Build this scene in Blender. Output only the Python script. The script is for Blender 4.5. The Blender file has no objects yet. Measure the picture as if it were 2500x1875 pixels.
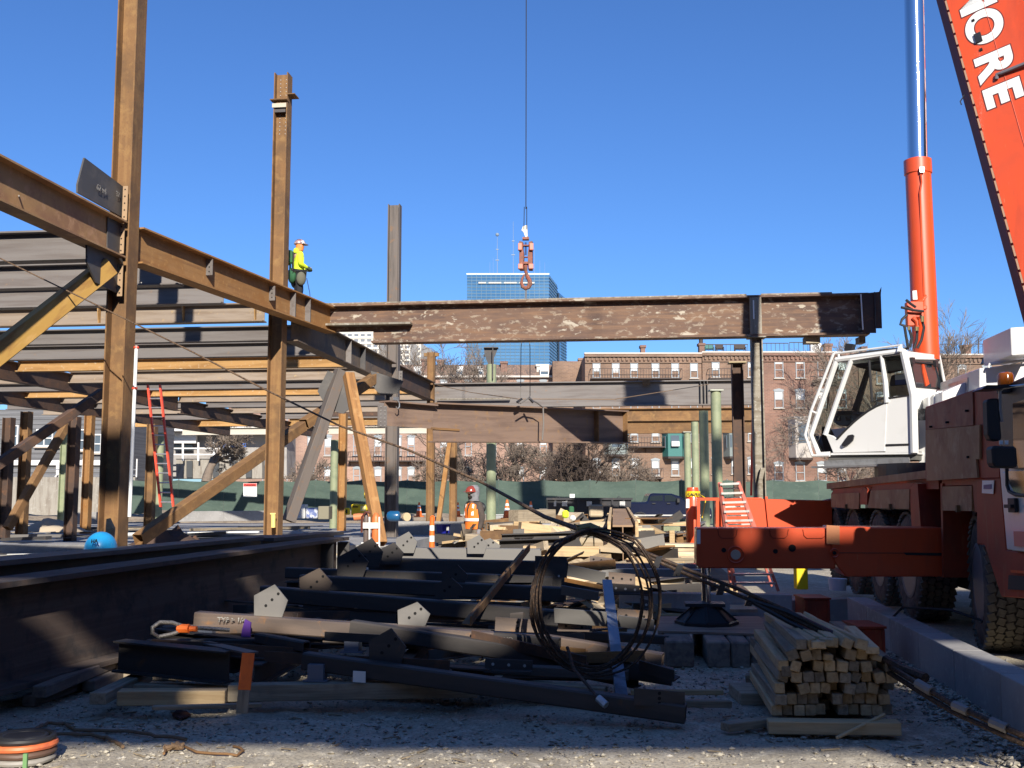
import bpy, bmesh, math, random
from mathutils import Vector, Matrix, Quaternion
R = math.radians
scene = bpy.context.scene
# ------------------------------------------------------------------ camera
CAMH = 1.75
F = 2600.0                      # focal length in photo pixels (photo 2500 wide)
TP = 0.1029; PITCH = math.atan(TP)
CP, SP = math.cos(PITCH), math.sin(PITCH)
cam_d = bpy.data.cameras.new("camera"); cam = bpy.data.objects.new("camera", cam_d)
scene.collection.objects.link(cam); scene.camera = cam
cam_d.sensor_width = 36.0; cam_d.lens = F / 2500 * 36.0
cam_d.clip_start = 0.1; cam_d.clip_end = 5000
cam.location = (0, 0, CAMH); cam.rotation_euler = (math.pi / 2 + PITCH, 0, 0)
# ------------------------------------------------------------------ world and sun
SUN = Vector((0.145, -0.870, 0.469)).normalized()
world = bpy.data.worlds.new("World"); scene.world = world; world.use_nodes = True
wn = world.node_tree.nodes; wl = world.node_tree.links; wn.clear()
sky = wn.new("ShaderNodeTexSky"); sky.sky_type = 'NISHITA'; sky.sun_disc = False
sky.sun_elevation = R(28); sky.sun_rotation = R(170.5)
sky.altitude = 100; sky.air_density = 1.0; sky.dust_density = 0.3; sky.ozone_density = 3.0
bg = wn.new("ShaderNodeBackground"); bg.inputs[1].default_value = 0.069
wo = wn.new("ShaderNodeOutputWorld")
hs = wn.new('ShaderNodeVectorMath'); hs.operation = 'MULTIPLY'; hs.inputs[1].default_value = (.62, .97, 1.50)
wl.new(sky.outputs[0], hs.inputs[0]); wl.new(hs.outputs[0], bg.inputs[0]); wl.new(bg.outputs[0], wo.inputs[0])
sd = bpy.data.lights.new("sun", 'SUN'); sd.energy = 5.0; sd.angle = R(0.53); sd.color = (1.0, 0.93, 0.82)
so = bpy.data.objects.new("sun", sd); scene.collection.objects.link(so)
so.rotation_euler = SUN.to_track_quat('Z', 'Y').to_euler(); so.location = (0, -20, 30)
scene.view_settings.view_transform = 'Standard'; scene.view_settings.look = 'None'
scene.view_settings.gamma = 1.0; scene.view_settings.exposure = 0.55
scene.view_settings.use_curve_mapping = False
try:
    scene.cycles.max_bounces = 6; scene.cycles.use_denoising = True
    scene.cycles.transparent_max_bounces = 12; scene.cycles.sample_clamp_indirect = 4.0
except Exception: pass
# ------------------------------------------------------------------ picture -> place
def ray(px, py):
    u = (px - 1250) / F; v = (937.5 - py) / F
    return Vector((u, CP - v * SP, SP + v * CP))
CAM = Vector((0, 0, CAMH))
def W(px, py, Y):
    d = ray(px, py); return CAM + d * (Y / d.y)
def G(px, py, z=0.0):
    d = ray(px, py); return CAM + d * ((z - CAMH) / d.z)
def onp(px, py, P0, n):
    d = ray(px, py); return CAM + d * ((P0 - CAM).dot(n) / d.dot(n))
TH = math.atan(0.12)
RV = Vector((math.cos(TH), -math.sin(TH), 0))       # site grid: to the right
DV = Vector((math.sin(TH), math.cos(TH), 0))        # site grid: away
ZV = Vector((0, 0, 1))
def gr(x, y, z=0): return RV * x + DV * y + ZV * z
def gx(px, py, c): return onp(px, py, RV * c, RV)     # on the plane "right = c"
def gy(px, py, c): return onp(px, py, DV * c, DV)     # on the plane "away = c"
# ------------------------------------------------------------------ mesh helpers
WM = {}
class MB:
    def __init__(s): s.v = []; s.f = []; s.m = []; s.cur = 0
    def add(s, vs, fs):
        b = len(s.v); s.v += [tuple(v) for v in vs]
        s.f += [tuple(i + b for i in f) for f in fs]; s.m += [s.cur] * len(fs); return s
    def box(s, c, sz, ax=None):
        c = Vector(c); X, Y, Z = ax or (Vector((1, 0, 0)), Vector((0, 1, 0)), ZV)
        hx, hy, hz = [q / 2 for q in sz]
        vs = [c + X * (a * hx) + Y * (b * hy) + Z * (d * hz) for a in (-1, 1) for b in (-1, 1) for d in (-1, 1)]
        return s.add(vs, [(0, 1, 3, 2), (4, 6, 7, 5), (0, 4, 5, 1), (2, 3, 7, 6), (0, 2, 6, 4), (1, 5, 7, 3)])
    def prism(s, pts, d):
        n = len(pts); d = Vector(d); pts = [Vector(p) for p in pts]
        vs = pts + [p + d for p in pts]
        fs = [tuple(range(n))[::-1], tuple(range(n, 2 * n))] + [(i, (i + 1) % n, n + (i + 1) % n, n + i) for i in range(n)]
        return s.add(vs, fs)
    def tube(s, pts, r, n=8, cap=True, closed=False):
        pts = [Vector(p) for p in pts]; N = len(pts)
        rs = r if isinstance(r, (list, tuple)) else [r] * N
        t0 = (pts[1] - pts[0]).normalized()
        up = Vector((0, 0, 1)) if abs(t0.z) < .9 else Vector((1, 0, 0))
        u = t0.cross(up).normalized(); vs = []
        for i in range(N):
            if closed: t = pts[(i + 1) % N] - pts[i - 1]
            else: t = pts[min(i + 1, N - 1)] - pts[max(i - 1, 0)]
            t = t.normalized() if t.length > 1e-9 else t0
            u = (u - t * u.dot(t))
            u = u.normalized() if u.length > 1e-6 else t.orthogonal().normalized()
            w = t.cross(u)
            for k in range(n):
                a = 2 * math.pi * k / n; vs.append(pts[i] + (u * math.cos(a) + w * math.sin(a)) * rs[i])
        fs = []
        for i in range(N if closed else N - 1):
            j = (i + 1) % N
            for k in range(n):
                k2 = (k + 1) % n; fs.append((i * n + k, i * n + k2, j * n + k2, j * n + k))
        if cap and not closed: fs += [tuple(range(n))[::-1], tuple((N - 1) * n + k for k in range(n))]
        return s.add(vs, fs)
    def loft(s, rings, n=14, cap=True):
        """rings: (centre, rx vector, ry vector)"""
        vs = []
        for c, a, b in rings:
            for k in range(n):
                t = 2 * math.pi * k / n; vs.append(Vector(c) + Vector(a) * math.cos(t) + Vector(b) * math.sin(t))
        fs = []
        for i in range(len(rings) - 1):
            for k in range(n):
                k2 = (k + 1) % n; fs.append((i * n + k, i * n + k2, (i + 1) * n + k2, (i + 1) * n + k))
        if cap: fs += [tuple(range(n))[::-1], tuple((len(rings) - 1) * n + k for k in range(n))]
        return s.add(vs, fs)
    def sphere(s, c, r, n=12, m=8, ax=None, zmin=-1.0):
        X, Y, Z = ax or (Vector((1, 0, 0)), Vector((0, 1, 0)), ZV)
        rr = r if isinstance(r, (list, tuple)) else (r, r, r); rings = []
        a0 = math.asin(max(-1, zmin)) if zmin > -1 else -math.pi / 2 + .08
        for i in range(m + 1):
            a = a0 + (math.pi / 2 - .04 - a0) * i / m
            rings.append((Vector(c) + Z * (rr[2] * math.sin(a)), X * (rr[0] * math.cos(a)), Y * (rr[1] * math.cos(a))))
        return s.loft(rings, n)
    def ibeam(s, L, d, b, tf=.02, tw=.013, x0=0, cope=None):
        """along +x from x0, depth d on z (centred), flange width b on y"""
        h, w, t = d / 2, b / 2, tw / 2
        P = [(-w, -h), (w, -h), (w, -h + tf), (t, -h + tf), (t, h - tf), (w, h - tf), (w, h), (-w, h), (-w, h - tf), (-t, h - tf), (-t, -h + tf), (-w, -h + tf)]
        vs = [(x0, y, z) for y, z in P] + [(x0 + L, y, z) for y, z in P]; n = 12
        fs = [(i, (i + 1) % n, n + (i + 1) % n, n + i) for i in range(n)]
        for o, rev in ((0, True), (n, False)):
            for q in ((0, 1, 2, 3, 10, 11), (10, 3, 4, 9), (8, 9, 4, 5, 6, 7)):
                q = tuple(o + i for i in q); fs.append(q[::-1] if rev else q)
        return s.add(vs, fs)
def frame(p0, p1, up=ZV):
    p0, p1, up = Vector(p0), Vector(p1), Vector(up)
    x = (p1 - p0).normalized(); z = (up - x * up.dot(x)).normalized(); y = z.cross(x)
    M = Matrix(((x.x, y.x, z.x, p0.x), (x.y, y.y, z.y, p0.y), (x.z, y.z, z.z, p0.z), (0, 0, 0, 1)))
    return M, (p1 - p0).length
def done(name, mb, mat, parent=None, M=None, label=None, cat=None, group=None, kind=None, smooth=False, bevel=0, keep=False):
    """mesh coordinates are in the frame M (world when None)"""
    me = bpy.data.meshes.new(name); vs = mb.v
    if M is None:
        if parent: M = WM[parent.name]; inv = M.inverted(); vs = [tuple(inv @ Vector(v)) for v in vs]
        else:
            xs = [v[0] for v in vs]; ys = [v[1] for v in vs]; zs = [v[2] for v in vs]
            c = (0, 0, 0) if keep else ((min(xs) + max(xs)) / 2, (min(ys) + max(ys)) / 2, min(zs))
            M = Matrix.Translation(c); vs = [(v[0] - c[0], v[1] - c[1], v[2] - c[2]) for v in vs]
    me.from_pydata(vs, [], mb.f)
    mats = mat if isinstance(mat, (list, tuple)) else [mat]
    for q in mats: me.materials.append(q)
    if len(mats) > 1: me.polygons.foreach_set("material_index", mb.m)
    bm = bmesh.new(); bm.from_mesh(me); bmesh.ops.recalc_face_normals(bm, faces=bm.faces)
    if bevel: bmesh.ops.bevel(bm, geom=[e for e in bm.edges if len(e.link_faces) == 2 and e.calc_face_angle(0) > .5], offset=bevel, segments=1, affect='EDGES', clamp_overlap=True)
    bm.to_mesh(me); bm.free()
    if smooth:
        me.polygons.foreach_set("use_smooth", [True] * len(me.polygons))
        try: me.set_sharp_from_angle(angle=R(smooth if smooth is not True else 40))
        except Exception: pass
    me.update()
    return place(name, me, parent, M, label, cat, group, kind)
def place(name, data, parent, M, label=None, cat=None, group=None, kind=None):
    o = bpy.data.objects.new(name, data); scene.collection.objects.link(o); WM[o.name] = M.copy()
    if parent: o.parent = parent; o.matrix_local = WM[parent.name].inverted() @ M
    else: o.matrix_world = M
    if label: o["label"] = label
    if cat: o["category"] = cat
    if group: o["group"] = group
    if kind: o["kind"] = kind
    return o
def empty(name, loc, label, cat, group=None, rz=0, M=None):
    return place(name, None, None, M or Matrix.Translation(loc) @ Matrix.Rotation(rz, 4, 'Z'), label, cat, group)
def copy_thing(o, M, label=None):
    """copy of a thing with copies of its parts and sub-parts, moved to M"""
    def rec(src, par):
        c = src.copy(); scene.collection.objects.link(c)
        c.parent = par
        if par: c.matrix_local = src.matrix_local
        for ch in [x for x in KIDS.get(src.name, [])]: rec(ch, c)
        return c
    c = rec(o, None); c.matrix_world = M; WM[c.name] = M
    if label: c["label"] = label
    return c
KIDS = {}
def index_kids(o):
    for ch in [x for x in scene.objects if x.parent == o]:
        KIDS.setdefault(o.name, []).append(ch); index_kids(ch)
def text_mesh(txt, size=1.0, offset=0.0, extrude=0.0):
    cu = bpy.data.curves.new("t", 'FONT'); cu.body = txt; cu.size = size; cu.offset = offset; cu.extrude = extrude
    o = bpy.data.objects.new("t", cu); scene.collection.objects.link(o)
    dg = bpy.context.evaluated_depsgraph_get(); me = bpy.data.meshes.new_from_object(o.evaluated_get(dg))
    bpy.data.objects.remove(o); return me
def text(name, txt, size, mat, parent, O, X, Y, offset=0.0, extrude=.002, label=None):
    me = text_mesh(txt, size, offset, extrude); me.materials.clear(); me.materials.append(mat)
    X, Y = Vector(X).normalized(), Vector(Y).normalized(); Z = X.cross(Y)
    M = Matrix(((X.x, Y.x, Z.x, O[0]), (X.y, Y.y, Z.y, O[1]), (X.z, Y.z, Z.z, O[2]), (0, 0, 0, 1)))
    return place(name, me, parent, M, label)
# ------------------------------------------------------------------ materials
def mk(name, base, rough=.8, metal=0.0, layers=(), bump=None, var=0.0, spec=.5, emit=None, trans=0.0, coat=0.0, hueish=0.0):
    m = bpy.data.materials.new(name); m.use_nodes = True; N = m.node_tree.nodes; L = m.node_tree.links
    b = N["Principled BSDF"]; b.inputs["Roughness"].default_value = rough; b.inputs["Metallic"].default_value = metal
    b.inputs["Specular IOR Level"].default_value = spec
    if coat: b.inputs["Coat Weight"].default_value = coat; b.inputs["Coat Roughness"].default_value = .08
    if trans: b.inputs["Transmission Weight"].default_value = trans
    tc = N.new("ShaderNodeTexCoord"); oi = N.new("ShaderNodeObjectInfo")
    mul = N.new("ShaderNodeMath"); mul.operation = 'MULTIPLY'; mul.inputs[1].default_value = 60; L.new(oi.outputs["Random"], mul.inputs[0])
    add = N.new("ShaderNodeVectorMath"); add.operation = 'ADD'; L.new(tc.outputs["Object"], add.inputs[0]); L.new(mul.outputs[0], add.inputs[1])
    col = None
    def noise(sc, det=6, dist=0.0):
        mp = N.new("ShaderNodeMapping"); L.new(add.outputs[0], mp.inputs[0])
        if isinstance(sc, (tuple, list)): mp.inputs["Scale"].default_value = sc
        else: mp.inputs["Scale"].default_value = (sc, sc, sc)
        n = N.new("ShaderNodeTexNoise"); n.inputs["Scale"].default_value = 1; n.inputs["Detail"].default_value = det
        n.inputs["Roughness"].default_value = .62; n.inputs["Distortion"].default_value = dist
        L.new(mp.outputs[0], n.inputs["Vector"]); return n.outputs["Fac"]
    cur = N.new("ShaderNodeRGB"); cur.outputs[0].default_value = (*base, 1); col = cur.outputs[0]
    for ly in layers:
        sc, c, lo, hi = ly[:4]; amt = ly[4] if len(ly) > 4 else 1.0
        f = noise(sc, 7, .3)
        mr = N.new("ShaderNodeMapRange"); mr.inputs[1].default_value = lo; mr.inputs[2].default_value = hi; mr.inputs[4].default_value = amt
        L.new(f, mr.inputs[0])
        mx = N.new("ShaderNodeMix"); mx.data_type = 'RGBA'; L.new(mr.outputs[0], mx.inputs[0]); L.new(col, mx.inputs[6]); mx.inputs[7].default_value = (*c, 1)
        col = mx.outputs[2]
    if var:
        mr = N.new("ShaderNodeMapRange"); L.new(oi.outputs["Random"], mr.inputs[0]); mr.inputs[3].default_value = 1 - var; mr.inputs[4].default_value = 1 + var
        vm = N.new("ShaderNodeVectorMath"); vm.operation = 'SCALE'; L.new(col, vm.inputs[0]); L.new(mr.outputs[0], vm.inputs["Scale"]); col = vm.outputs[0]
    L.new(col, b.inputs["Base Color"])
    if bump:
        f = noise(bump[0], 8); bp = N.new("ShaderNodeBump"); bp.inputs["Strength"].default_value = bump[1]
        bp.inputs["Distance"].default_value = bump[2] if len(bump) > 2 else .01
        L.new(f, bp.inputs["Height"]); L.new(bp.outputs[0], b.inputs["Normal"])
    if emit: b.inputs["Emission Color"].default_value = (*emit[:3], 1); b.inputs["Emission Strength"].default_value = emit[3]
    return m
RUST = mk("rust_brown", (.205, .108, .043), .85, layers=[((.35, 11, 11), (.29, .165, .065), .5, .66, .7), (1.3, (.14, .078, .036), .45, .62), (4, (.27, .155, .06), .52, .7), (26, (.12, .06, .035), .55, .72, .6)], bump=((30), .25), var=.12)
RUSTO = mk("rust_orange", (.31, .165, .06), .85, layers=[((.4, 10, 10), (.20, .10, .04), .48, .64, .8), (1.6, (.27, .125, .035), .42, .62), (9, (.45, .25, .09), .55, .72, .7)], bump=((25), .25), var=.12)
RUSTL = mk("rust_light", (.38, .225, .10), .8, layers=[(1.3, (.28, .15, .08), .45, .62), (5, (.46, .27, .15), .52, .7)], bump=((30), .25))
RUSTD = mk("rust_dark", (.105, .058, .036), .8, layers=[(1.1, (.06, .04, .033), .4, .6), (5, (.17, .08, .04), .55, .72)], bump=((30), .25), var=.15)
MILL = mk("mill_scale", (.06, .058, .06), .62, .25, layers=[(1.4, (.10, .085, .075), .45, .65), (6, (.14, .09, .055), .6, .75, .7)], bump=((24), .2), var=.2)
MILLG = mk("grey_steel", (.175, .158, .148), .7, .1, layers=[((.5, 7, 7), (.13, .11, .10), .45, .64), (7, (.24, .15, .09), .62, .76, .8)], bump=((20), .15), var=.12)
WEBM = mk("web_mottled", (.145, .085, .058), .75, layers=[(1.0, (.10, .06, .045), .42, .6), ((1.2, 2, 9), (.19, .105, .06), .52, .66), ((.5, 9, 9), (.21, .12, .07), .5, .62, .8), ((5, 6, 9), (.34, .28, .21), .55, .64, .75), ((2.2, 3, 4.4), (.50, .45, .36), .615, .65, .75)], bump=((30), .3))
LINTEL = mk("zinc_grey", (.27, .24, .19), .65, .3, layers=[((12, 12, .8), (.17, .14, .10), .45, .62), (14, (.38, .36, .31), .58, .68)], bump=((20), .2))
GREENP = mk("primer_green", (.27, .30, .18), .6, layers=[(3, (.21, .245, .15), .45, .65), ((9, 9, .8), (.30, .27, .17), .58, .7, .7), (30, (.45, .47, .34), .66, .7)], bump=((30), .06))
ORANGE = mk("crane_orange", (.70, .08, .016), .42, layers=[((3, 3, .7), (.42, .06, .02), .5, .68, .7), ((24, 24, 2.5), (.62, .2, .1), .66, .7, .7), (1.4, (.60, .075, .02), .4, .65), (9, (.42, .08, .03), .66, .76, .6)], coat=.3, bump=((4), .03))
ORANGED = mk("crane_orange_dusty", (.38, .045, .012), .6, layers=[(1.2, (.23, .035, .014), .4, .62), ((9, 9, 2), (.36, .16, .07), .58, .72, .5), (18, (.15, .05, .03), .64, .72, .7)], bump=((14), .1))
DUST = mk("dusty_sheet", (.42, .24, .11), .7, layers=[(1.6, (.30, .13, .06), .42, .6), (4.5, (.50, .34, .19), .52, .68, .8)], bump=((3), .35, .03))
WHITE = mk("white_paint", (.70, .70, .68), .35, layers=[(2, (.63, .63, .60), .5, .7), ((5, 5, .8), (.5, .47, .42), .62, .74, .6)], coat=.2)
BLACK = mk("black_rubber", (.018, .018, .02), .6)
BLACKM = mk("black_steel", (.03, .03, .035), .4, .3, layers=[(5, (.07, .055, .045), .55, .7)], bump=((12), .1))
TYRE = mk("tyre_rubber", (.035, .034, .034), .85, layers=[(8, (.16, .14, .11), .4, .7, .8)], bump=((50), .2))
TREAD = mk("tyre_dusty", (.20, .18, .145), .9, layers=[(9, (.12, .11, .09), .4, .65)], bump=((50), .2))
CHROME = mk("chrome", (.78, .78, .80), .09, 1.0)
ALU = mk("aluminium", (.62, .62, .60), .35, .8, layers=[(9, (.45, .44, .42), .5, .7)])
CONC = mk("concrete", (.33, .32, .31), .9, layers=[(.9, (.26, .25, .24), .4, .62), (11, (.40, .39, .37), .55, .7), ((9, 9, 1), (.22, .21, .2), .6, .72, .6)], bump=((22), .25), var=.06)
CONCW = mk("concrete_stained", (.30, .275, .235), .9, layers=[((3, 3, .5), (.19, .16, .13), .48, .66), (6, (.36, .34, .3), .55, .7)], bump=((12), .2))
WOOD = mk("timber_pale", (.52, .38, .21), .85, layers=[((1.2, 26, 26), (.40, .27, .14), .45, .62), (5, (.33, .24, .15), .55, .72, .6)], bump=(((2, 60, 60)), .3), var=.22)
WOODG = mk("timber_weathered", (.33, .27, .19), .9, layers=[((1.2, 26, 26), (.21, .165, .11), .45, .62), (5, (.17, .14, .11), .52, .7, .7)], bump=(((2, 60, 60)), .35), var=.3)
WOODL = mk("lumber_new", (.60, .49, .33), .8, layers=[((1.5, 22, 22), (.46, .35, .22), .48, .64)], var=.2)
TIMB = mk("timber_brown", (.38, .19, .065), .8, layers=[((.8, 14, 14), (.24, .115, .04), .42, .6), (3, (.46, .27, .11), .55, .7)], bump=(((2, 50, 50)), .3), var=.1)
MAT12 = mk("crane_mat_timber", (.20, .165, .135), .9, layers=[((2, 12, 12), (.12, .095, .08), .42, .62), (4, (.27, .2, .15), .55, .72)], bump=(((4, 40, 40)), .4), var=.2)
PLY = mk("plywood", (.30, .21, .15), .85, layers=[((1.2, 8, 8), (.2, .13, .1), .42, .62)], var=.1, bump=((16), .15))
GREYB = mk("steel_greybrown", (.15, .125, .11), .7, .1, layers=[((.5, 7, 7), (.10, .085, .075), .45, .62), (5, (.2, .12, .07), .58, .72)], bump=((20), .15))
HANG = mk("hung_girder_brown", (.23, .155, .115), .8, layers=[((.4, 5, 5), (.16, .105, .08), .45, .62), (5, (.27, .16, .08), .56, .7)], bump=((24), .2))
WIRE = mk("wire_rope", (.045, .03, .022), .65, .3, layers=[((40), (.11, .065, .04), .48, .6)], bump=((90), .6))
ROPE = mk("tan_rope", (.22, .14, .08), .8, bump=((90), .5))
ORG = mk("safety_orange", (.85, .16, .02), .55, layers=[(6, (.7, .12, .02), .5, .7)])
REFL = mk("reflective_white", (.82, .82, .78), .4)
YEL = mk("equipment_yellow", (.80, .58, .01), .45, layers=[(4, (.6, .42, .02), .55, .7)])
BLUE = mk("blue_plastic", (.02, .33, .68), .35, layers=[(4, (.02, .28, .6), .4, .6)], coat=.3)
NAVY = mk("navy_car_paint", (.008, .013, .04), .22, .2, coat=.6)
NAVYB = mk("blue_bin", (.008, .012, .22), .45)
GLASSD = mk("dark_glass", (.02, .028, .035), .04, 0, spec=.9)
FENCEG = mk("fence_mesh_green", (.075, .11, .088), .9, layers=[((.5, .5, 1.2), (.055, .085, .07), .42, .6), ((3, 3, 8), (.10, .135, .11), .55, .7, .6)], bump=((3), .5, .05))
REDP = mk("red_fibreglass", (.75, .07, .03), .45)
PURP = mk("purple_strap", (.12, .04, .30), .8)
INK = mk("chalk_white", (.42, .41, .38), .9, layers=[(40, (.16, .14, .12), .42, .55)])
BLK = mk("black_ink", (.02, .02, .02), .7)
RED = mk("sign_red", (.72, .04, .03), .5)
def cabglass():
    m = bpy.data.materials.new("cab_glass"); m.use_nodes = True; N = m.node_tree.nodes; L = m.node_tree.links; N.clear()
    o = N.new("ShaderNodeOutputMaterial"); t = N.new("ShaderNodeBsdfTransparent"); t.inputs[0].default_value = (.88, .92, .91, 1)
    g = N.new("ShaderNodeBsdfGlossy"); g.inputs["Roughness"].default_value = .03
    fr = N.new("ShaderNodeFresnel"); fr.inputs[0].default_value = 1.5; mx = N.new("ShaderNodeMixShader")
    L.new(fr.outputs[0], mx.inputs[0]); L.new(t.outputs[0], mx.inputs[1]); L.new(g.outputs[0], mx.inputs[2]); L.new(mx.outputs[0], o.inputs[0]); return m
GLASS = cabglass()
def brickmat(name, c1, c2, mort, sc=1.0):
    m = mk(name, c1, .9); N = m.node_tree.nodes; L = m.node_tree.links; b = N["Principled BSDF"]
    tc = N.new("ShaderNodeTexCoord"); sp = N.new("ShaderNodeSeparateXYZ"); L.new(tc.outputs["Object"], sp.inputs[0])
    ad = N.new("ShaderNodeMath"); ad.operation = 'ADD'; L.new(sp.outputs[0], ad.inputs[0]); L.new(sp.outputs[1], ad.inputs[1])
    cb = N.new("ShaderNodeCombineXYZ"); L.new(ad.outputs[0], cb.inputs[0]); L.new(sp.outputs[2], cb.inputs[1])
    t = N.new("ShaderNodeTexBrick"); t.inputs["Scale"].default_value = 1; t.inputs["Brick Width"].default_value = .42 * sc; t.inputs["Row Height"].default_value = .15 * sc
    t.inputs["Mortar Size"].default_value = .012; t.inputs["Color1"].default_value = (*c1, 1); t.inputs["Color2"].default_value = (*c2, 1); t.inputs["Mortar"].default_value = (*mort, 1)
    L.new(cb.outputs[0], t.inputs["Vector"])
    n = N.new("ShaderNodeTexNoise"); n.inputs["Scale"].default_value = .35; n.inputs["Detail"].default_value = 8; L.new(tc.outputs["Object"], n.inputs["Vector"])
    mr = N.new("ShaderNodeMapRange"); mr.inputs[1].default_value = .3; mr.inputs[2].default_value = .7; mr.inputs[3].default_value = .72; mr.inputs[4].default_value = 1.22; L.new(n.outputs[0], mr.inputs[0])
    vm = N.new("ShaderNodeVectorMath"); vm.operation = 'SCALE'; L.new(t.outputs[0], vm.inputs[0]); L.new(mr.outputs[0], vm.inputs["Scale"]); L.new(vm.outputs[0], b.inputs["Base Color"]); return m
BRICK = brickmat("brick_red", (.235, .125, .088), (.18, .10, .075), (.27, .19, .15))
BRICKB = brickmat("brick_brown", (.24, .145, .095), (.18, .11, .078), (.26, .2, .15))
BRICKP = brickmat("brick_pink", (.33, .205, .15), (.27, .165, .125), (.38, .27, .21))
from mathutils import noise as mn
# ================================================================== SETTING
GRAV = mk("gravel_ground", (.48, .42, .315), .95, layers=[(.55, (.34, .295, .22), .42, .62), (7, (.60, .54, .42), .5, .68), (38, (.17, .15, .13), .5, .62, .7), (70, (.52, .48, .42), .6, .7, .8)], bump=((55), .7, .02))
def axis(lo, hi, dlo, dhi, step, big):
    a = []; x = dlo
    while x <= dhi: a.append(x); x += step
    s = step; x = dhi
    while x < hi: s = min(s * 1.25, big); x += s; a.append(x)
    s = step; x = dlo
    while x > lo: s = min(s * 1.25, big); x -= s; a.insert(0, x)
    return a
def ground_sheet():
    xs = axis(-2500, 2500, -5, 5, .055, 400); ys = axis(-400, 4200, 3.5, 13, .055, 400)
    vs = []; nx = len(xs)
    for y in ys:
        for x in xs:
            near = max(0, 1 - max(0, abs(x) - 5, y - 13, 3.5 - y) / 4)
            z = .022 * mn.noise(Vector((x * 1.3, y * 1.3, 0))) + near * (.013 * mn.noise(Vector((x * 7, y * 7, 3))) + .012 * mn.noise(Vector((x * 17, y * 17, 7)))) if abs(x) < 60 and 0 < y < 120 else 0
            vs.append((x, y, z))
    fs = [(j * nx + i, j * nx + i + 1, (j + 1) * nx + i + 1, (j + 1) * nx + i) for j in range(len(ys) - 1) for i in range(nx - 1)]
    mb = MB().add(vs, fs); done("ground", mb, GRAV, keep=True, kind="structure", smooth=180)
ground_sheet()
ASPH = mk('asphalt', (.05, .05, .052), .9, layers=[(8, (.07, .07, .07), .5, .65)])
done('street', MB().box((0, -12, .02), (160, 33, .05)), ASPH, kind='structure', keep=True)  # unseen dark ground behind the camera, added to cut warm bounce light
rnd = random.Random(5)
STONE = mk("gravel_stones", (.50, .45, .35), .9, layers=[(14, (.16, .145, .13), .42, .6), (9, (.50, .47, .42), .56, .68)], bump=((60), .3))
def stones():
    mb = MB(); ic = [Vector(v) for v in ((0, 0, 1), (.9, 0, .3), (.28, .85, .3), (-.72, .52, .3), (-.72, -.52, .3), (.28, -.85, .3), (0, 0, -.6))]
    fs = [(0, 1, 2), (0, 2, 3), (0, 3, 4), (0, 4, 5), (0, 5, 1), (6, 2, 1), (6, 3, 2), (6, 4, 3), (6, 5, 4), (6, 1, 5)]
    def one(x, y, z, r):
        q = Matrix.Rotation(rnd.random() * 6.3, 3, 'Z') @ Matrix.Rotation(rnd.uniform(-.5, .5), 3, 'X')
        s = Vector((rnd.uniform(.7, 1.3), rnd.uniform(.6, 1.1), rnd.uniform(.4, .8))) * r
        mb.add([Vector((x, y, z)) + q @ Vector((v.x * s.x, v.y * s.y, v.z * s.z)) for v in ic], fs)
    for i in range(16000):
        t = rnd.random(); y = 5.6 + 7.5 * t ** 1.3; x = rnd.uniform(-.52, .52) * y
        xl = gxl(x, y)
        if xl > 2.5: continue
        one(x, y, 0, rnd.choice((.008, .008, .012, .012, .018, .026)))
    for i in range(2500):                           # drift of coarse gravel along the wall
        yl = rnd.uniform(5.5, 13); xl = 2.6 - abs(rnd.gauss(0, .16)); p = gr(xl, yl)
        one(p.x, p.y, max(0, .09 - (2.6 - xl) * .3), rnd.uniform(.012, .035))
    for i in range(1400):                           # bank edge behind the wall
        yl = rnd.uniform(6, 14); xl = 2.86 + abs(rnd.gauss(0, .15)); p = gr(xl, yl)
        one(p.x, p.y, .21 + rnd.uniform(0, .09) * max(0, 1 - (xl - 2.86) * 3), rnd.uniform(.012, .05))
    for px, py, r in ((385, 1775, .04), (300, 1768, .025), (1350, 1790, .03), (1812, 1632, .05), (2400, 1800, .05), (2440, 1835, .06), (2180, 1640, .05)):
        p = G(px, py); one(p.x, p.y, 0.005, r)
    done("gravel_stones", mb, STONE, keep=True, kind="stuff")
def gxl(x, y): return x * math.cos(TH) - y * math.sin(TH)
stones()
# bank of fill behind the wall, where the crane stands
mb = MB(); mb.prism([gr(2.84, -8, -.05), gr(2.84, 15.0, -.05), gr(2.84, 15.0, .16), gr(2.84, 14.0, .20), gr(2.84, -8, .20)], RV * 40)
done("gravel_bank", mb, GRAV, kind="structure", keep=True)
mb = MB(); mb.prism([(-45, 31, 0), (-3.2, 29.5, 0), (-.8, 52, 0), (-45, 56, 0)], (0, 0, .34))
done("foundation_slab", mb, CONC, kind="structure", keep=True)
DIRT = mk("dirt_mound", (.34, .27, .19), .95, layers=[(2, (.22, .17, .12), .42, .6), (12, (.45, .38, .28), .55, .7)], bump=((9), .8, .05))
mb = MB(); n = 60; vs = []
for j in range(9):
    for i in range(n):
        x = -27 + i * .44; y = 51 + j * .7
        vs.append((x, y, .25 + 0.62 * math.sin(math.pi * j / 8) * (.7 + .6 * mn.noise(Vector((x * .7, y * .7, 2))))))
mb.add(vs, [(j * n + i, j * n + i + 1, (j + 1) * n + i + 1, (j + 1) * n + i) for j in range(8) for i in range(n - 1)])
done("dirt_mound", mb, DIRT, kind="structure", smooth=60, keep=True)

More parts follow.
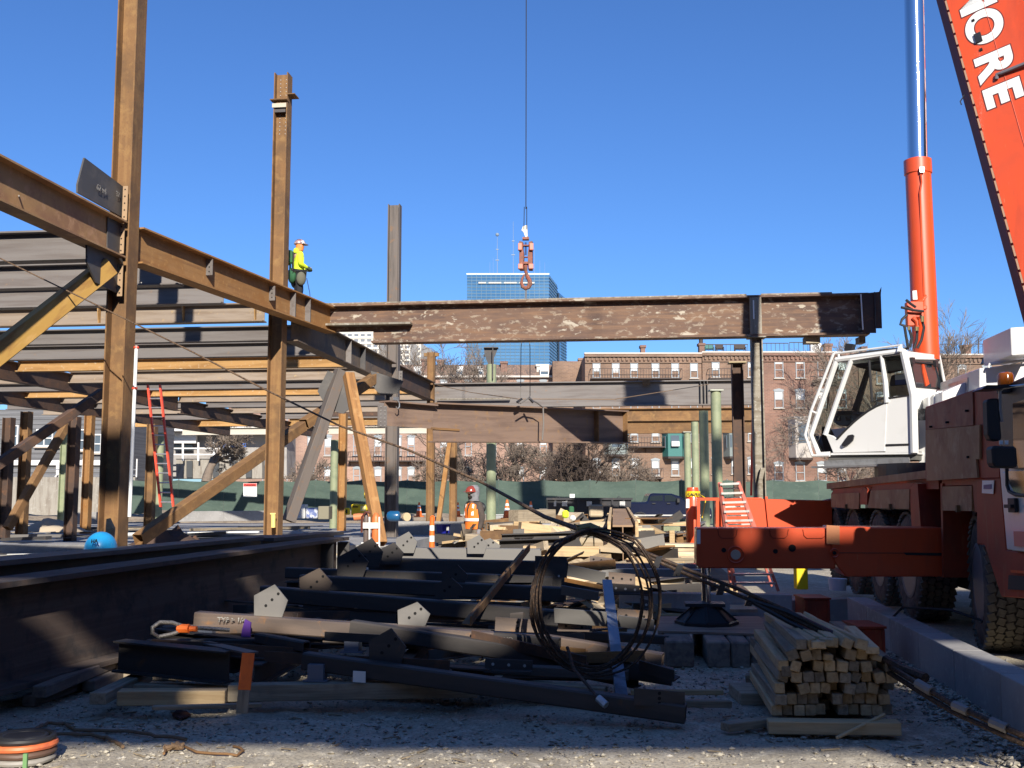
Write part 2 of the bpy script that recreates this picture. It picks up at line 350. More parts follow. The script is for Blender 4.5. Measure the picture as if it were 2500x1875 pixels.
def wall_thing(name, label, cat, c0, c1, t, z0, z1, mat, joint=1.2, group=None, into=None):
    """upright wall from c0 to c1 built of panels with open joints"""
    c0, c1 = Vector(c0), Vector(c1); d = (c1 - c0); L = d.length; d.normalize(); nn = Vector((-d.y, d.x, 0))
    if into is not None and nn.dot(into) < 0: nn = -nn
    e = empty(name, c0, label, cat, group); k = max(1, round(L / joint)); w = L / k
    core = MB().box((c0 + c1) / 2 + nn * (t / 2) + ZV * ((z0 + z1) / 2 - .01), (L - .02, t - .02, z1 - z0 - .02), (d, nn, ZV)); done("core", core, mat, e)
    for i in range(k):
        mb = MB().box(c0 + d * (w * (i + .5)) + nn * (t / 2) + ZV * ((z0 + z1) / 2), (w - .008, t, z1 - z0), (d, nn, ZV))
        done("panel", mb, mat, e, bevel=.006 if z1 < 1 else 0)
    return e
wall_thing("concrete_wall", "long low grey concrete wall running along the right beside the crane wheels", "concrete wall", gr(2.6, 2.5), gr(2.6, 14.2), .24, -.05, .44, CONC, 1.2, into=RV)
a = gy(1510, 1440, 14.6); b = gy(1934, 1440, 14.6)
wall_thing("concrete_wall", "low concrete wall crossing behind the outrigger foot pad", "concrete wall", (a.x, a.y, 0), (b.x, b.y, 0), .24, -.05, .42, CONC, 1.15, into=DV)
c = gr(2.9, 15.4)
wall_thing("concrete_wall", "short recessed piece of concrete wall behind the orange box", "concrete wall", (b.x + .02, b.y + .5, 0), (c.x, c.y, 0), .2, -.05, .30, CONC, .8, into=DV)
a = W(430, 1272, 44); b = W(655, 1272, 46)
wall_thing("concrete_wall", "low foundation wall in front of the dirt mound, between the ladder and the second column", "concrete wall", (a.x, a.y, .3), (b.x, b.y, .3), .3, .3, .72, CONC, 2, into=DV)
a = W(180, 1290, 40); b = W(300, 1290, 41)
wall_thing("concrete_wall", "low foundation wall left of the tall front column", "concrete wall", (a.x, a.y, .3), (b.x, b.y, .3), .3, .3, .75, CONC, 1.5, into=DV)
a = W(905, 1350, 20.5); b = W(1140, 1350, 20.2)
wall_thing("concrete_wall", "sunlit low concrete wall behind the orange delineator and the standing worker", "concrete wall", (a.x, a.y, 0), (b.x, b.y, 0), .3, -.05, .52, CONC, 1.5, into=DV)
a = W(950, 1262, 37); b = W(1250, 1262, 36)
wall_thing("concrete_wall", "low dark foundation wall behind the blue bin", "concrete wall", (a.x, a.y, 0), (b.x, b.y, 0), .3, 0, .8, CONC, 2.5, into=DV)

# ------------------------------------------------------------------ green screened fence
def fence(name, label, p0, p1, h, k):
    p0, p1 = Vector(p0), Vector(p1); d = (p1 - p0) / k; e = empty(name, p0, label, "fence"); dn = d.normalized(); nn = Vector((-dn.y, dn.x, 0))
    for i in range(k):
        a = p0 + d * i; mb = MB(); nx, nz = 14, 8; vs = []
        for s_ in (0, .012):
            for j in range(nz + 1):
                for q in range(nx + 1):
                    t = q / nx; w = (.10 * mn.noise(Vector((i * 7 + t * 4, j * .5, 1))) + .05 * mn.noise(Vector((i * 9 + t * 12, j * 1.5, 5)))) * math.sin(math.pi * t)
                    sag = .09 * math.sin(math.pi * t) if j == nz else 0
                    vs.append(a + d * (t * .995) + nn * (w - .03 - s_) + ZV * (.06 + (h - .06) * j / nz - sag))
        m_ = (nx + 1) * (nz + 1)
        fs = [(s_ * m_ + j * (nx + 1) + q, s_ * m_ + j * (nx + 1) + q + 1, s_ * m_ + (j + 1) * (nx + 1) + q + 1, s_ * m_ + (j + 1) * (nx + 1) + q) for s_ in (0, 1) for j in range(nz) for q in range(nx)]
        fs += [(nz * (nx + 1) + q, nz * (nx + 1) + q + 1, m_ + nz * (nx + 1) + q + 1, m_ + nz * (nx + 1) + q) for q in range(nx)]
        mb.add(vs, fs); done("mesh_panel", mb, FENCEG, e, smooth=60)
        done("post", MB().tube([a + ZV * 0, a + ZV * (h + .06)], .035, 6), ALU, e)
    done("post", MB().tube([p1, p1 + ZV * (h + .06)], .035, 6), ALU, e)
    return e
a = W(325, 1169, 60); b = W(2110, 1186, 60)
fence("screen_fence", "long chain link fence with green screen cloth along the back of the site", (a.x, 60, 0), (b.x, 60, 0), 2.5, 16)
# debris netting / straw wattles lying along the fence bottom
mb = MB(); r2 = random.Random(3)
for k in range(9):
    pts = []; z = .15 + .11 * (k % 5); y = 58.4 - .18 * (k // 5) - .05 * k
    for i in range(40): pts.append((-6.5 + i * .30, y + .05 * mn.noise(Vector((i * .3, k, 0))), z + .09 * mn.noise(Vector((i * .25, k * 3, 1)))))
    mb.tube(pts, .055, 6)
done("silt_sock", mb, mk("grey_plastic", (.36, .36, .35), .6), label="grey silt socks piled along the bottom of the green fence", cat="silt sock")

# ------------------------------------------------------------------ signs on the fence
e = empty("danger_sign", W(611, 1215, 57), "white danger sign with a red heading on the green fence", "sign")
p = lambda x, y: W(x, y, 57)
done("board", MB().prism([p(594, 1213), p(627, 1213), p(627, 1180), p(594, 1180)], (0, .02, 0)), REFL, e)
q = lambda x0, y0, x1, y1, o: [p(x0, y1) + Vector((0, -o, 0)), p(x1, y1) + Vector((0, -o, 0)), p(x1, y0) + Vector((0, -o, 0)), p(x0, y0) + Vector((0, -o, 0))]
done("heading", MB().prism(q(594.6, 1180.5, 626.4, 1188, .006), (0, .004, 0)), RED, e)
text("lettering", "DANGER", .14, BLK, e, p(597.3, 1187) + Vector((0, -.012, 0)), (1, 0, 0), (0, 0, 1), .004)
mb = MB()
for i in range(6): mb.prism(q(599, 1191 + i * 3.4, 623 - 3 * (i % 2), 1191.9 + i * 3.4, .005), (0, .003, 0))
done("text_lines", mb, BLK, e, kind="stuff")
done("notice_board", MB().prism([p(1391, 1215), p(1403, 1215), p(1403, 1206), p(1391, 1206)], (0, .02, 0)), REFL, label="small blank white notice on the green fence above the black dumpster", cat="sign")

# ------------------------------------------------------------------ glass tower
TG = mk("tower_glass", (.09, .21, .32), .12, .55, layers=[((.02, .02, .05), (.14, .28, .40), .42, .62), ((.004, .004, .3), (.07, .17, .27), .5, .6, .5)])
TD = mk("tower_dark", (.05, .055, .06), .5); TM = mk("tower_mullion", (.05, .10, .15), .4, .4)
def tower():
    Y = 620.0; zt = W(1140, 670, Y).z; x0 = W(1140, 700, Y).x; x1 = W(1340, 700, Y).x
    e = empty("glass_tower", (x0, Y, 0), "tall blue glass office tower rising behind the top girder", "skyscraper")
    A, B_ = Vector((x0, Y, 0)), Vector((x1, Y, 0)); C_ = Vector((W(1361, 690, Y + 34).x, Y + 34, 0)); D_ = Vector((W(1367, 690, Y + 44).x, Y + 40, 0)); E_ = Vector((W(1382, 690, Y + 60).x, Y + 58, 0))
    done("shaft", MB().prism([A, B_, C_, C_ + Vector((-20, 30, 0)), A + Vector((0, 45, 0))], (0, 0, zt)), TG, e)
    done("rear_wing", MB().prism([C_ + Vector((.5, 1, 0)), D_, E_, E_ + Vector((-60, 40, 0)), C_ + Vector((-19, 31, 0))], (0, 0, zt - 4)), TG, e)
    done("recess_strip", MB().prism([C_ + Vector((.3, -.6, 0)), D_ + Vector((-.3, -.6, 0)), D_ + Vector((-.3, .5, 0)), C_ + Vector((.3, .5, 0))], (0, 0, zt - 4.5)), TD, e)
    mb = MB(); fh = 2600 and 8.1 * Y / 2600 * 1.0
    z = zt - fh
    while z > 2:
        for P, Q in ((A, B_), (B_, C_), (D_, E_)):
            if P is D_ and z > zt - 5: continue
            d = (Q - P).normalized(); nn = Vector((d.y, -d.x, 0)); mb.box((P + Q) / 2 + nn * .1 + ZV * z, ((Q - P).length, .35, .38), (d, nn, ZV))
        z -= fh
    done("floor_bands", mb, TM, e, kind="stuff")
    mb = MB()
    for P, Q, k in ((A, B_, 17), (B_, C_, 6), (D_, E_, 4)):
        d = (Q - P); nn = Vector((d.y, -d.x, 0)).normalized()
        for i in range(1, k): mb.box(P + d * (i / k) + nn * .1 + ZV * ((zt - (5 if P is D_ else 0)) / 2), (.28, .3, zt - (5 if P is D_ else 0)), (d.normalized(), nn, ZV))
    done("mullions", mb, TM, e, kind="stuff")
    l = [W(1168, 691, Y).x, W(1305, 691, Y).x, W(1230, 691, Y).z]
    done("louvre_band", MB().box(((l[0] + l[1]) / 2, Y - .3, l[2]), (l[1] - l[0], .8, 1.4)), TM, e)
    mb = MB()
    for i in range(22):
        if i in (3, 9, 15): continue
        mb.box((l[0] + (l[1] - l[0]) * (i + .5) / 22, Y - .8, l[2]), ((l[1] - l[0]) / 24, .3, .8))
    done("louvre_lights", mb, mk("louvre_pale", (.55, .5, .42), .6), e, kind="stuff")
    done("parapet", MB().box(((x0 + x1) / 2, Y + .3, zt + .3), (x1 - x0 + .6, .8, .8)), mk("tower_white", (.6, .65, .7), .5), e)
    for px, h, r in ((1214, 26, .5), (1253, 34, .45), (1305, 18, .35), (1196, 9, .3), (1318, 10, .3), (1330, 9, .25), (1204, 12, .25)):
        P = W(px, 668, Y + 8); mb = MB().tube([(P.x, Y + 8, zt), (P.x, Y + 8, zt + h)], [r * .4, r * .2], 5)
        if h > 20: mb.box((P.x, Y + 8, zt + h * .4), (2.2, .6, .5)); mb.box((P.x, Y + 8, zt + h * .65), (1.5, .6, .5))
        if px == 1214: mb.sphere((P.x, Y + 8, zt + h), 1.1, 8, 6)
        done("antenna", mb, mk("antenna_pale", (.2, .25, .3), .6), e)
tower()
# ------------------------------------------------------------------ white block of flats
def flats():
    Y = 330.0; M_ = mk("flats_concrete", (.60, .55, .48), .8, layers=[(.4, (.5, .46, .4), .45, .65)]); Wd = mk("flats_window", (.16, .17, .19), .3)
    for name, lab, a_, b_, t_, skew in (("apartment_block", "pale concrete apartment block with rows of balconies seen under the top girder", 800, 925, 803, 0), ("apartment_block", "narrow pale apartment tower right of the balcony block", 968, 1002, 832, 0), ("apartment_block", "grey banded apartment block with slanting balcony edges nearest the rusty post", 1003, 1028, 837, 12)):
        A = W(a_, t_, Y + skew); B_ = W(b_, t_, Y + skew); e = empty(name, (A.x, A.y, 0), lab, "apartment block", "pale apartment blocks behind the girders")
        done("wall", MB().prism([(A.x, A.y, 0), (B_.x, B_.y, 0), (B_.x + 3, B_.y + 25, 0), (A.x, A.y + 25, 0)], (0, 0, A.z)), M_, e)
        k = max(2, int((b_ - a_) / 15)); w = (B_.x - A.x) / k
        for r_ in range(8):
            z = A.z - 2.0 - r_ * 1.66 * 1.02
            mb = MB().box(((A.x + B_.x) / 2, A.y - .15, z - .75), (B_.x - A.x, .3, .62)); done("balcony_band", mb, mk("band", (.72, .68, .6), .7) if r_ == 0 else bpy.data.materials["band"], e)
            for i in range(k):
                done("window", MB().box((A.x + w * (i + .5), A.y - .06, z), (w * .62, .16, .8)), Wd, e)
flats()
# ================================================================== BRICK ROWS
FRM = mk("window_frame_grey", (.28, .31, .33), .6); FRW = mk("window_frame_white", (.75, .73, .7), .6)
PANE = mk("window_pane", (.10, .13, .16), .08, 0, spec=.9); BLIND = mk("window_blind", (.72, .72, .70), .5, layers=[((.5, .5, 30), (.6, .6, .58), .5, .6)])
IRON = mk("iron_black", (.05, .035, .03), .7); SILL = mk("sill_stone", (.42, .36, .30), .8); CORN = mk("cornice_pale", (.55, .50, .44), .8)
def window(e, P, w, h, blind=.5, arch=True, frame_m=FRM, depth=.25):
    """sash window on a wall facing -y, P = lower left corner; frame > sill, blind, pane"""
    x, y, z = P; t = .09
    mb = MB()
    for c, s in (((x + t / 2, y - .02, z + h / 2), (t, .12, h)), ((x + w - t / 2, y - .02, z + h / 2), (t, .12, h)), ((x + w / 2, y - .02, z + t / 2), (w - 2 * t, .12, t)), ((x + w / 2, y - .02, z + h - t / 2), (w - 2 * t, .12, t)), ((x + w / 2, y - .03, z + h * .48), (w - 2 * t, .08, .07))): mb.box(c, s)
    f = done("window", mb, frame_m, e)
    done("pane", MB().box((x + w / 2, y + .03, z + h / 2), (w - .02, .04, h - .02)), PANE, f)
    if blind > 0: done("blind", MB().box((x + w / 2, y - .0, z + h - t - (h - t) * blind / 2), (w - 2 * t - .02, .02, (h - t) * blind)), BLIND, f)
    done("sill", MB().box((x + w / 2, y - .08, z - .06), (w + .2, .2, .11)), SILL, e)
    if arch:
        pts = [(x - .08, y - .06, z + h + .01), (x + w + .08, y - .06, z + h + .01), (x + w + .08, y - .06, z + h + .12), (x + w / 2, y - .06, z + h + .27), (x - .08, y - .06, z + h + .12)]
        done("lintel", MB().prism(pts, (0, .07, 0)), frame_m, e)
def balcony(e, x0, x1, y, z, h=1.0, d=1.0, bars=True):
    mb = MB().box(((x0 + x1) / 2, y - d / 2, z), (x1 - x0, d, .12))
    b_ = done("fire_balcony", mb, IRON, e)
    mb = MB().box(((x0 + x1) / 2, y - d, z + h), (x1 - x0, .05, .05)); mb.box((x0, y - d / 2, z + h), (.05, d, .05)); mb.box((x1, y - d / 2, z + h), (.05, d, .05))
    k = int((x1 - x0) / .28)
    for i in range(k + 1): mb.box((x0 + (x1 - x0) * i / k, y - d, z + h / 2), (.035, .035, h))
    done("railing", mb, IRON, b_, kind="stuff")
    mb = MB()
    for i in range(int((x1 - x0) / 1.6) + 1): mb.prism([(x0 + .1 + i * 1.6, y, z - .06), (x0 + .1 + i * 1.6, y - d, z - .06), (x0 + .1 + i * 1.6, y, z - .6)], (.07, 0, 0))
    done("bracket", mb, IRON, b_)
def roofrail(e, px0, px1, py0, py1, Y, name="roof_railing"):
    a, b_ = W(px0, py1, Y), W(px1, py1, Y); h = W(px0, py0, Y).z - a.z; mb = MB().box(((a.x + b_.x) / 2, Y, a.z + h), (b_.x - a.x, .08, .08))
    k = int((b_.x - a.x) / .45)
    for i in range(k + 1): mb.box((a.x + (b_.x - a.x) * i / k, Y, a.z + h / 2), (.04, .04, h))
    done(name, mb, IRON, e)
def chim(e, px0, px1, py0, py1, Y, m=None):
    a = W(px0, py1, Y); b_ = W(px1, py0, Y); w = b_.x - a.x
    done("chimney", MB().box(((a.x + b_.x) / 2, Y, (a.z + b_.z) / 2 - .3), (w, .9, b_.z - a.z + .6)).box(((a.x + b_.x) / 2, Y, b_.z), (w + .2, 1.1, .25)), m or BRICK, e)
YB = 110.0
def row_house(label, px0, px1, top, mat, cols, rows, blinds, wpx=19, hpx=37, Y=YB, arch=True, group="brick row houses behind the fence", fm=FRM):
    x0, x1 = W(px0, top, Y).x, W(px1, top, Y).x; zt = W(px0, top, Y).z
    e = empty("row_house", ((x0 + x1) / 2, Y, 0), label, "row house", group)
    done("wall", MB().box(((x0 + x1) / 2, Y + 6, zt / 2), (x1 - x0, 12, zt)), mat, e)
    done("cornice", MB().box(((x0 + x1) / 2, Y - .12, zt - .12), (x1 - x0 + .1, .5, .26)).box(((x0 + x1) / 2, Y - .05, zt - .62), (x1 - x0, .2, .5)), mat, e)
    done("coping", MB().box(((x0 + x1) / 2, Y + .1, zt + .12), (x1 - x0 + .15, .9, .14)), CORN, e)
    done("dentils", (lambda m_: [m_.box((x0 + .3 + i * .45, Y - .22, zt - .5), (.2, .22, .3)) for i in range(int((x1 - x0 - .4) / .45))] and m_)(MB()), mat, e, kind="stuff")
    n = 0
    for r_, ry in enumerate(rows):
        for cx in cols:
            P = W(cx, ry + hpx, Y); w = wpx * Y / 2600; h = hpx * Y / 2600
            window(e, (P.x, Y, P.z), w, h, blinds[n % len(blinds)], arch, fm); n += 1
    return e
bl = (.5, .45, .55, 0, .5, .3, .5, .48)
A1 = row_house("brown brick row house with a long fire balcony under its top windows", 1428, 1712, 866, BRICKB, [1447, 1494, 1539, 1591, 1639, 1685], [886, 962, 1042, 1124], (.55, .6, .5, .48, .5, .5, .45))
A2 = row_house("brown brick row house with roof deck railings between the tan column and the zinc post", 1714, 1858, 863, BRICKB, [1738, 1786, 1826], [884, 960, 1040, 1120], (.5, .4, .3, .5, .55))
A3 = row_house("red brick row house with a grey bay window, left of the crane cab", 1861, 2093, 863, BRICK, [1891, 1943, 1996, 2045], [881, 954, 1132], (.12, .1, 0, .5, .45, .5, .4), wpx=22, hpx=42)
A4 = row_house("brown brick row house behind the crane cab with one narrow arched window", 2095, 2620, 869, BRICKB, [2140, 2185, 2339, 2400, 2460, 2520], [895, 962, 1040], (0, .3, .1, .5), wpx=21, hpx=42)
for e, px0, px1, py in ((A1, 1441, 1662, 926), (A1, 1535, 1620, 1092), (A1, 1455, 1616, 1168), (A2, 1728, 1800, 926), (A3, 1983, 2045, 930)):
    a, b_ = W(px0, py, YB), W(px1, py, YB); balcony(e, a.x, b_.x, YB, a.z)
TEAL = mk("teal_panel", (.03, .15, .135), .6); TEALG = mk("grey_green_panel", (.17, .20, .19), .6)
def bay(e, px0, px1, py0, py1, m, body=True, ac=False, wins=1):
    a, b_ = W(px0, py1, YB), W(px1, py0, YB); x0, x1, z0, z1 = a.x, b_.x, a.z, b_.z; d = 1.1; s = .45
    pts = [(x0, YB, z0), (x0 + s, YB - d, z0), (x1 - s, YB - d, z0), (x1, YB, z0)]
    v = done("bay_window", MB().prism(pts, (0, 0, z1 - z0)).prism([(x0 - .1, YB, z1), (x0 + s - .1, YB - d - .12, z1), (x1 - s + .1, YB - d - .12, z1), (x1 + .1, YB, z1)], (0, 0, .16)), m, e)
    w = (x1 - x0 - 2 * s)
    done("pane", MB().box(((x0 + x1) / 2, YB - d - .01, z0 + (z1 - z0) * .62), (w * .6, .06, (z1 - z0) * .5)), PANE, v)
    for sx in (-1, 1):
        done("side_pane", MB().box(((x0 + x1) / 2 + sx * (w / 2 + s / 2 + .02), YB - d / 2 - .03, z0 + (z1 - z0) * .6), (.08, .6, (z1 - z0) * .5)), PANE, v)
    if ac: done("air_conditioner", MB().box(((x0 + x1) / 2, YB - d - .2, z0 + (z1 - z0) * .52), (w * .55, .4, .5)), FRW, v)
    done("bay_base", MB().prism([(x0, YB, z0 - .01), (x0 + s, YB - d, z0 - .01), (x1 - s, YB - d, z0 - .01), (x1, YB, z0 - .01)][::-1], (0, 0, -.2)), IRON, v)
bay(A1, 1617, 1671, 1057, 1115, TEAL, ac=True); bay(A1, 1473, 1534, 1062, 1110, TEALG); bay(A2, 1766, 1793, 1055, 1115, TEALG)
bay(A3, 1926, 1982, 1022, 1118, mk("bay_grey", (.42, .38, .34), .7))
chim(A1, 1564, 1574, 847, 866, YB + 1); chim(A2, 1706, 1718, 842, 866, YB + 1); chim(A3, 2012, 2028, 843, 864, YB + 1); chim(A4, 2350, 2366, 846, 869, YB + 1); chim(A4, 2102, 2112, 850, 868, YB + 3)
done("chimney_pot", MB().tube([W(1711, 842, YB + 1), W(1711, 822, YB + 1)], .22, 7), IRON, A2)
roofrail(A2, 1720, 1826, 841, 864, YB + 2); roofrail(A3, 1862, 1925, 838, 862, YB + 2); roofrail(A3, 1928, 1995, 836, 862, YB + 3); roofrail(A4, 2296, 2336, 840, 869, YB + 2); roofrail(A4, 2368, 2620, 840, 866, YB + 2)
for lab, px0, px1, m in (("green folding chair on the roof deck", 1722, 1742, TEAL), ("dark roof chair beside the railing", 1748, 1766, IRON), ("dark roof chair at the right of the deck", 1794, 1820, IRON)):
    a, b_ = W(px0, 862, YB + 3), W(px1, 843, YB + 3); w = b_.x - a.x; x = a.x; z = a.z; y = YB + 3
    mb = MB().box((x + w / 2, y, z + .42), (w, .6, .06)).box((x + w / 2, y + .3, z + .72), (w, .06, .55))
    for sx in (0, w): mb.box((x + sx, y - .25, z + .3), (.06, .06, .62)); mb.box((x + sx, y + .28, z + .5), (.06, .06, 1.0)); mb.box((x + sx, y, z + .62), (.06, .6, .05))
    done("roof_chair", mb, m, label=lab, cat="chair", group="chairs on the roof deck")
a, b_ = W(1978, 861, YB + 2), W(2003, 839, YB + 2)
e = done("air_conditioner", MB().box(((a.x + b_.x) / 2, YB + 2, (a.z + b_.z) / 2), (b_.x - a.x, .6, b_.z - a.z)), FRW, label="white air conditioning unit on the roof of the red brick house", cat="air conditioner")
c = Vector(((a.x + b_.x) / 2 - .1, YB + 1.66, (a.z + b_.z) / 2))
mb = MB()
for rr in (.14, .25, .36): mb.tube([c + Vector((math.cos(t * .3927) * rr, 0, math.sin(t * .3927) * rr)) for t in range(16)], .02, 4, closed=True)
done("fan_grille", mb, IRON, e)
for i, (px, py) in enumerate(((2362, 826), (2389, 826), (2452, 838))):
    done("roof_pole", MB().tube([W(px, 866, YB + 4), W(px, py, YB + 4)], .06, 5), IRON, A4)
# left part of the row: lower brick block with a mansard
YC = 118.0
def mansard():
    e = empty("row_house", (W(1200, 920, YC).x, YC, 0), "long low brick row with a brown mansard roof behind the bare trees", "row house", "brick row houses behind the fence")
    x0, x1 = W(560, 920, YC).x, W(1427, 920, YC).x; zg = W(1200, 922, YC).z; zr = W(1200, 888, YC).z
    done("wall", MB().box(((x0 + x1) / 2, YC + 6, zg / 2), (x1 - x0, 12, zg)), BRICKP, e)
    done("gutter", MB().box(((x0 + x1) / 2, YC - .2, zg + .1), (x1 - x0, .5, .2)), CORN, e)
    RF = mk("mansard_brown", (.17, .115, .085), .8, layers=[((1, 1, .2), (.11, .08, .07), .45, .6), ((8, 8, .3), (.24, .15, .11), .5, .6)])
    done("roof", MB().prism([(x0, YC, zg + .2), (x0, YC + 1.0, zr), (x0, YC + 11, zr), (x0, YC + 11, zg + .2)], (x1 - x0, 0, 0)), RF, e)
    mb = MB()
    for i in range(int((x1 - x0) / .9)): mb.prism([(x0 + i * .9, YC - .02, zg + .2), (x0 + i * .9, YC + .96, zr + .02), (x0 + i * .9 + .08, YC + .96, zr + .02), (x0 + i * .9 + .08, YC - .02, zg + .2)], (0, .05, 0))
    done("roof_seams", mb, RF, e, kind="stuff")
    for px0, px1, py0, py1, m in ((1030, 1050, 880, 905, BRICK), (1068, 1082, 882, 914, BRICK), (1310, 1338, 893, 918, CORN), (1360, 1373, 900, 918, CORN), (1413, 1428, 878, 905, BRICKP), (1223, 1238, 886, 918, BRICK)):
        chim(e, px0, px1, py0, py1, YC + .8, m)
    for px, w_ in ((1011, 18), (1115, 16), (1165, 16), (1318, 22), (1362, 12), (1393, 14)):
        P = W(px, 917, YC); window(e, (P.x, YC - .25, P.z), w_ * YC / 2600, 22 * YC / 2600, .4, False, FRW)
    n = 0
    for ry, hh in ((930, 34), (1000, 40), (1066, 46), (1144, 34)):
        for cx in (640, 700, 750, 792, 862, 914, 963, 995, 1075, 1135, 1195, 1262, 1318, 1366, 1398):
            P = W(cx, ry + hh, YC); window(e, (P.x, YC, P.z), 17 * YC / 2600, hh * YC / 2600, (.5, .45, .4, .55, 0)[n % 5], True); n += 1
    a, b_ = W(852, 1126, YC), W(1040, 1126, YC); balcony(e, a.x, b_.x, YC, a.z)
    done("stair_tower", MB().box((W(1385, 1000, YC).x, YC - 1, W(1385, 885, YC).z / 2), (3.4, 3, W(1385, 892, YC).z)), BRICKB, e)
mansard()
# ------------------------------------------------------------------ left background
YH = 78.0; CLAP = mk("clapboard_grey", (.15, .15, .155), .8, layers=[((.1, .1, 8), (.11, .11, .115), .48, .52)])
def grey_house():
    x0, x1 = W(-260, 1000, YH).x, W(322, 1000, YH).x; zt = W(0, 1000, YH).z; z0 = W(0, 1165, YH).z
    e = empty("timber_house", ((x0 + x1) / 2, YH, 0), "grey timber house above the stained concrete wall", "house")
    done("wall", MB().box(((x0 + x1) / 2, YH + 5, zt / 2), (x1 - x0, 10, zt)), CLAP, e)
    k = 0
    for z in [z0 + .35 * i for i in range(int((zt - z0) / .35))]:
        k += 1; done("board", MB().prism([(x0, YH - .05, z), (x0, YH, z), (x0, YH, z + .33), (x0, YH - .01, z + .33)], (x1 - x0, 0, 0)), CLAP, e)
    for cx, cy, w_, h_ in ((26, 1038, 18, 52), (88, 1048, 60, 42), (186, 1048, 24, 52), (228, 1060, 20, 46), (-60, 1040, 30, 50)):
        P = W(cx, cy + h_, YH - .1); w = w_ * YH / 2600; h = h_ * YH / 2600; window(e, (P.x, YH - .12, P.z), w, h, 0, False, FRW)
        if w_ > 25: done("mullion", MB().box((P.x + w / 3, YH - .17, P.z + h / 2), (.07, .1, h)).box((P.x + 2 * w / 3, YH - .17, P.z + h / 2), (.07, .1, h)), FRW, e)
    done("trim", MB().box(((x0 + x1) / 2, YH - .15, W(0, 1130, YH).z), (x1 - x0, .25, .35)), FRW, e)
    done("gas_pipe", MB().tube([W(140, 1160, YH - .3), W(140, 1128, YH - .3), W(146, 1124, YH - .3), W(146, 1180, YH - .3)], .09, 6), FRW, e)
grey_house()
a, b_ = W(-200, 1165, 64), W(330, 1165, 64)
wall_thing("retaining_wall", "tall water stained concrete retaining wall of wide panels at the far left", "retaining wall", (a.x, 64, 0), (b_.x, 64, 0), .5, 0, a.z, CONCW, 1.15, into=Vector((0, 1, 0)))
e = empty("handrail", (a.x, 64.2, a.z), "thin railing on top of the stained retaining wall", "railing")
mb = MB()
for dz in (.12, .45): mb.tube([(a.x, 64.2, a.z + dz), (b_.x, 64.2, a.z + dz)], .03, 5)
done("rail", mb, ALU, e)
for i in range(9):
    x = a.x + (b_.x - a.x) * i / 8; done("strut", MB().tube([(x, 64.2, a.z), (x + (.7 if i % 2 else 0), 64.2, a.z + 1.1)], .045, 5), FRW, e)
YS = 95.0
def station():
    e = empty("station_building", W(500, 1168, YS), "white low building with railings and a ramp behind the bare tree", "building")
    b = lambda x0, y0, x1, y1, d, m, nm, yy=0: done(nm, MB().prism([W(x0, y1, YS + yy), W(x1, y1, YS + yy), W(x1, y0, YS + yy), W(x0, y0, YS + yy)], (0, d, 0)), m, e)
    b(325, 1045, 700, 1168, 4, mk("station_grey", (.33, .31, .29), .8, layers=[(.5, (.22, .2, .19), .45, .6)]), "wall", 1.5)
    b(420, 1056, 478, 1082, .5, FRW, "wall_panel", .5); b(320, 1042, 700, 1052, 3, FRW, "fascia", -1)
    b(426, 1086, 470, 1100, .2, GLASSD, "window", .8); b(335, 1068, 352, 1095, .3, GLASSD, "window", .8)
    b(430, 1120, 640, 1168, 1, CONCW, "ramp_wall", -.5)
    for y_ in (1093, 1108): b(325, y_, 560, y_ + 3, .1, FRW, "rail", -1.2)
    for x_ in range(330, 560, 38): b(x_, 1080, x_ + 4, 1125, .15, FRW, "post", -1.3)
    mb = MB()
    for x_ in range(328, 358, 4): mb.prism([W(x_, 1120, YS - 1.4), W(x_ + 1.2, 1120, YS - 1.4), W(x_ + 1.2, 1100, YS - 1.4), W(x_, 1100, YS - 1.4)], (0, .06, 0))
    done("balusters", mb, FRW, e)
    for x_ in (455, 520, 565, 600): b(x_, 1125, x_ + 14, 1166, .2, TD, "gate", -.8)
    done("sign_board", MB().prism([W(545, 1092, YS - 1), W(600, 1092, YS - 1), W(600, 1082, YS - 1), W(545, 1082, YS - 1)], (0, .2, 0)), mk("blue_sign", (.06, .16, .5), .4), e)
station()
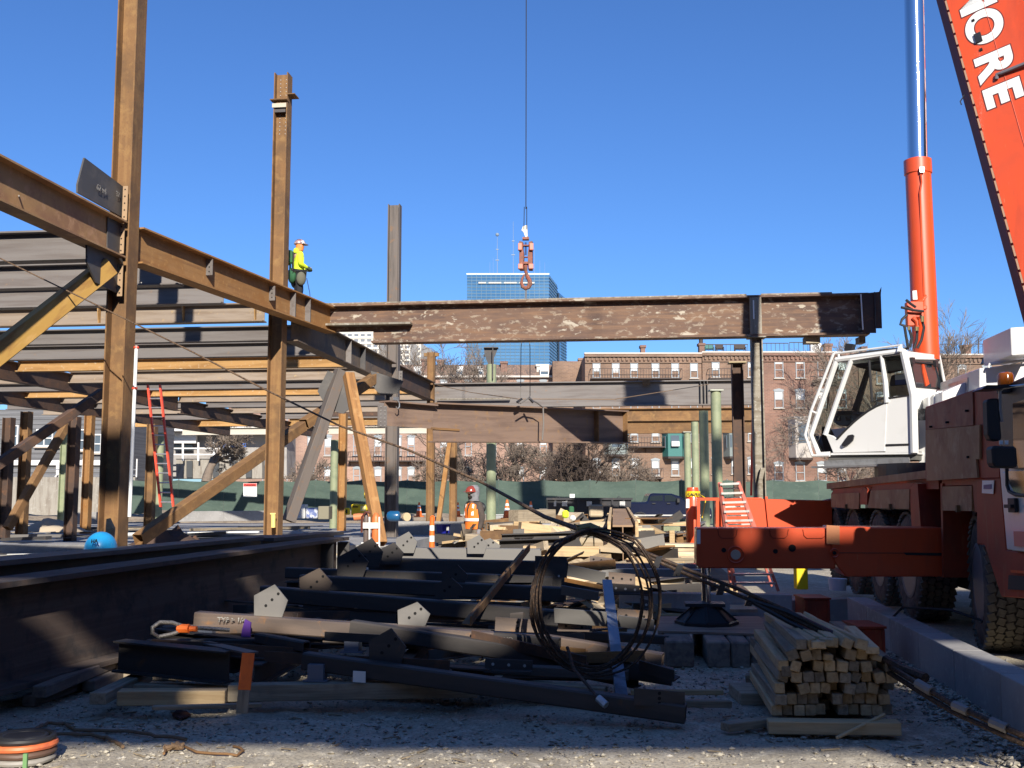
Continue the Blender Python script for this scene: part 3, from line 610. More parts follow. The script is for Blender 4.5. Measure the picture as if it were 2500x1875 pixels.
# ------------------------------------------------------------------ bare trees
BARK = mk("bark_grey", (.20, .155, .12), .95, layers=[(3, (.12, .095, .075), .45, .62)], var=.12)
BARKD = mk("bark_dark", (.07, .05, .04), .95)
def bare_tree(label, px, pyb, pyt, Y, spread=.8, seed=1, m=BARK, depth=6, trunk=.12, lean=0, group="bare winter trees behind the fence", name="bare_tree", low=.28):
    r_ = random.Random(seed); base = W(px, pyb, Y); H = W(px, pyt, Y).z - base.z
    base.z = max(0, base.z if pyb < 1190 else 0); H = W(px, pyt, Y).z - base.z
    e = empty(name, base, label, "tree", group); tr = MB(); cr = MB()
    def grow(p, d, L, r, k):
        n = 4; pts = [p]; q = p.copy()
        for i in range(n):
            d = (d + Vector((r_.gauss(0, .13), r_.gauss(0, .13), r_.gauss(.02, .09)))).normalized(); q = q + d * (L / n); pts.append(q.copy())
        rs = [max(.014, r * (1 - .4 * i / n)) for i in range(n + 1)]
        (tr if k >= depth - 1 else cr).tube(pts, rs, 7 if k >= depth - 1 else (4 if k > 2 else 3), cap=False)
        if k == 0: return
        c = r_.choice((3, 4, 4)) if k > 1 else 5
        for i in range(c):
            t = .45 + .55 * (i + 1) / c; a = pts[min(n, int(t * n))]
            ax = d.orthogonal().normalized(); ax.rotate(Quaternion(d, r_.random() * 6.28))
            nd = (d * r_.uniform(.55, 1.0) + ax * spread * r_.uniform(.45, 1.0)).normalized()
            grow(a, nd, L * r_.uniform(.58, .8), rs[-1] * r_.uniform(.6, .85), k - 1)
    grow(base, Vector((lean, 0, 1)).normalized(), H * low, trunk, depth)
    done("trunk", tr, m, e, smooth=60); done("crown", cr, m, e)
    return e
bare_tree("pale barked bare tree in front of the white building", 504, 1178, 960, 72, .85, 8, trunk=.36, depth=6, low=.30)
for i, (px, pyt, Y, sp, sd_, lab, m, tk) in enumerate((
    (1150, 835, 88, .55, 11, "tall bare tree left of the green pipe with the black bracket", BARK, .22),
    (1285, 830, 88, .5, 12, "tall bare tree with upright twigs in front of the blue tower", BARK, .22),
    (1262, 960, 72, 1.1, 13, "spreading bare tree with pale crooked limbs below the hanging girder", BARK, .3),
    (1330, 985, 70, 1.1, 14, "dense bare tree just right of the pale crooked one", BARK, .2),
    (1432, 965, 67, .9, 15, "small black trunked bare tree over the dumpster", BARKD, .22),
    (1505, 1040, 74, 1.0, 16, "thin bare tree in front of the low brick windows", BARK, .15),
    (1090, 1010, 80, .9, 17, "bare tree half hidden by the tan posts", BARK, .2),
    (745, 1040, 76, 1.0, 18, "bare tree behind the leaning grey strut", BARK, .2),
    (1890, 1120, 84, 1.0, 19, "low bare tree against the red brick house", BARK, .16),
    (2010, 1120, 84, 1.0, 20, "low bare tree below the crane cab", BARK, .16),
    (2170, 800, 100, .5, 21, "tall bare tree whose twigs show left of the lift cylinder", BARK, .25),
    (2320, 800, 100, .45, 22, "tall bare tree with twigs showing right of the lift cylinder", BARK, .25),
    (2060, 950, 90, .8, 23, "bare tree seen through the crane cab windows", BARK, .25))):
    bare_tree(lab, px, 1200, pyt, Y, sp, sd_, m, 6, tk, low=.30 if sp > .7 else .42)
# ================================================================== STEEL FRAME
def steel(name, label, cat, p0, p1, d, bf, mat, up=ZV, tf=.022, tw=.014, group=None, parent=None):
    M, L = frame(p0, p1, up); mb = MB().ibeam(L, d, bf, tf, tw)
    return done(name, mb, mat, parent, M, label, cat, group)
def hss(name, label, cat, p0, p1, w, h, mat, up=ZV, group=None, t=.012, parent=None, bevel=.012):
    M, L = frame(p0, p1, up); mb = MB(); a, b_ = w / 2, h / 2; c = .012
    oc = [(-a + c, -b_), (a - c, -b_), (a, -b_ + c), (a, b_ - c), (a - c, b_), (-a + c, b_), (-a, b_ - c), (-a, -b_ + c)]
    ic = [(x * (1 - t / a), z * (1 - t / b_)) for x, z in oc]; n = 8
    vs = [(x, p[0], p[1]) for x in (0, L) for p in oc] + [(x, p[0], p[1]) for x in (0, L) for p in ic]
    fs = []
    for i in range(n):
        j = (i + 1) % n
        fs += [(i, j, n + j, n + i), (2 * n + i, 3 * n + i, 3 * n + j, 2 * n + j), (i, 2 * n + i, 2 * n + j, j), (n + i, n + j, 3 * n + j, 3 * n + i)]
    mb.add(vs, fs); return done(name, mb, mat, parent, M, label, cat, group)
def angle(name, label, cat, p0, p1, w, h, mat, up=ZV, group=None, t=.012, parent=None, flip=1):
    M, L = frame(p0, p1, up); w *= flip
    pts = [(0, 0, 0), (0, w, 0), (0, w, t), (0, t * flip, t), (0, t * flip, h), (0, 0, h)]
    return done(name, MB().prism(pts, (L, 0, 0)), mat, parent, M, label, cat, group)
def channel(name, label, cat, p0, p1, w, h, mat, up=ZV, group=None, t=.012, parent=None):
    M, L = frame(p0, p1, up); a = w / 2
    pts = [(0, -a, 0), (0, a, 0), (0, a, -h), (0, a - t, -h), (0, a - t, -t), (0, -a + t, -t), (0, -a + t, -h), (0, -a, -h)]
    return done(name, MB().prism(pts, (L, 0, 0)), mat, parent, M, label, cat, group)
HOLE = mk("bolt_hole", (.008, .008, .008), .9); BOLT = mk("bolt_steel", (.42, .40, .37), .5, .5)
def plate(name, parent, pts, thick, mat, holes=(), hr=.011, hm=None, label=None):
    """flat plate through world points; holes in 2D world points show as round drilled marks on both faces"""
    pts = [Vector(p) for p in pts]; n = (pts[1] - pts[0]).cross(pts[2] - pts[0]).normalized()
    if n.dot(CAM - pts[0]) < 0: n = -n
    o = done(name, MB().prism([p - n * thick for p in pts], n * thick), mat, parent, label=label)
    if holes:
        mb = MB(); u = (pts[1] - pts[0]).normalized(); w = n.cross(u)
        for hpt in holes:
            hpt = Vector(hpt); hpt = hpt - n * (hpt - pts[0]).dot(n)
            mb.prism([hpt + (u * math.cos(k * .785) + w * math.sin(k * .785)) * hr - n * .001 for k in range(8)], n * .004)
        done("bolt_holes", mb, hm or HOLE, o, kind="stuff")
    return o
SH = Vector((0, 0, 1))
def column(label, px, pyb, Y, pytop, d, bf, mat, zb=0.0, up=RV, name="steel_column", group="rusty steel columns", tf=.024, base=True):
    b_ = W(px, pyb, Y); t = W(px, pytop, Y); p0 = Vector((b_.x, Y, zb)); p1 = Vector((b_.x, Y, t.z))
    o = steel(name, label, "steel column", p0, p1, d, bf, mat, up, tf, group=group)
    if base: done("base_plate", MB().box(p0 + ZV * .015, (d + .12, bf + .12, .03), (RV, DV, ZV)), mat, o)
    return o
C1 = column("tall rusty steel column at the left front, running out of the top of the picture", 277, 1250, 18.0, -120, .36, .36, RUST, zb=.02)
C2 = column("second rusty steel column with small brackets near its free top, the yellow worker behind it", 667, 1280, 24.4, 183, .335, .335, RUST)
C3 = column("third steel column with a grey web standing free against the sky, left of the hook", 955, 1290, 35.0, 501, .40, .34, GREYB, tf=.03)
C4 = column("shorter tan steel column with small ears at its top, left of the green pipe column", 1050, 1300, 41.0, 860, .285, .27, RUST)
C5 = column("thin tan steel column just left of the orange vest worker", 1106, 1290, 46.0, 1060, .30, .26, RUST)
# column details
p = lambda px, py, Y: W(px, py, Y)
x2 = WM[C2.name].to_translation()
for k, (dx, z, w, dd, m) in enumerate(((0, p(688, 252, 24.4).z, .40, -.18, RUST), (.26, p(700, 236, 24.4).z, .2, 0, RUST))):
    c = Vector((x2.x, x2.y, z)) + RV * (dx - .02) + DV * dd
    done("seat_bracket", MB().box(c, (w, .2 if k == 0 else .34, .022), (RV, DV, ZV)), m, C2)
c = Vector((x2.x, x2.y, p(688, 264, 24.4).z)) - DV * .19
done("splice_plate", MB().box(c - RV * .02, (.34, .02, .10), (RV, DV, ZV)), mk("plate_pale", (.5, .46, .36), .7), C2)
done("shear_tab", MB().box(c - ZV * .1 - RV * .02 + DV * .05, (.28, .02, .10), (RV, DV, ZV)), MILL, C2)
mb = MB()
for r_ in range(15):
    if 7 <= r_ < 9: continue
    for s_ in (-.055, .085): mb.box(Vector((x2.x, x2.y, p(688, 196 + r_ * 9.4, 24.4).z)) + RV * s_ - DV * .012, (.02, .012, .02), (RV, DV, ZV))
done("bolt_heads", mb, BOLT, C2, kind="stuff")
x4 = WM[C4.name].to_translation(); zt = p(1050, 866, 41).z
for s_ in (-1, 1): done("top_ear", MB().box(Vector((x4.x, x4.y, zt)) + RV * s_ * .22, (.14, .12, .13), (RV, DV, ZV)), RUST, C4)
x1 = WM[C1.name].to_translation()
for (ya, yb, dx, dn) in ((462, 545, .065, 5), (553, 625, .03, 5), (650, 728, .03, 5)):
    za, zb = p(318, ya, 18).z, p(318, yb, 18).z; c = Vector((x1.x, x1.y, 0)) + RV * (.02 + dx) - DV * .185
    q = [c + RV * -.04 + ZV * zb, c + RV * .05 + ZV * zb, c + RV * .05 + ZV * za, c + RV * -.04 + ZV * za]
    plate("shear_tab", C1, q, .014, mk("tab_tan", (.36, .24, .14), .8) if ya == 462 else bpy.data.materials["tab_tan"], [c + ZV * (zb + (za - zb) * (i + .5) / dn) for i in range(dn)], .014)
# ---- main girder line
c1 = x1.copy()
zt1 = 6.37
g0a = Vector((c1.x, c1.y, zt1 - .32)) - DV * .20 + RV * .0; g0b = g0a - DV * 10.5
G0 = steel("steel_girder", "big rusty girder coming in from the upper left to the tall front column", "steel girder", g0b, g0a, .64, .32, RUSTL, tf=.03, group="floor girders on the column line")
g1a = Vector((c1.x + .12, 18.22, zt1 - .32)); g1b = Vector((-4.52, 26.35, zt1 - .32))
G1 = steel("steel_girder", "rusty girder with small bolted clips between the tall front column and the second column", "steel girder", g1a, g1b, .64, .32, RUSTO, tf=.03, group="floor girders on the column line")
d1 = (g1b - g1a).normalized(); n1 = Vector((d1.y, -d1.x, 0))
def on_g(px, py, A, n, off): return onp(px, py, A + n * off, n)
for px, py in ((511, 652), (664, 716)):
    c = on_g(px, py, g1a, n1, .08); a_ = c - ZV * .16; b_ = c + ZV * .16
    o = plate("clip_angle", G1, [a_ - n1 * .07, a_ + n1 * .07, b_ + n1 * .07, b_ - n1 * .07], .014, MILLG, [c + ZV * z for z in (-.09, 0, .09)], .016)
    done("clip_leg", MB().box(c - n1 * .065 + d1 * .05, (.09, .014, .32), (d1, n1, ZV)), MILLG, o)
for px in (714, 751):
    c = on_g(px, 757, g1a, n1, .07); done("stiffener", MB().box(Vector((c.x, c.y, zt1 - .32)) + n1 * .003, (.014, .146, .578), (d1, n1, ZV)), MILLG, G1)
mb = MB()
for px, py in ((46, 478), (345, 690)): mb.tube([on_g(px, py, g0a, RV, .01), on_g(px, py, g0a, RV, .16)], .012, 6)
done("stud", mb, BOLT, G0)
z2 = 6.02
g2a = Vector((W(690, 780, 24.9).x, 24.9, z2 - .36)); x3 = WM[C3.name].to_translation(); x3g = Vector((x3.x, x3.y, z2 - .36))
g2a = x3g - DV * 10.4
G2 = steel("steel_girder", "dark mottled girder between the second and third columns", "steel girder", g2a, x3g - DV * .2, .72, .34, mk("girder_dark", (.17, .115, .075), .8, layers=[(1.3, (.10, .08, .065), .42, .6), (6, (.22, .15, .09), .52, .7)], bump=((20), .2)), tf=.03, group="floor girders on the column line")
G3 = steel("steel_girder", "short rusty girder between the third column and the tan column with ears", "steel girder", x3g + DV * .2, Vector((x4.x, x4.y, z2 - .36)) - DV * .15, .72, .34, RUSTD, tf=.03, group="floor girders on the column line")
for px in (851, 886): 
    c = onp(px, 860, g2a + RV * .08, RV); done("stiffener", MB().box(Vector((c.x, c.y, z2 - .36)) + RV * .004, (.016, .155, .658), (DV, RV, ZV)), MILLG if px == 851 else MILL, G2)
c = x3g + RV * .22 - DV * .05 + ZV * .02
plate("bolted_plate", C3, [c - RV * .11 - ZV * .36, c + RV * .11 - ZV * .36, c + RV * .11 + ZV * .1, c - RV * .11 + ZV * .1], .016, MILLG, [c + RV * s_ + ZV * z for s_ in (-.06, .06) for z in (-.3, -.2, -.1, 0)], .018)
# big gusset plates at the front column
pl = RV.dot(g0a) + .01
GUS = mk("gusset_steel", (.085, .08, .078), .6, .2, layers=[(2, (.12, .11, .10), .5, .65), (20, (.2, .19, .17), .66, .7, .6)])
q = [gx(a_, b_, pl) for a_, b_ in ((190, 470), (190, 450), (207, 385), (304, 458), (304, 533))]
o = plate("gusset_plate", G0, q, .03, GUS)
text("chalk_mark", "62 x4", .14, INK, o, gx(236, 462, pl + .035), DV, ZV, .0)
text("chalk_mark", "37", .13, INK, o, gx(283, 478, pl + .035), DV, ZV, .0)
q = [gx(a_, b_, pl) for a_, b_ in ((213, 598), (312, 634), (300, 722), (235, 690), (213, 640))]
plate("gusset_plate", G0, q, .03, GUS)
q = [gx(a_, b_, pl + .02) for a_, b_ in ((263, 526), (300, 545), (300, 624), (262, 608))]
plate("web_plate", G0, q, .016, GUS)
# ---- top girder to the right, carried by the zinc post
P0 = W(785, 742, 26.3); t0 = Vector((P0.x, P0.y, 6.42)); zc = 6.42 - .49
def tg(px, off=0): d = ray(px, 780); q_ = onp(px, 780, t0, DV); return Vector((q_.x, q_.y, 0))
a_ = tg(912); b_ = tg(2118)
TGI = steel("steel_girder", "long mottled top girder with peeling white scale, ending at the zinc coloured post", "steel girder", Vector((a_.x, a_.y, zc)), Vector((b_.x, b_.y, zc)), .98, .42, WEBM, tf=.05, tw=.02)
s_ = tg(786); ax = (RV, DV, ZV)
def between(pa, pb, z, h, dy=0, t=.02): c = (pa + pb) / 2; return MB().box(Vector((c.x, c.y, z)) + DV * dy, ((pb - pa).length, t, h), ax)
mb = between(s_, a_, 6.42 - .025, .05, t=.42); mb.box((s_ + a_) / 2 + ZV * (6.37 - .31), ((a_ - s_).length, .02, .62), ax); done("coped_end", mb, WEBM, TGI)
sa, sb = tg(776), tg(1008)
done("seat_flange", between(sa, sb, W(900, 792, 26).z, .05, dy=-.15, t=.28), LINTEL, TGI)
done("top_flange_plate", between(s_ + RV * .1, tg(1822), 6.42 + .02, .035, t=.36), LINTEL, TGI)
done("top_flange_plate", between(tg(1858), tg(2030), 6.42 + .02, .035, t=.36), LINTEL, TGI)
for px, w_, m in ((1843, .27, LINTEL),):
    c = tg(px); done("bearing_stiffener", MB().box(Vector((c.x, c.y, zc)) - DV * .118, (w_, .19, .872), ax), m, TGI)
c = tg(1838); done("weld_strip", MB().box(Vector((c.x, c.y, zc + .14)) - DV * .22, (.03, .02, .45), ax), REFL, TGI)
c = tg(2108); done("end_plate", MB().box(Vector((c.x + .22, c.y, zc + .06)) - DV * .14, (.02, .33, .86), ax), MILL, TGI)
done("end_web", MB().prism([Vector((c.x + q_[0], c.y - .26 + q_[1] * .0, zc + q_[1])) for q_ in ((-.1, .46), (.30, .50), (.36, .62), (.34, .44), (.34, -.36), (.2, -.36), (.2, -.47), (-.1, -.47))], DV * .02), RUSTD, TGI)
done("end_rod", MB().tube([Vector((c.x - .12, c.y - .3, zc - .40)), Vector((c.x - .14, c.y - .3, zc + .43))], .016, 6), REFL, TGI)
for px, y0, y1 in ((1965, 829, 843), (2095, 829, 841)):
    A = W(px, y0, 25); Bq = W(px + (35 if px < 2000 else 15), y1, 25); done("timber_pad", MB().box(((A.x + Bq.x) / 2, 25.05, zc - .49 - .08), (Bq.x - A.x, .3, .15)), WOODG, TGI)
c = tg(1845)
ZP = steel("steel_post", "zinc grey steel post carrying the right end of the long top girder", "steel post", Vector((c.x, c.y, 0)), Vector((c.x, c.y, zc - .515)), .27, .27, LINTEL, RV, .026, group=None)
done("cap_plate", MB().box(Vector((c.x, c.y, zc - .503)), (.42, .42, .024), ax), LINTEL, ZP)
done("raking_foot", MB().prism([W(1843, 1215, c.y - .2), W(1853, 1215, c.y - .2), W(1868, 1142, c.y - .2), W(1858, 1142, c.y - .2)], DV * .12), LINTEL, ZP)
cb = W(1806, 1200, 28.0)
BP = steel("steel_post", "brown steel post with a cap plate, just left of the zinc grey post", "steel post", Vector((cb.x, 28, 0)), Vector((cb.x, 28, W(1806, 888, 28).z)), .30, .28, RUSTD, RV, .024)
done("cap_plate", MB().box(Vector((cb.x, 28, W(1806, 886, 28).z)), (.46, .42, .03), ax), mk("cap_tan", (.42, .34, .2), .8), BP)
done("red_rod", MB().tube([W(1838, 1000, 30), W(1834, 1210, 30)], .035, 6), REDP, label="thin red upright pole between the two steel posts", cat="pole")
# ---- girder hanging from the crane
ha = W(935, 978, 24.0); hb = W(1530, 1000, 31.0); hx = Vector((hb.x - ha.x, hb.y - ha.y, 0)); hb = Vector((hb.x, hb.y, 0)); zt_h = ha.z
hn = Vector((hx.y, -hx.x, 0)).normalized(); hd = hx.normalized()
def hg(px): q_ = onp(px, 1000, Vector((ha.x, ha.y, 0)), hn); return Vector((q_.x, q_.y, 0))
a_ = hg(1057); b_ = hg(1524); z_ = zt_h - .47
HG = steel("steel_girder", "dark rusty girder hanging level from the crane slings, a diagonal shadow across its web", "steel girder", Vector((a_.x, a_.y, z_ + .05)), Vector((b_.x, b_.y, z_ + .30)), .94, .36, HANG, tf=.035, tw=.02)
s_ = hg(938); hax = (hd, -hn, ZV)
c = (s_ + a_) / 2; L_ = (a_ - s_).length
done("coped_end", MB().box(c + ZV * (zt_h - .018), (L_, .36, .035), hax).box(c + ZV * (zt_h - .30), (L_, .02, .53), hax), HANG, HG)
c = hg(932); done("bolted_end_plate", MB().box(c + ZV * (zt_h - .36) + hn * .02, (.26, .03, .48), hax), MILLG, HG)
mb = MB()
for r_ in range(6):
    for q_ in (-.06, .06): mb.box(c + ZV * (zt_h - .57 + r_ * .085) + hn * .04 + hd * q_, (.028, .014, .028), hax)
done("bolt_heads", mb, BOLT, HG, kind="stuff")
for px, m in ((1450, RUST), (1520, RUST)):
    c = hg(px)
    for s2 in (-1, 1): done("stiffener", MB().box(c + ZV * (z_ + (.25 if px < 1500 else .295)) + hn * (.09 * s2), (.02, .155, .862), hax), m, HG)
c1_, c2_ = hg(1052), hg(1120); done("slot", MB().box((c1_ + c2_) / 2 + ZV * (zt_h - .56) + hn * .02, ((c2_ - c1_).length, .03, .05), hax), RUST, HG)
mb = MB(); c = hg(955)
mb.box(c + ZV * (zt_h + .05) + hn * .1, (.16, .12, .08), hax)
mb.tube([c + hn * .2 + ZV * (zt_h + .02), c + hn * .22 + ZV * (zt_h - .05) + hd * .05, c + hn * .22 + ZV * (zt_h - .14) + hd * .05, c + hn * .22 + ZV * (zt_h - .18), c + hn * .22 + ZV * (zt_h - .14) - hd * .05], .014, 6)
done("beam_clamp", mb, ALU, label="pale beam clamp with a hook on the left end of the hanging girder", cat="clamp")
# ---- girders further back
b3 = Vector((x4.x + .14, x4.y, 5.98))
def far_girder(label, A, px1, d, mat, parts=()):
    q_ = onp(px1, 1000, A, DV); B_ = Vector((q_.x, q_.y, A.z))
    return steel("steel_girder", label, "steel girder", A - ZV * d / 2, B_ - ZV * d / 2, d, .36, mat, tf=.04, tw=.02, group="girders crossing the far bays")
T3 = far_girder("long grey girder crossing behind the hanging girder to the zinc post", b3 + RV * 0, 1862, .94, MILLG)
q1 = onp(1068, 974, b3 - DV * .19, DV); q2 = onp(1246, 974, b3 - DV * .19, DV)
done("ledge_flange", MB().box((q1 + q2) / 2, ((q2 - q1).length, .12, .04), ax), LINTEL, T3)
for px in (1710, 1719, 1727): 
    q_ = onp(px, 965, b3, DV); done("stiffener", MB().box(Vector((q_.x, q_.y, 5.98 - .47)) - DV * .09, (.03, .15, .85), ax), MILL, T3)
q_ = onp(1578, 945, b3 - DV * .2, DV); done("top_clip", MB().box(Vector((q_.x, q_.y, 5.98 - .08)), (.28, .06, .2), ax), RUST, T3)
A4 = W(1530, 999, 52); far_girder("rusty brown girder seen under the long grey girder at the right", Vector((A4.x - 3, 52, A4.z)), 1842, .62, RUST)
A5 = W(1530, 1028, 60); far_girder("furthest rusty girder at the right, lowest in the picture above the brick wall", Vector((A5.x - 1.5, 60, A5.z)), 1842, .72, RUST)
A6 = W(900, 1012, 54); far_girder("far dark beam behind the leaning timbers", Vector((A6.x - 2, 54, A6.z + .4)), 1075, .5, RUSTD)
# ---- green pipe columns
def pipe(label, px, r, Y, pytop, cap=None, zb=0):
    b_ = W(px, 1200, Y); t = W(px, pytop, Y); o = done("pipe_column", MB().tube([(b_.x, Y, zb), (b_.x, Y, t.z)], r, 20), GREENP, label=label, cat="pipe column", group="green pipe columns", smooth=True)
    if cap: done("cap_plate", MB().box((b_.x, Y, t.z + .02), (cap, cap, .04)), mk("cap_pale", (.45, .47, .38), .6) if "cap_pale" not in bpy.data.materials else bpy.data.materials["cap_pale"], o)
    return o
GP = pipe("tall pale green pipe column with a black bracket on its top, right of the orange vest worker", 1199, .205, 45, 890)
P_ = W(1199, 850, 45); Q_ = W(1199, 905, 45); X_ = P_.x
done("top_bracket", MB().prism([(X_ - .30, 44.9, P_.z), (X_ + .30, 44.9, P_.z), (X_ + .12, 44.9, P_.z - .45), (X_ + .12, 44.9, P_.z - 1.5), (X_ + .02, 44.9, P_.z - .9), (X_ - .1, 44.9, P_.z - .75), (X_ - .28, 44.9, P_.z - .3)], (0, .04, 0)).box((X_, 45, P_.z), (.62, .5, .04)).box((X_ + .08, 44.8, P_.z - .7), (.04, .4, 1.3)), MILL, GP)
pipe("bright green pipe column with a cap plate right behind the stepladder", 1752, .175, 36, 955, .46)
pipe("dark shaded green pipe column under the long grey girder", 1721, .17, 39, 1003)
pipe("green pipe column under the rusty brown girder, left of the dark one", 1699, .175, 51, 1030)
pipe("slim light green pipe column beside the teal bay window", 1680, .19, 59, 1056, .5)
pipe("green pipe column left of the striped rusty post", 815, .16, 44, 1074)
pipe("light green pipe column behind the orange ladder", 387, .17, 46, 1058, .4, .3)
# ---- floor beams, left bays
Lm = lambda Y: -6.65 + .125 * (Y - 18) if Y < 26 else x3.x + .12 * (Y - x3.y) - .1
L2 = lambda Y: -15.2 + .12 * (Y - 40)
YM = mk("beam_ochre", (.42, .24, .085), .8, layers=[((.5, 5, 5), (.30, .16, .05), .45, .62), (9, (.5, .38, .24), .58, .7)], var=.1)
PK = mk("beam_pinkgrey", (.27, .215, .165), .75, layers=[((.5, 6, 6), (.20, .145, .10), .45, .62), (9, (.36, .26, .14), .6, .7)], var=.1)
rows = [(553, 6.3, .55, MILLG), (633, 6.3, .5, MILLG), (687, 6.3, .48, MILLG), (738, 6.3, .47, PK), (793, 6.0, .40, MILLG), (832, 6.0, .42, MILLG), (867, 6.0, .38, YM), (897, 6.0, .42, PK), (926, 6.0, .3, MILLG), (942, 6.0, .33, YM), (958, 6.0, .33, PK), (973, 6.0, .33, MILLG), (987, 6.0, .36, PK), (1003, 6.0, .36, MILLG), (1019, 6.0, .42, YM), (1040, 6.0, .48, mk("beam_pale", (.5, .46, .38), .8))]
ordn = ["nearest", "second", "third", "fourth", "fifth", "sixth", "seventh", "eighth", "ninth", "tenth", "eleventh", "twelfth", "thirteenth", "fourteenth", "fifteenth", "sixteenth and furthest"]
colw = {MILLG.name: "grey", PK.name: "pinkish grey", YM.name: "ochre", "beam_pale": "pale"}
for i, (py, z, d, m) in enumerate(rows):
    Y = 2600 * (z - 1.75) / (1205 - py) * .998
    xa = Lm(Y) - .2
    for s_, (xl, xr, lab) in enumerate(((L2(Y) + .2 if Y > 28 else -16, xa, "right"), (L2(Y) - 9.5, L2(Y) - .2, "left"))):
        if s_ == 1 and Y < 28: continue
        yl = Y + .12 * (xa - xl); yr = Y + .12 * (xa - xr)
        o = steel("floor_beam", "%s %s floor beam counted from the front%s" % (ordn[i], colw[m.name], "" if Y < 28 else ", its %s half%s" % (lab, " beside the main columns" if lab == "right" else " left of the inner girder line")), "floor beam",
              (xl, yl, z - d * .48), (xr, yr, z - d * .48), d * .96, .30, m, tf=.03, group="floor beams of the left bays")
        if i == 3 and s_ == 0:
            for px in (245, 450, 625, 668): 
                q_ = onp(px, 770, Vector((xr, yr, 0)), DV); done("stiffener", MB().prism([Vector((q_.x, q_.y, z - d + .02)) - DV * .02, Vector((q_.x, q_.y, z - d + .02)) - DV * .1, Vector((q_.x, q_.y, z - .02)) - DV * .18, Vector((q_.x, q_.y, z - .02)) - DV * .02], RV * .02), YM, o)
def inner(label, X40, Y0, Y1, d, off=.0):
    a_ = Vector((X40 + .12 * (Y0 - 40), Y0, 5.62 - off)); b_ = Vector((X40 + .12 * (Y1 - 40), Y1, 5.62 - off))
    return steel("steel_girder", label, "steel girder", a_, b_, d, .3, RUSTD, tf=.03, group="inner girders carrying the floor beams")
inner("inner girder line running back behind the tall front column", -15.2, 28, 46, .62)
inner("back stretch of the inner girder line, right of the orange ladder", -15.2, 46.3, 68, .62, .1)
inner("outer girder line at the far left", -20.6, 38, 66, .62)
for px, Y, top, lab, m in ((10, 33, 1020, "dark column at the left edge of the picture", RUSTD), (53, 34, 1005, "shadow striped column second from the left edge", RUST), (172, 32, 1018, "dark column left of the tall front column, with a lit foot", RUSTD), (209, 38, 1015, "narrow shadow striped column just left of the tall front column", RUSTO), (364, 36, 1035, "shadow striped column beside the orange ladder", RUST), (834, 41, 1010, "shadow striped post behind the leaning timbers", RUSTO), (150, 47, 1030, "thin far column behind the dark one", GREENP)):
    column(lab, px, 1280, Y, top, .28, .27, m, zb=.3, tf=.02)
# ---- braces
hss("brace", "thick ochre square steel brace rising from the left edge to the tall front column", "brace", W(-60, 905, 15.9), W(262, 652, 17.5), .31, .31, mk("brace_ochre", (.42, .245, .06), .7, layers=[((1.2, 4, 4), (.27, .13, .04), .45, .62), ((2, 9, 9), (.5, .3, .1), .52, .68)], bump=((20), .15)), up=ZV)
hss("brace", "long dark square brace running up from behind the girder pile past the second column", "brace", W(338, 1318, 22.0), W(738, 1040, 27.2), .25, .25, RUST)
hss("brace", "upper end of a dark brace meeting a gusset left of the hanging girder", "brace", W(742, 1036, 27.4), W(918, 920, 30.0), .27, .27, RUST)
hss("brace", "grey square strut leaning down to the left from under the mottled girder", "brace", W(705, 1272, 26.6), W(832, 905, 27.4), .27, .27, GREYB)
hss("brace", "ochre square strut leaning down to the right in front of the third column", "brace", W(930, 1328, 22.6), W(851, 915, 24.4), .22, .22, TIMB)
hss("brace", "thin ochre strut leaning between the two tan columns", "brace", W(1068, 1290, 40), W(1098, 1080, 43), .17, .22, RUSTO)
hss("brace", "lattice brace from the left edge up to the tall front column, striped by shadow", "brace", W(-40, 1158, 27), W(250, 958, 30), .24, .24, RUSTD)
hss("brace", "short steep brace at the far left between two striped columns", "brace", W(18, 1290, 31), W(166, 1030, 33), .22, .22, RUST)
q = [W(a_, b_, 27.3) for a_, b_ in ((800, 905), (872, 935), (862, 990), (838, 1010), (800, 1000), (775, 955))]
done("gusset_plate", MB().prism(q, DV * .03), GUS, label="dark gusset plate where the two leaning struts meet", cat="gusset plate")
q = [W(a_, b_, 29.8) for a_, b_ in ((905, 905), (985, 930), (970, 960), (930, 965), (915, 950))]
done("gusset_plate", MB().prism(q, DV * .03), GUS, label="dark bolted gusset plate under the third column's girder", cat="gusset plate")
# ---- ladders, pole, ropes
def ladder(name, label, A, B_, w, rungs, mr, mrung, r=.03, side=RV, overlap=True, group=None):
    e = empty(name, A, label, "ladder", group)
    u = (B_ - A); L = u.length; u = u / L; n = side.cross(u).normalized()
    for s_ in (-1, 1):
        done("side_rail", MB().box((A + B_) / 2 + side * (s_ * w / 2), (L, .055, .08), (u, side, n)), mr, e)
    for i in range(rungs):
        c = A + u * (L * (i + .5) / rungs); done("rung", MB().tube([c - side * (w / 2 - .01), c + side * (w / 2 - .01)], r * .8, 6), mrung, e)
    return e
ladder("extension_ladder", "tall orange extension ladder with pale rungs leaning on the inner girder", W(408, 1238, 30.5), W(376, 940, 31.5), .38, 13, REDP, ALU)
a_, b_ = W(316, 1262, 17.6), W(333, 845, 17.9)
e = done("white_pole", MB().tube([a_, b_], .03, 10), REFL, label="thin white pole with red collars standing against the tall front column", cat="pole", smooth=True)
for t in (0.985, .74): done("red_collar", MB().tube([a_.lerp(b_, t), a_.lerp(b_, t + .012)], .045, 10), REDP, e)
done("yellow_marker", MB().tube([W(667, 1288, 24.1), W(667, 1256, 24.1)], .05, 8).box(W(667, 1254, 24.1), (.12, .08, .03)), mk("yellow_pale", (.8, .62, .2), .6), label="short yellow wrapped post at the foot of the second column", cat="post")
def cat(a_, b_, sag, n=24): return [a_.lerp(b_, i / n) - ZV * (sag * 4 * (i / n) * (1 - i / n)) for i in range(n + 1)]
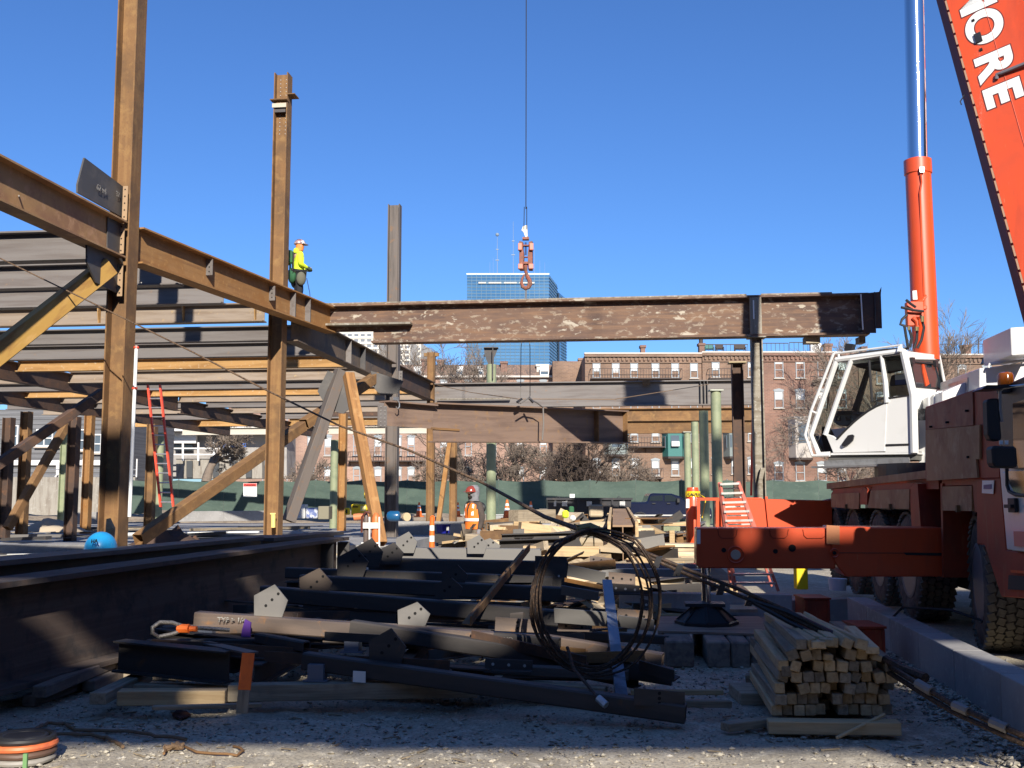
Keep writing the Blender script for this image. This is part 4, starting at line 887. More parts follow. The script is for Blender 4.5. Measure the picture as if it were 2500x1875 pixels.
K0 = W(30, 640, 17.5); K1 = W(290, 770, 16.0); K = W(1440, 1302, 9.9); KR = G(2520, 1800, .12)
guy = [W(-80, 592, 18.2), W(30, 645, 17.5), W(290, 771, 16.0), W(475, 862, 15), W(645, 950, 14.2), W(830, 1040, 13.3), W(1000, 1100, 12.4), W(1180, 1180, 11.4), W(1330, 1262, 10.0), W(1440, 1302, 9.15)]
mb = MB().tube(guy[:5], .018, 6); done("guy_wire", mb, WIRE, label="dark guy wire running from the left edge across the columns to the coil of cable", cat="cable") if 0 else None
GW = empty("guy_wire", guy[0], "long braided guy cable running from the upper left down to the lower right wall", "cable")
done("upper_run", MB().tube(guy, [.012, .012, .012, .012, .013, .013, .014, .016, .02, .026], 7), mk("guy_tan", (.20, .125, .07), .7, .2, layers=[(30, (.07, .045, .03), .45, .6)]), GW, smooth=True)
for k, (dz, dx) in enumerate(((0, 0), (.05, .035))):
    run = [W(1440, 1302, 9.15), W(1560, 1350, 9.05), W(1690, 1408, 8.95), W(1800, 1452, 8.85), W(1925, 1505 , 8.7), W(2050, 1566, 8.4), W(2165, 1622, 8.1)]
    run = [q_ + ZV * (dz * math.sin(math.pi * i / 6)) for i, q_ in enumerate(run)]
    done("lower_run", MB().tube(run, .016, 7), WIRE, GW, smooth=True)
for px, py, Y in ((1537, 1338, 9.07), (1605, 1372, 9.02), (1656, 1392, 8.97), (1760, 1438, 8.88), (1830, 1465, 8.82)):
    c = W(px, py, Y); done("cable_clamp", MB().box(c, (.05, .05, .10), (RV, DV, (ZV + RV * .4).normalized())).tube([c - ZV * .03 - DV * .04, c - ZV * .03 + DV * .04], .018, 6), BLACKM, GW)
mb = MB()
for k in range(2):
    pts = [W(1825, 1462, 8.82) + ZV * .0, W(1925, 1508, 8.7) + ZV * (.045 if k else -.03), W(2060, 1574, 8.4) + ZV * (.045 if k else -.03), W(2092, 1587, 8.3)]; mb.tube(pts, .022, 8)
done("turnbuckle", mb, BLACKM, GW, smooth=True)
q_ = [W(2165, 1622, 8.1), W(2240, 1668, 7.6), W(2330, 1722, 7.25), W(2420, 1762, 6.95), W(2520, 1806, 6.7)]
done("anchor_chain", MB().tube([W(2160, 1610, 8.1), W(2200, 1632, 7.95), W(2260, 1655, 7.7)], .035, 7).tube(q_, .02, 7).tube([c - ZV * .05 for c in q_], .018, 7), WIRE, GW)
for i in (1, 2, 3): done("sleeve", MB().tube([q_[i], q_[i].lerp(q_[i + 1], .4)], .034, 8), mk("sleeve_grey", (.24, .22, .2), .6) if i == 1 else bpy.data.materials["sleeve_grey"], GW, smooth=True)
# coil hanging on the cable
r3 = random.Random(9); mb = MB()
for k in range(7):
    w_ = r3.uniform(.84, 1.12); off = r3.uniform(-.09, .09); dpt = r3.uniform(-.07, .07); top = W(1440 , 1300, 9.1); cen = W(1447 + off * 260, 1464 + r3.uniform(-12, 12), 8.85 + dpt); rx = .50 * w_; rz = .62 * w_ * r3.uniform(.95, 1.04)
    pts = []
    for i in range(40):
        t = 2 * math.pi * i / 40; wob = 1 + .03 * mn.noise(Vector((math.cos(t) * 2, math.sin(t) * 2, k * 3)))
        c_ = cen + Vector((math.sin(t) * rx * wob, dpt * math.cos(t), math.cos(t) * rz * wob))
        if math.cos(t) > .82: c_ = c_.lerp(top, (math.cos(t) - .82) * 3.2)
        pts.append(c_)
    mb.tube(pts, .0098, 6, closed=True)
COIL = done("cable_coil", mb, WIRE, label="large hanging coil of dark steel cable in front of the pile of braces", cat="cable coil", smooth=True)
done("loose_end", MB().tube([W(1385, 1580, 8.75), W(1400, 1632, 8.6), W(1440, 1680, 8.35), W(1462, 1708, 8.2)], .014, 6), WIRE, COIL, smooth=True)
done("ferrule", MB().tube([W(1460, 1704, 8.2), W(1480, 1722, 8.15)], .03, 8), ALU, COIL, smooth=True)
kn = W(1440, 1300, 9.08); mb = MB()
for k in range(7): mb.tube([kn + Vector((r3.uniform(-.08, .08), r3.uniform(-.06, .02), r3.uniform(-.03, .06))) for _ in range(4)] + [kn + Vector((r3.uniform(-.14, .14), -.05, r3.uniform(-.12, .12)))], .006, 5)
mb.tube([kn - Vector((.11, 0, -.03)), kn + Vector((.0, 0, .05)), kn + Vector((.16, 0, -.02))], .035, 7)
done("tie_wire", mb, mk("tie_tan", (.35, .26, .10), .7), COIL)
# ================================================================== FOREGROUND PILES
# long plate girder lying at the left
def lying(label, xa, ya, xb, yb, zt, d, bf, mat, zt2=None):
    a_ = Vector((xa, ya, zt - d / 2)); b_ = Vector((xb, yb, (zt2 or zt) - d / 2)); return steel("steel_girder", label, "steel girder", a_, b_, d, bf, mat, tf=.045, tw=.02, group="long girders lying on blocks at the left")
MILLW = mk("mill_web", (.075, .052, .042), .85, 0, layers=[((.3, 3, 14), (.10, .075, .06), .48, .62), (3, (.035, .03, .03), .5, .65)], bump=((30), .25))
fl = lambda Y: -4.05 + .205 * (Y - 8.4)
LG1 = lying("huge dark plate girder lying on timbers at the lower left", fl(5.2) - .2, 5.2, fl(16.2) - .2, 16.2, 1.03, .88, .42, MILLW, 1.10)
u_ = (Vector((fl(16.2), 16.2, 0)) - Vector((fl(5.2), 5.2, 0))).normalized(); nr = Vector((u_.y, -u_.x, 0))
q_ = onp(782, 1360, Vector((fl(8.4) - .2, 8.4, 0)), nr); done("stiffener", MB().box(Vector((q_.x, q_.y, .64)) + nr * .105, (.02, .19, .77), (u_, nr, ZV)), MILL, LG1)
q_ = onp(822, 1360, Vector((fl(8.4) - .2, 8.4, 0)), nr); done("stiffener", MB().box(Vector((q_.x, q_.y, .64)) + nr * .105, (.02, .19, .77), (u_, nr, ZV)), MILL, LG1)
LG2 = lying("second dark girder lying just behind the huge plate girder", fl(5.5) - .78, 5.5, fl(14.6) - .78, 14.6, 1.17, .9, .40, MILL)
LG3 = lying("third girder with a flat top lying behind the other two", fl(9) - 1.75, 9, fl(17) - 1.5, 17, 1.10, .8, .40, MILL)
LG4 = lying("short girder piece lying at the far end of the dark girders", fl(14.9) - .75, 14.9, fl(17.3) - .65, 17.3, 1.14, .7, .36, MILL)
for i, (Y, dx, ln) in enumerate(((7.6, -.35, 1.9), (10.4, -.2, 2.0), (13.6, -.2, 2.0), (16, -.3, 1.9))):
    for k in range(1):
        M_, L_ = frame((fl(Y) + .55, Y - .1, .07), (fl(Y) - ln, Y + .05, .07)); done("block_timber", MB().box((L_ / 2, 0, 0), (L_, .16, .14)), WOODG, M=M_, label="%s cross timber under the huge plate girder" % ["front", "second", "third", "rear"][i], cat="timber", group="cross timbers under the plate girder", bevel=.008)
for i, (zz, A, B_) in enumerate(((.06, (70, 1712), (300, 1628)), (.16, (95, 1690), (285, 1612)), (.06, (215, 1675), (420, 1590)))):
    M_, L_ = frame(G(*A, zz), G(*B_, zz)); done("block_timber", MB().box((L_ / 2, 0, 0), (L_, .12, .095)), MAT12, M=M_, label="%s dark timber lying along the foot of the huge plate girder" % ["lower", "upper", "rear"][i], cat="timber", group="timbers along the plate girder", bevel=.008)
# ---- braces with pentagon gussets
STL = mk("tube_brownsteel", (.20, .145, .11), .6, .25, layers=[((.6, 5, 5), (.13, .10, .085), .42, .62), (7, (.28, .15, .07), .58, .72)], bump=((30), .15))
STD = mk("tube_blacksteel", (.052, .047, .045), .68, .15, layers=[((.6, 5, 5), (.075, .065, .06), .45, .62), (6, (.12, .07, .04), .62, .74)], bump=((30), .12), var=.2)
STG = mk("tube_greysteel", (.20, .19, .175), .6, .2, layers=[((.6, 6, 6), (.19, .18, .17), .45, .62)], bump=((30), .1))
def pent(parent, c, w, h, mat, ax=None, nh=3, t=.016, tilt=0):
    """upright pentagon plate with its point up-right, c = middle of the lower edge"""
    X = (ax or RV).normalized(); c = Vector(c); N_ = X.cross(ZV); Z = (ZV * math.cos(tilt) + N_ * math.sin(tilt)).normalized()
    P2 = [(-.48, 0), (.34, 0), (.50, .52), (.10, 1.0), (-.5, .66)]
    q = [c + X * (a * w) + Z * (b * h) for a, b in P2]
    hs = [c + X * (a * w) + Z * (b * h) for a, b in ((-.14, .36), (.04, .54), (.22, .72))][:nh]
    return plate("gusset_plate", parent, q, t, mat, hs, .014)
def foot(parent, c, mat=None):
    c = Vector(c); mb = MB().box(c, (.13, .12, .13), ax).box(c - ZV * .065, (.20, .14, .012), ax); done("foot_clip", mb, mat or mk("clip_bluegrey", (.17, .19, .24), .5, .2) if "clip_bluegrey" not in bpy.data.materials else (mat or bpy.data.materials["clip_bluegrey"]), parent)
def lugs(parent, px0, py0, px1, py1, px2, py2, px3, py3, Y, mat, n=3):
    q = [W(px0, py0, Y), W(px1, py1, Y), W(px2, py2, Y - .02), W(px3, py3, Y - .02)]
    lo, hi = (q[0] + q[3]) / 2, (q[1] + q[2]) / 2
    return plate("lug_plate", parent, q, .014, mat, [lo.lerp(hi, (i + .6) / (n + .2)) for i in range(n)], .013)
S_ = [("nearest dark square tube brace, slanting down to the right end of the pile", (745, 1612, 8.95), (1674, 1742, 8.15), .135, STD),
      ("brown square tube brace with chalk writing, lit on its face", (481, 1512, 10.0), (1345, 1573, 9.55), .145, STL),
      ("dark square tube brace just under the brown chalked one", (860, 1532, 9.75), (1642, 1652, 9.1), .135, STD),
      ("dark square tube brace fourth from the front", (640, 1448, 11.0), (1400, 1512, 10.5), .15, STD),
      ("dark square tube brace fifth from the front", (735, 1420, 11.7), (1380, 1452, 11.2), .15, STD),
      ("thin dark brace sixth from the front", (700, 1398, 12.3), (1350, 1420, 11.9), .12, STD),
      ("dark brace seventh from the front, behind the pentagon plates", (905, 1378, 13.0), (1385, 1388, 12.5), .16, STD),
      ("pale grey beam lying furthest back in the brace pile, sunlit", (930, 1352, 13.9), (1320, 1356, 13.7), .17, STG),
      ("brown stub of brace continuing right behind the cable coil", (1335, 1566, 9.75), (1618, 1612, 9.4), .12, STL)]
BR = []
for lab, A, B_, s, m in S_:
    BR.append(hss("brace_member", lab, "steel brace", W(*A), W(*B_), s, s, m, group="square tube braces stacked in the pile"))
pent(BR[0], W(945, 1628, 8.85), .31, .31, STD); pent(BR[1], W(660, 1508, 9.9), .32, .30, STG); pent(BR[1], W(1010, 1530, 9.8), .30, .22, STG)
pent(BR[3], W(1095, 1460, 10.7), .28, .20, STD, nh=2); pent(BR[4], W(1110, 1430, 11.4), .28, .22, STD, nh=2); pent(BR[3], W(770, 1460, 10.9), .34, .30, mk("gusset_brown", (.12, .09, .07), .6, .2)); pent(BR[5], W(860, 1408, 12.0), .36, .32, STD); pent(BR[6], W(955, 1378, 12.8), .30, .26, STD); pent(BR[6], W(900, 1385, 12.6), .34, .34, STD)
pent(BR[7], W(992, 1350, 13.7), .28, .27, STG); pent(BR[7], W(1165, 1352, 13.6), .26, .24, STG); pent(BR[7], W(1190, 1352, 13.9), .34, .2, STG)
foot(BR[0], W(775, 1640, 8.85)); foot(BR[1], W(507, 1552, 9.85)); foot(BR[1], W(862, 1572, 9.7))
lugs(BR[0], 1548, 1722, 1548, 1680, 1672, 1690, 1672, 1728, 8.15, STD); lugs(BR[1], 1208, 1540, 1210, 1506, 1316, 1514, 1322, 1545, 9.55, STL, 2)
q = [W(606, 1512, 9.86), W(606, 1492, 9.8), W(618, 1488, 9.8), W(618, 1512, 9.86)]
text("chalk_mark", "TYP > 1/4", .062, INK, BR[1], W(530, 1518, 9.82), (W(620, 1524, 9.8) - W(530, 1518, 9.8)), ZV, .001)
text("chalk_mark", "CON   3/8", .05, INK, BR[1], W(1262, 1556, 9.42), (W(1180, 1550, 9.42) - W(1262, 1556, 9.42)), -ZV, .0)
# loose angles and channels
angle("steel_angle", "rusty angle leaning diagonally across the dark braces", "steel angle", W(1150, 1528, 9.9), W(1294, 1345, 12.6), .09, .09, RUST, up=(0, -.5, 1), group="loose angles on the pile")
channel("steel_channel", "blue grey channel lying upright across the pile behind the coil, shining", "steel channel", W(1518, 1698, 8.5), W(1482, 1415, 10.9), .095, .05, mk("channel_bluegrey", (.22, .25, .31), .35, .5, layers=[(4, (.1, .11, .14), .5, .62)]), up=(0, -.4, 1), group=None)
for lab, A, B_, w, h, m in (("pale lit angle near the top right of the brace pile", (1384, 1406, 11.6), (1475, 1426, 11.5), .12, .13, STG), ("thin ochre bar right under the pale lit angle", (1378, 1420, 11.4), (1476, 1440, 11.2), .06, .04, RUSTO), ("pale angle lying lower on the right of the pile", (1369, 1452, 11.0), (1460, 1468, 10.9), .10, .10, STG), ("pale lit channel in the middle of the coil", (1354, 1520, 10.1), (1482, 1530, 9.95), .12, .14, STG), ("pale lit channel right of the blue grey channel", (1508, 1530, 9.9), (1596, 1542, 9.8), .12, .11, STG),
      ("dark angle under the coil", (1150, 1565, 9.5), (1430, 1630, 9.1), .1, .1, RUSTD), ("rusty flat bar lying low behind the coil", (1250, 1580, 9.7), (1430, 1598, 9.5), .12, .05, RUST), ("dark angle at the bottom right of the coil", (1560, 1640, 9.0), (1645, 1665, 8.8), .1, .1, STD)):
    angle("steel_angle", lab, "steel angle", W(*A), W(*B_), w, h, m, up=(0, -.3, 1), group="loose angles on the pile")
def clip(lab, x0, y0, x1, y1, Y, m, n=3, sk=6):
    q = [W(x0, y1 - sk, Y), W(x1, y1, Y), W(x1, y0 + sk, Y), W(x0, y0, Y)]
    o = done("steel_clip", MB().prism(q, DV * .014), m, label=lab, cat="steel clip", group="drilled clip plates on the pile")
    mb = MB(); lo, hi = (q[0] + q[3]) / 2, (q[1] + q[2]) / 2
    for i in range(n):
        c = lo.lerp(hi, (i + .5) / n) - DV * .003; mb.prism([c + (RV * math.cos(k * .785) + ZV * math.sin(k * .785)) * .013 for k in range(8)], DV * .004)
    done("bolt_holes", mb, HOLE if m is not STD else mk("hole_lit", (.5, .48, .44), .8) if "hole_lit" not in bpy.data.materials else (HOLE if m is not STD else bpy.data.materials["hole_lit"]), o, kind="stuff")
    done("clip_leg", MB().box((q[0] + q[1]) / 2 - DV * .04 , ((q[1] - q[0]).length, .09, .014), ax), m, o)
clip("rusty drilled clip plate at the top right of the pile", 1486, 1396, 1551, 1430, 11.5, STL); clip("dark drilled clip plate under the top right rusty one", 1492, 1424, 1562, 1452, 11.2, STD); clip("lower rusty drilled clip plate right of the blue grey channel", 1507, 1486, 1594, 1522, 10.3, STL, 2); clip("wide dark drilled plate at the back of the pile, left of the coil", 1306, 1357, 1384, 1455, 11.9, STD, 2, 2); clip("drilled rusty clip just behind the coil's upper right", 1440, 1357, 1496, 1378, 13.2, STL, 3); clip("dark drilled plate low in the pile at its middle", 1184, 1607, 1300, 1640, 9.0, STD, 3); clip("small drilled dark plate above the lower grey channel", 1562, 1460, 1583, 1490, 10.8, STD, 2)
clip("small rusty lug plate beside the lower run of braces", 1362, 1520, 1440, 1540, 10.2, STL, 2); clip("dark drilled plate at the left of the pile below the girder", 640, 1548, 700, 1580, 9.4, STD, 2); clip("rusty plate under the purple strap", 615, 1530, 692, 1552, 10.1, STL, 2)
# tan channel on top right
hss("brace_member", "tan tube lying across behind the coil's upper right, sunlit", "steel brace", W(1385, 1388, 13.0), W(1502, 1377, 13.0), .13, .11, RUSTO)
# dark frames beneath
for lab, A, B_, d, b_, m in (("short black beam piece at the left foot of the pile", (290, 1600, 9.3), (560, 1628, 8.9), .26, .16, STD), ("black beam under the chalked tube at the left", (385, 1560, 9.9), (640, 1590, 9.6), .2, .14, STD), ("rusty brown beam low in the pile's middle", (880, 1640, 9.3), (1200, 1662, 9.0), .2, .14, RUSTD), ("dark beam running back from the stake", (620, 1650, 8.9), (735, 1590, 10.4), .18, .12, STD), ("second dark beam running back at the left", (560, 1620, 9.3), (800, 1530, 11.5), .16, .12, STD), ("dark beam under the pile running back at the middle", (980, 1640, 9.2), (1060, 1560, 11), .16, .12, RUSTD), ("deep dark beam under the right of the pile", (1300, 1600, 9.8), (1560, 1650, 9.3), .2, .14, RUSTD), ("dark beam under the back of the pile", (740, 1480, 11.5), (1300, 1500, 11.2), .22, .16, STD), ("dark beam crossing under the pentagon plates", (700, 1440, 12.2), (1300, 1440, 11.9), .2, .16, STD)):
    steel("scrap_beam", lab, "steel beam", W(*A), W(*B_), d, b_, m, tf=.014, tw=.01, group="short dark beams under the pile")
r7 = random.Random(55)
pm = [(STD, "dark"), (STD, "black"), (RUSTD, "dark rusty"), (STL, "brown"), (GREYB, "grey brown"), (RUST, "rusty")]
pz = [(600, "at the left of the pile"), (800, "left of the middle of the pile"), (1000, "at the middle of the pile"), (1200, "right of the middle"), (1400, "inside the left of the coil"), (1700, "at the pile's right end")]
for i in range(95):
    t = r7.random(); py = 1625 - 225 * t; px = r7.uniform(430 + 330 * t, 1570 - 100 * t); Y = 8.9 + 4.6 * t; z = r7.uniform(.08, .46 + .22 * t)
    P_ = W(px, 1205 + 2600 * (CAMH - z) / Y, Y); a_ = r7.choice((-.08, -.05, .0, -.1, .9, 1.2, -.7)) + r7.gauss(0, .08); L_ = r7.uniform(.4, 1.9) if abs(a_) < .4 else r7.uniform(.3, 1.1)
    d_ = RV * math.cos(a_) + DV * math.sin(a_) + ZV * r7.gauss(0, .05); m, nm = r7.choice(pm); A_, B_ = P_ - d_ * L_ / 2, P_ + d_ * L_ / 2; zn = next(q for lim, q in pz if px < lim); rw = ("front" if Y < 10.2 else ("middle" if Y < 11.8 else "back")); k_ = r7.choice("aaafh")
    lab = "%s %s %s, %s, %s row" % ("long" if L_ > 1 else "short", nm, {"a": "angle", "f": "flat bar", "h": "square tube"}[k_], zn, rw)
    if k_ == "a": angle("steel_angle", lab, "steel angle", A_, B_, r7.uniform(.06, .1), r7.uniform(.06, .11), m, group="loose steel in the brace pile", flip=r7.choice((1, -1)))
    elif k_ == "h": hss("steel_tube", lab, "steel tube", A_, B_, .09, .09, m, group="loose steel in the brace pile")
    else: M_, Lq = frame(A_, B_); o_ = done("flat_bar", MB().box((L_ / 2, 0, 0), (L_, r7.uniform(.1, .2), .014)), m, M=M_, label=lab, cat="flat bar", group="loose steel in the brace pile")
# timbers under the pile
for lab, A, B_, w, h, m in (("long timber under the front of the pile", (560, 1690, 8.75), (1165, 1680, 8.85), .14, .13, WOODG), ("timber lying across the left foot of the pile", (290, 1702, 8.55), (552, 1700, 8.65), .14, .11, WOOD), ("grey board leaning from the left timber up to the pile", (238, 1706, 8.5), (355, 1650, 9.5), .13, .09, WOODG), ("thin stick lying in front of the left timber", (372, 1728, 8.2), (640, 1721, 8.35), .05, .03, WOODG), ("timber behind the front left timber", (330, 1682, 9.1), (590, 1686, 9.0), .1, .09, WOODG), ("pale splintered board end under the black beam", (350, 1632, 9.6), (418, 1616, 10.1), .06, .02, WOODL), ("upper pale stick to the right of the pile", (1540, 1690, 8.9), (1766, 1690, 8.8), .05, .04, WOOD), ("lower pale stick to the right of the pile", (1560, 1716, 8.4), (1784, 1718, 8.5), .07, .05, WOODG), ("cross timber under the middle of the pile", (1160, 1668, 9.2), (1480, 1692, 8.9), .12, .1, WOODG), ("board lying beside the lumber stack", (1770, 1775, 7.95), (1885, 1760, 8.2), .10, .06, WOODG), ("thin stick leaning on the front of the lumber stack", (2042, 1802, 7.65), (2160, 1744, 7.95), .022, .022, WOOD)):
    M_, L_ = frame(W(*A), W(*B_)); done("timber", MB().box((L_ / 2, 0, 0), (L_, w, h)), m, M=M_, label=lab, cat="timber", group="loose timbers on the gravel", bevel=.005)
# stake
M_, L_ = frame(W(590, 1742, 8.05), W(606, 1600, 8.15), up=(0, -1, 0)); e = done("survey_stake", MB().box((L_ * .2, 0, 0), (L_ * .4, .085, .02)), WOODG, M=M_, label="wooden survey stake painted orange on its upper part, in front of the pile", cat="stake")
done("orange_end", MB().box((L_ * .4 + L_ * .32, 0, 0), (L_ * .64, .09, .022)), ORG, e, M_)
# purple strap and sling loop
done("strap", MB().prism([W(588, 1562, 9.7), W(610, 1562, 9.7), W(612, 1520, 9.7), W(598, 1512, 9.7), W(590, 1540, 9.7)], DV * .02), PURP, label="purple webbing strap round the chalked brown tube", cat="strap")
done("tag_plate", MB().prism([W(861, 1665, 8.7), W(892, 1667, 8.7), W(892, 1640, 8.7), W(862, 1638, 8.7)], DV * .012), REFL, label="small pale tag with a purple smear under the nearest brace", cat="tag")
lp = [W(560, 1538, 9.7), W(500, 1534, 9.6), W(455, 1532, 9.5), W(420, 1520, 9.4), W(390, 1519, 9.35), W(372, 1532, 9.3), W(372, 1546, 9.3), W(386, 1555, 9.35), W(420, 1548, 9.4), W(455, 1535, 9.5)]
e = done("wire_sling", MB().tube(lp, .018, 8), mk("sling_grey", (.3, .28, .25), .5, .4, layers=[(60, (.15, .13, .11), .45, .6)]), label="grey wire rope sling loop with an orange clamp at the left of the pile", cat="sling", smooth=True)
c = W(448, 1535, 9.45); done("orange_clamp", MB().tube([c - RV * .05, c + RV * .05], .04, 8).tube([c + RV * .06, c + RV * .12], .025, 8), ORG, e)
# ---- far yard: lumber, beams and plates between the braces and the dumpster
r4 = random.Random(21)
kinds = [(WOODL, "new lumber", .2), (WOOD, "pale timber", .2), (RUST, "rusty steel piece", .16), (STD, "dark steel piece", .24), (WOODG, "weathered timber", .1), (STG, "grey steel piece", .1)]
def yard(px, py, Y, L, w, h, yaw, mat, lab, i=0, pitch=0, typ="box"):
    P_ = W(px, py, Y); d = RV * math.cos(yaw) + DV * math.sin(yaw); d = (d + ZV * pitch).normalized()
    M_, L_ = frame(P_ - d * L / 2, P_ + d * L / 2); mb = MB()
    if typ == "i": mb.ibeam(L_, h, w, .014, .01)
    elif typ == "l": mb.prism([(0, -w / 2, -h / 2), (0, w / 2, -h / 2), (0, w / 2, -h / 2 + .015), (0, -w / 2 + .015, -h / 2 + .015), (0, -w / 2 + .015, h / 2), (0, -w / 2, h / 2)], (L_, 0, 0))
    else: mb.box((L_ / 2, 0, 0), (L_, w, h))
    done("timber" if mat in (WOODL, WOOD, WOODG) else "steel_piece", mb, mat, M=M_, label=lab, cat="timber" if mat in (WOODL, WOOD, WOODG) else "steel piece", group="lumber pieces in the far yard" if mat in (WOODL, WOOD, WOODG) else "steel pieces in the far yard")
zones = [(1190, "just right of the worker"), (1260, "below the orange cones"), (1340, "left of the cable coil"), (1430, "inside the top of the cable coil"), (1500, "under the dumpster's right end"), (1580, "beside the wide tan beam"), (1700, "by the rear jack")]
# dark heap of rubble that carries the loose pieces
n = 34; vs = []
for j in range(n):
    for i in range(n):
        u, v = i / (n - 1) * 2 - 1, j / (n - 1) * 2 - 1; P_ = Vector((2.4 + u * 2.3 + v * .9, 23.5 + v * 8.2, 0))
        hh = (1 - u ** 4) * (1 - v ** 4); vs.append((P_.x, P_.y, .02 + hh * (.22 + .22 * mn.noise(Vector((u * 4, v * 5, 1))) + .12 * mn.noise(Vector((u * 14, v * 18, 4))))))
done("rubble_heap", MB().add(vs, [(j * n + i, j * n + i + 1, (j + 1) * n + i + 1, (j + 1) * n + i) for j in range(n - 1) for i in range(n - 1)]), RUSTD, keep=True, label="low heap of broken timber and rubble under the loose pieces in the yard", cat="rubble heap", kind="stuff")
for i in range(520):
    px = r4.uniform(1125, 1690); t = r4.random(); Y = 14.3 + 17 * t ** 1.25
    if (Y < 19 and px < 1250) or (Y < 26.5 and px < 1240): continue
    env = (.6 + .4 * math.sin((px - 1100) / 600 * math.pi)) * min(1, (Y - 14) / 4)
    z = r4.uniform(.2, 1.08) * env + .03; py = 1205 + 2600 * (CAMH - z) / Y
    x_ = r4.random(); acc = 0
    for m, nm, wt in kinds:
        acc += wt
        if x_ < acc: break
    L = r4.uniform(.3, 1.7); yaw = r4.choice((0, 0, 0, .2, -.3, 1.2, 1.5, .9, -.8)) + r4.gauss(0, .15); pit = r4.gauss(0, .12) + (r4.choice((-.5, .6)) if r4.random() < .12 else 0)
    steelp = m in (RUST, STD, STG); typ = r4.choice(("i", "l", "box")) if steelp else "box"
    w, h = (r4.uniform(.12, .3), r4.uniform(.16, .34)) if steelp else (r4.choice((.09, .14, .25, .4)), r4.choice((.06, .1, .14, .2, .26)))
    if typ == "box" and steelp: h = .03; w = r4.uniform(.15, .35)
    zone = next(q for lim, q in zones if px < lim); dep = "front" if Y < 20 else ("middle" if Y < 26 else "back"); ya = abs(math.sin(yaw))
    shp = {"i": "beam stub", "l": "angle", "box": "plate"}[typ] if steelp else ("block" if L < .5 else "board")
    yard(px, py, Y, L, w, h, yaw, m, "%s %s %s %s, %s, %s row" % ("long" if L > 1 else "short", {"new lumber": "yellow", "pale timber": "pale", "rusty steel piece": "rusty", "dark steel piece": "dark steel", "weathered timber": "weathered", "grey steel piece": "grey steel"}[nm], shp, "tilted up" if abs(pit) > .35 else ("lying level" if ya < .45 else ("seen end on" if ya > .9 else "lying slanted")), zone, dep), i, pit, typ)
for lab, px, py, Y, L, w, h, yaw, m, typ in (
    ("stack of pale new lumber behind the orange outrigger jack, top board", 1600, 1330, 19, 2.1, .5, .05, .0, WOODL, "box"), ("pale new lumber board under the top one behind the jack", 1600, 1340, 19, 2.2, .55, .05, .03, WOODL, "box"), ("third pale board in the lumber stack behind the jack", 1605, 1350, 18.6, 1.9, .5, .06, -.03, WOODL, "box"), ("fourth pale board in the lumber stack behind the jack", 1590, 1360, 18.4, 2.0, .5, .06, .02, WOODL, "box"), ("big weathered block under the lumber stack", 1575, 1368, 18, 1.2, .6, .1, .0, WOOD, "box"),
    ("pale lumber board just right of the worker, lit on top", 1250, 1325, 19, .9, .15, .10, .0, WOODL, "box"), ("pale lumber board left of the coil, lit on its face", 1280, 1332, 18.5, .8, .2, .14, .0, WOODL, "box"), ("wide pale lumber board inside the top of the coil", 1370, 1345, 17.2, 1.2, .3, .16, .05, WOOD, "box"), ("grey timber board inside the coil", 1365, 1335, 18, 1.25, .3, .12, .0, WOODG, "box"), ("short pale board right of the coil's top", 1470, 1335, 18, .35, .3, .18, .0, WOODL, "box"), ("dark blue steel beam lying level right of the coil", 1570, 1384, 14.6, 1.4, .18, .1, 0, NAVY, "box"), ("blue grey level beam below the dark blue one", 1590, 1398, 14.3, 1.3, .2, .1, 0, STG, "box"),
    ("tilted grey steel box piece lying among the timbers at the left of the yard", 1300, 1258, 24, 1.2, .3, .25, .9, WOODG, "box"), ("tan beam stub standing on posts at the right of the yard", 1585, 1272, 20, .9, .6, .12, 1.2, RUST, "i"), ("small tan beam stub left of the outrigger jack", 1650, 1290, 20, .5, .4, .08, .1, GREENP, "box")):
    yard(px, py, Y, L, w, h, yaw, m, lab, 0, 0, typ)
for px, py0, py1, lab in ((1572, 1295, 1325, "left"), (1588, 1295, 1328, "middle"), (1640, 1295, 1328, "right")):
    a_, b_ = W(px - 6, py1, 19.8), W(px + 6, py0, 19.8); done("support_post", MB().box(((a_.x + b_.x) / 2, 19.8, (a_.z + b_.z) / 2), (b_.x - a_.x, .1, b_.z - a_.z)), WOOD, label=lab + " short timber post holding up the tan beam stubs", cat="post", group="short posts under the beam stubs")
IB = steel("steel_beam", "wide tan beam pointing at the camera in the yard, showing its I shaped end", "steel beam", W(1521, 1330, 17), W(1512, 1272, 27), .62, .32, mk("beam_tan", (.34, .22, .13), .8, layers=[(2, (.26, .165, .10), .45, .62)], bump=((16), .2)), tf=.03)
for s_, lab in ((-1, "left"), (1, "right")):
    M_, L_ = frame(W(1521 + s_ * 34, 1292, 17), W(1512 + s_ * 20, 1250, 27)); done("timber", MB().box((L_ / 2, 0, 0), (L_, .05, .24)), WOOD, M=M_, label="board leaning along the %s side of the wide tan beam" % lab, cat="timber")
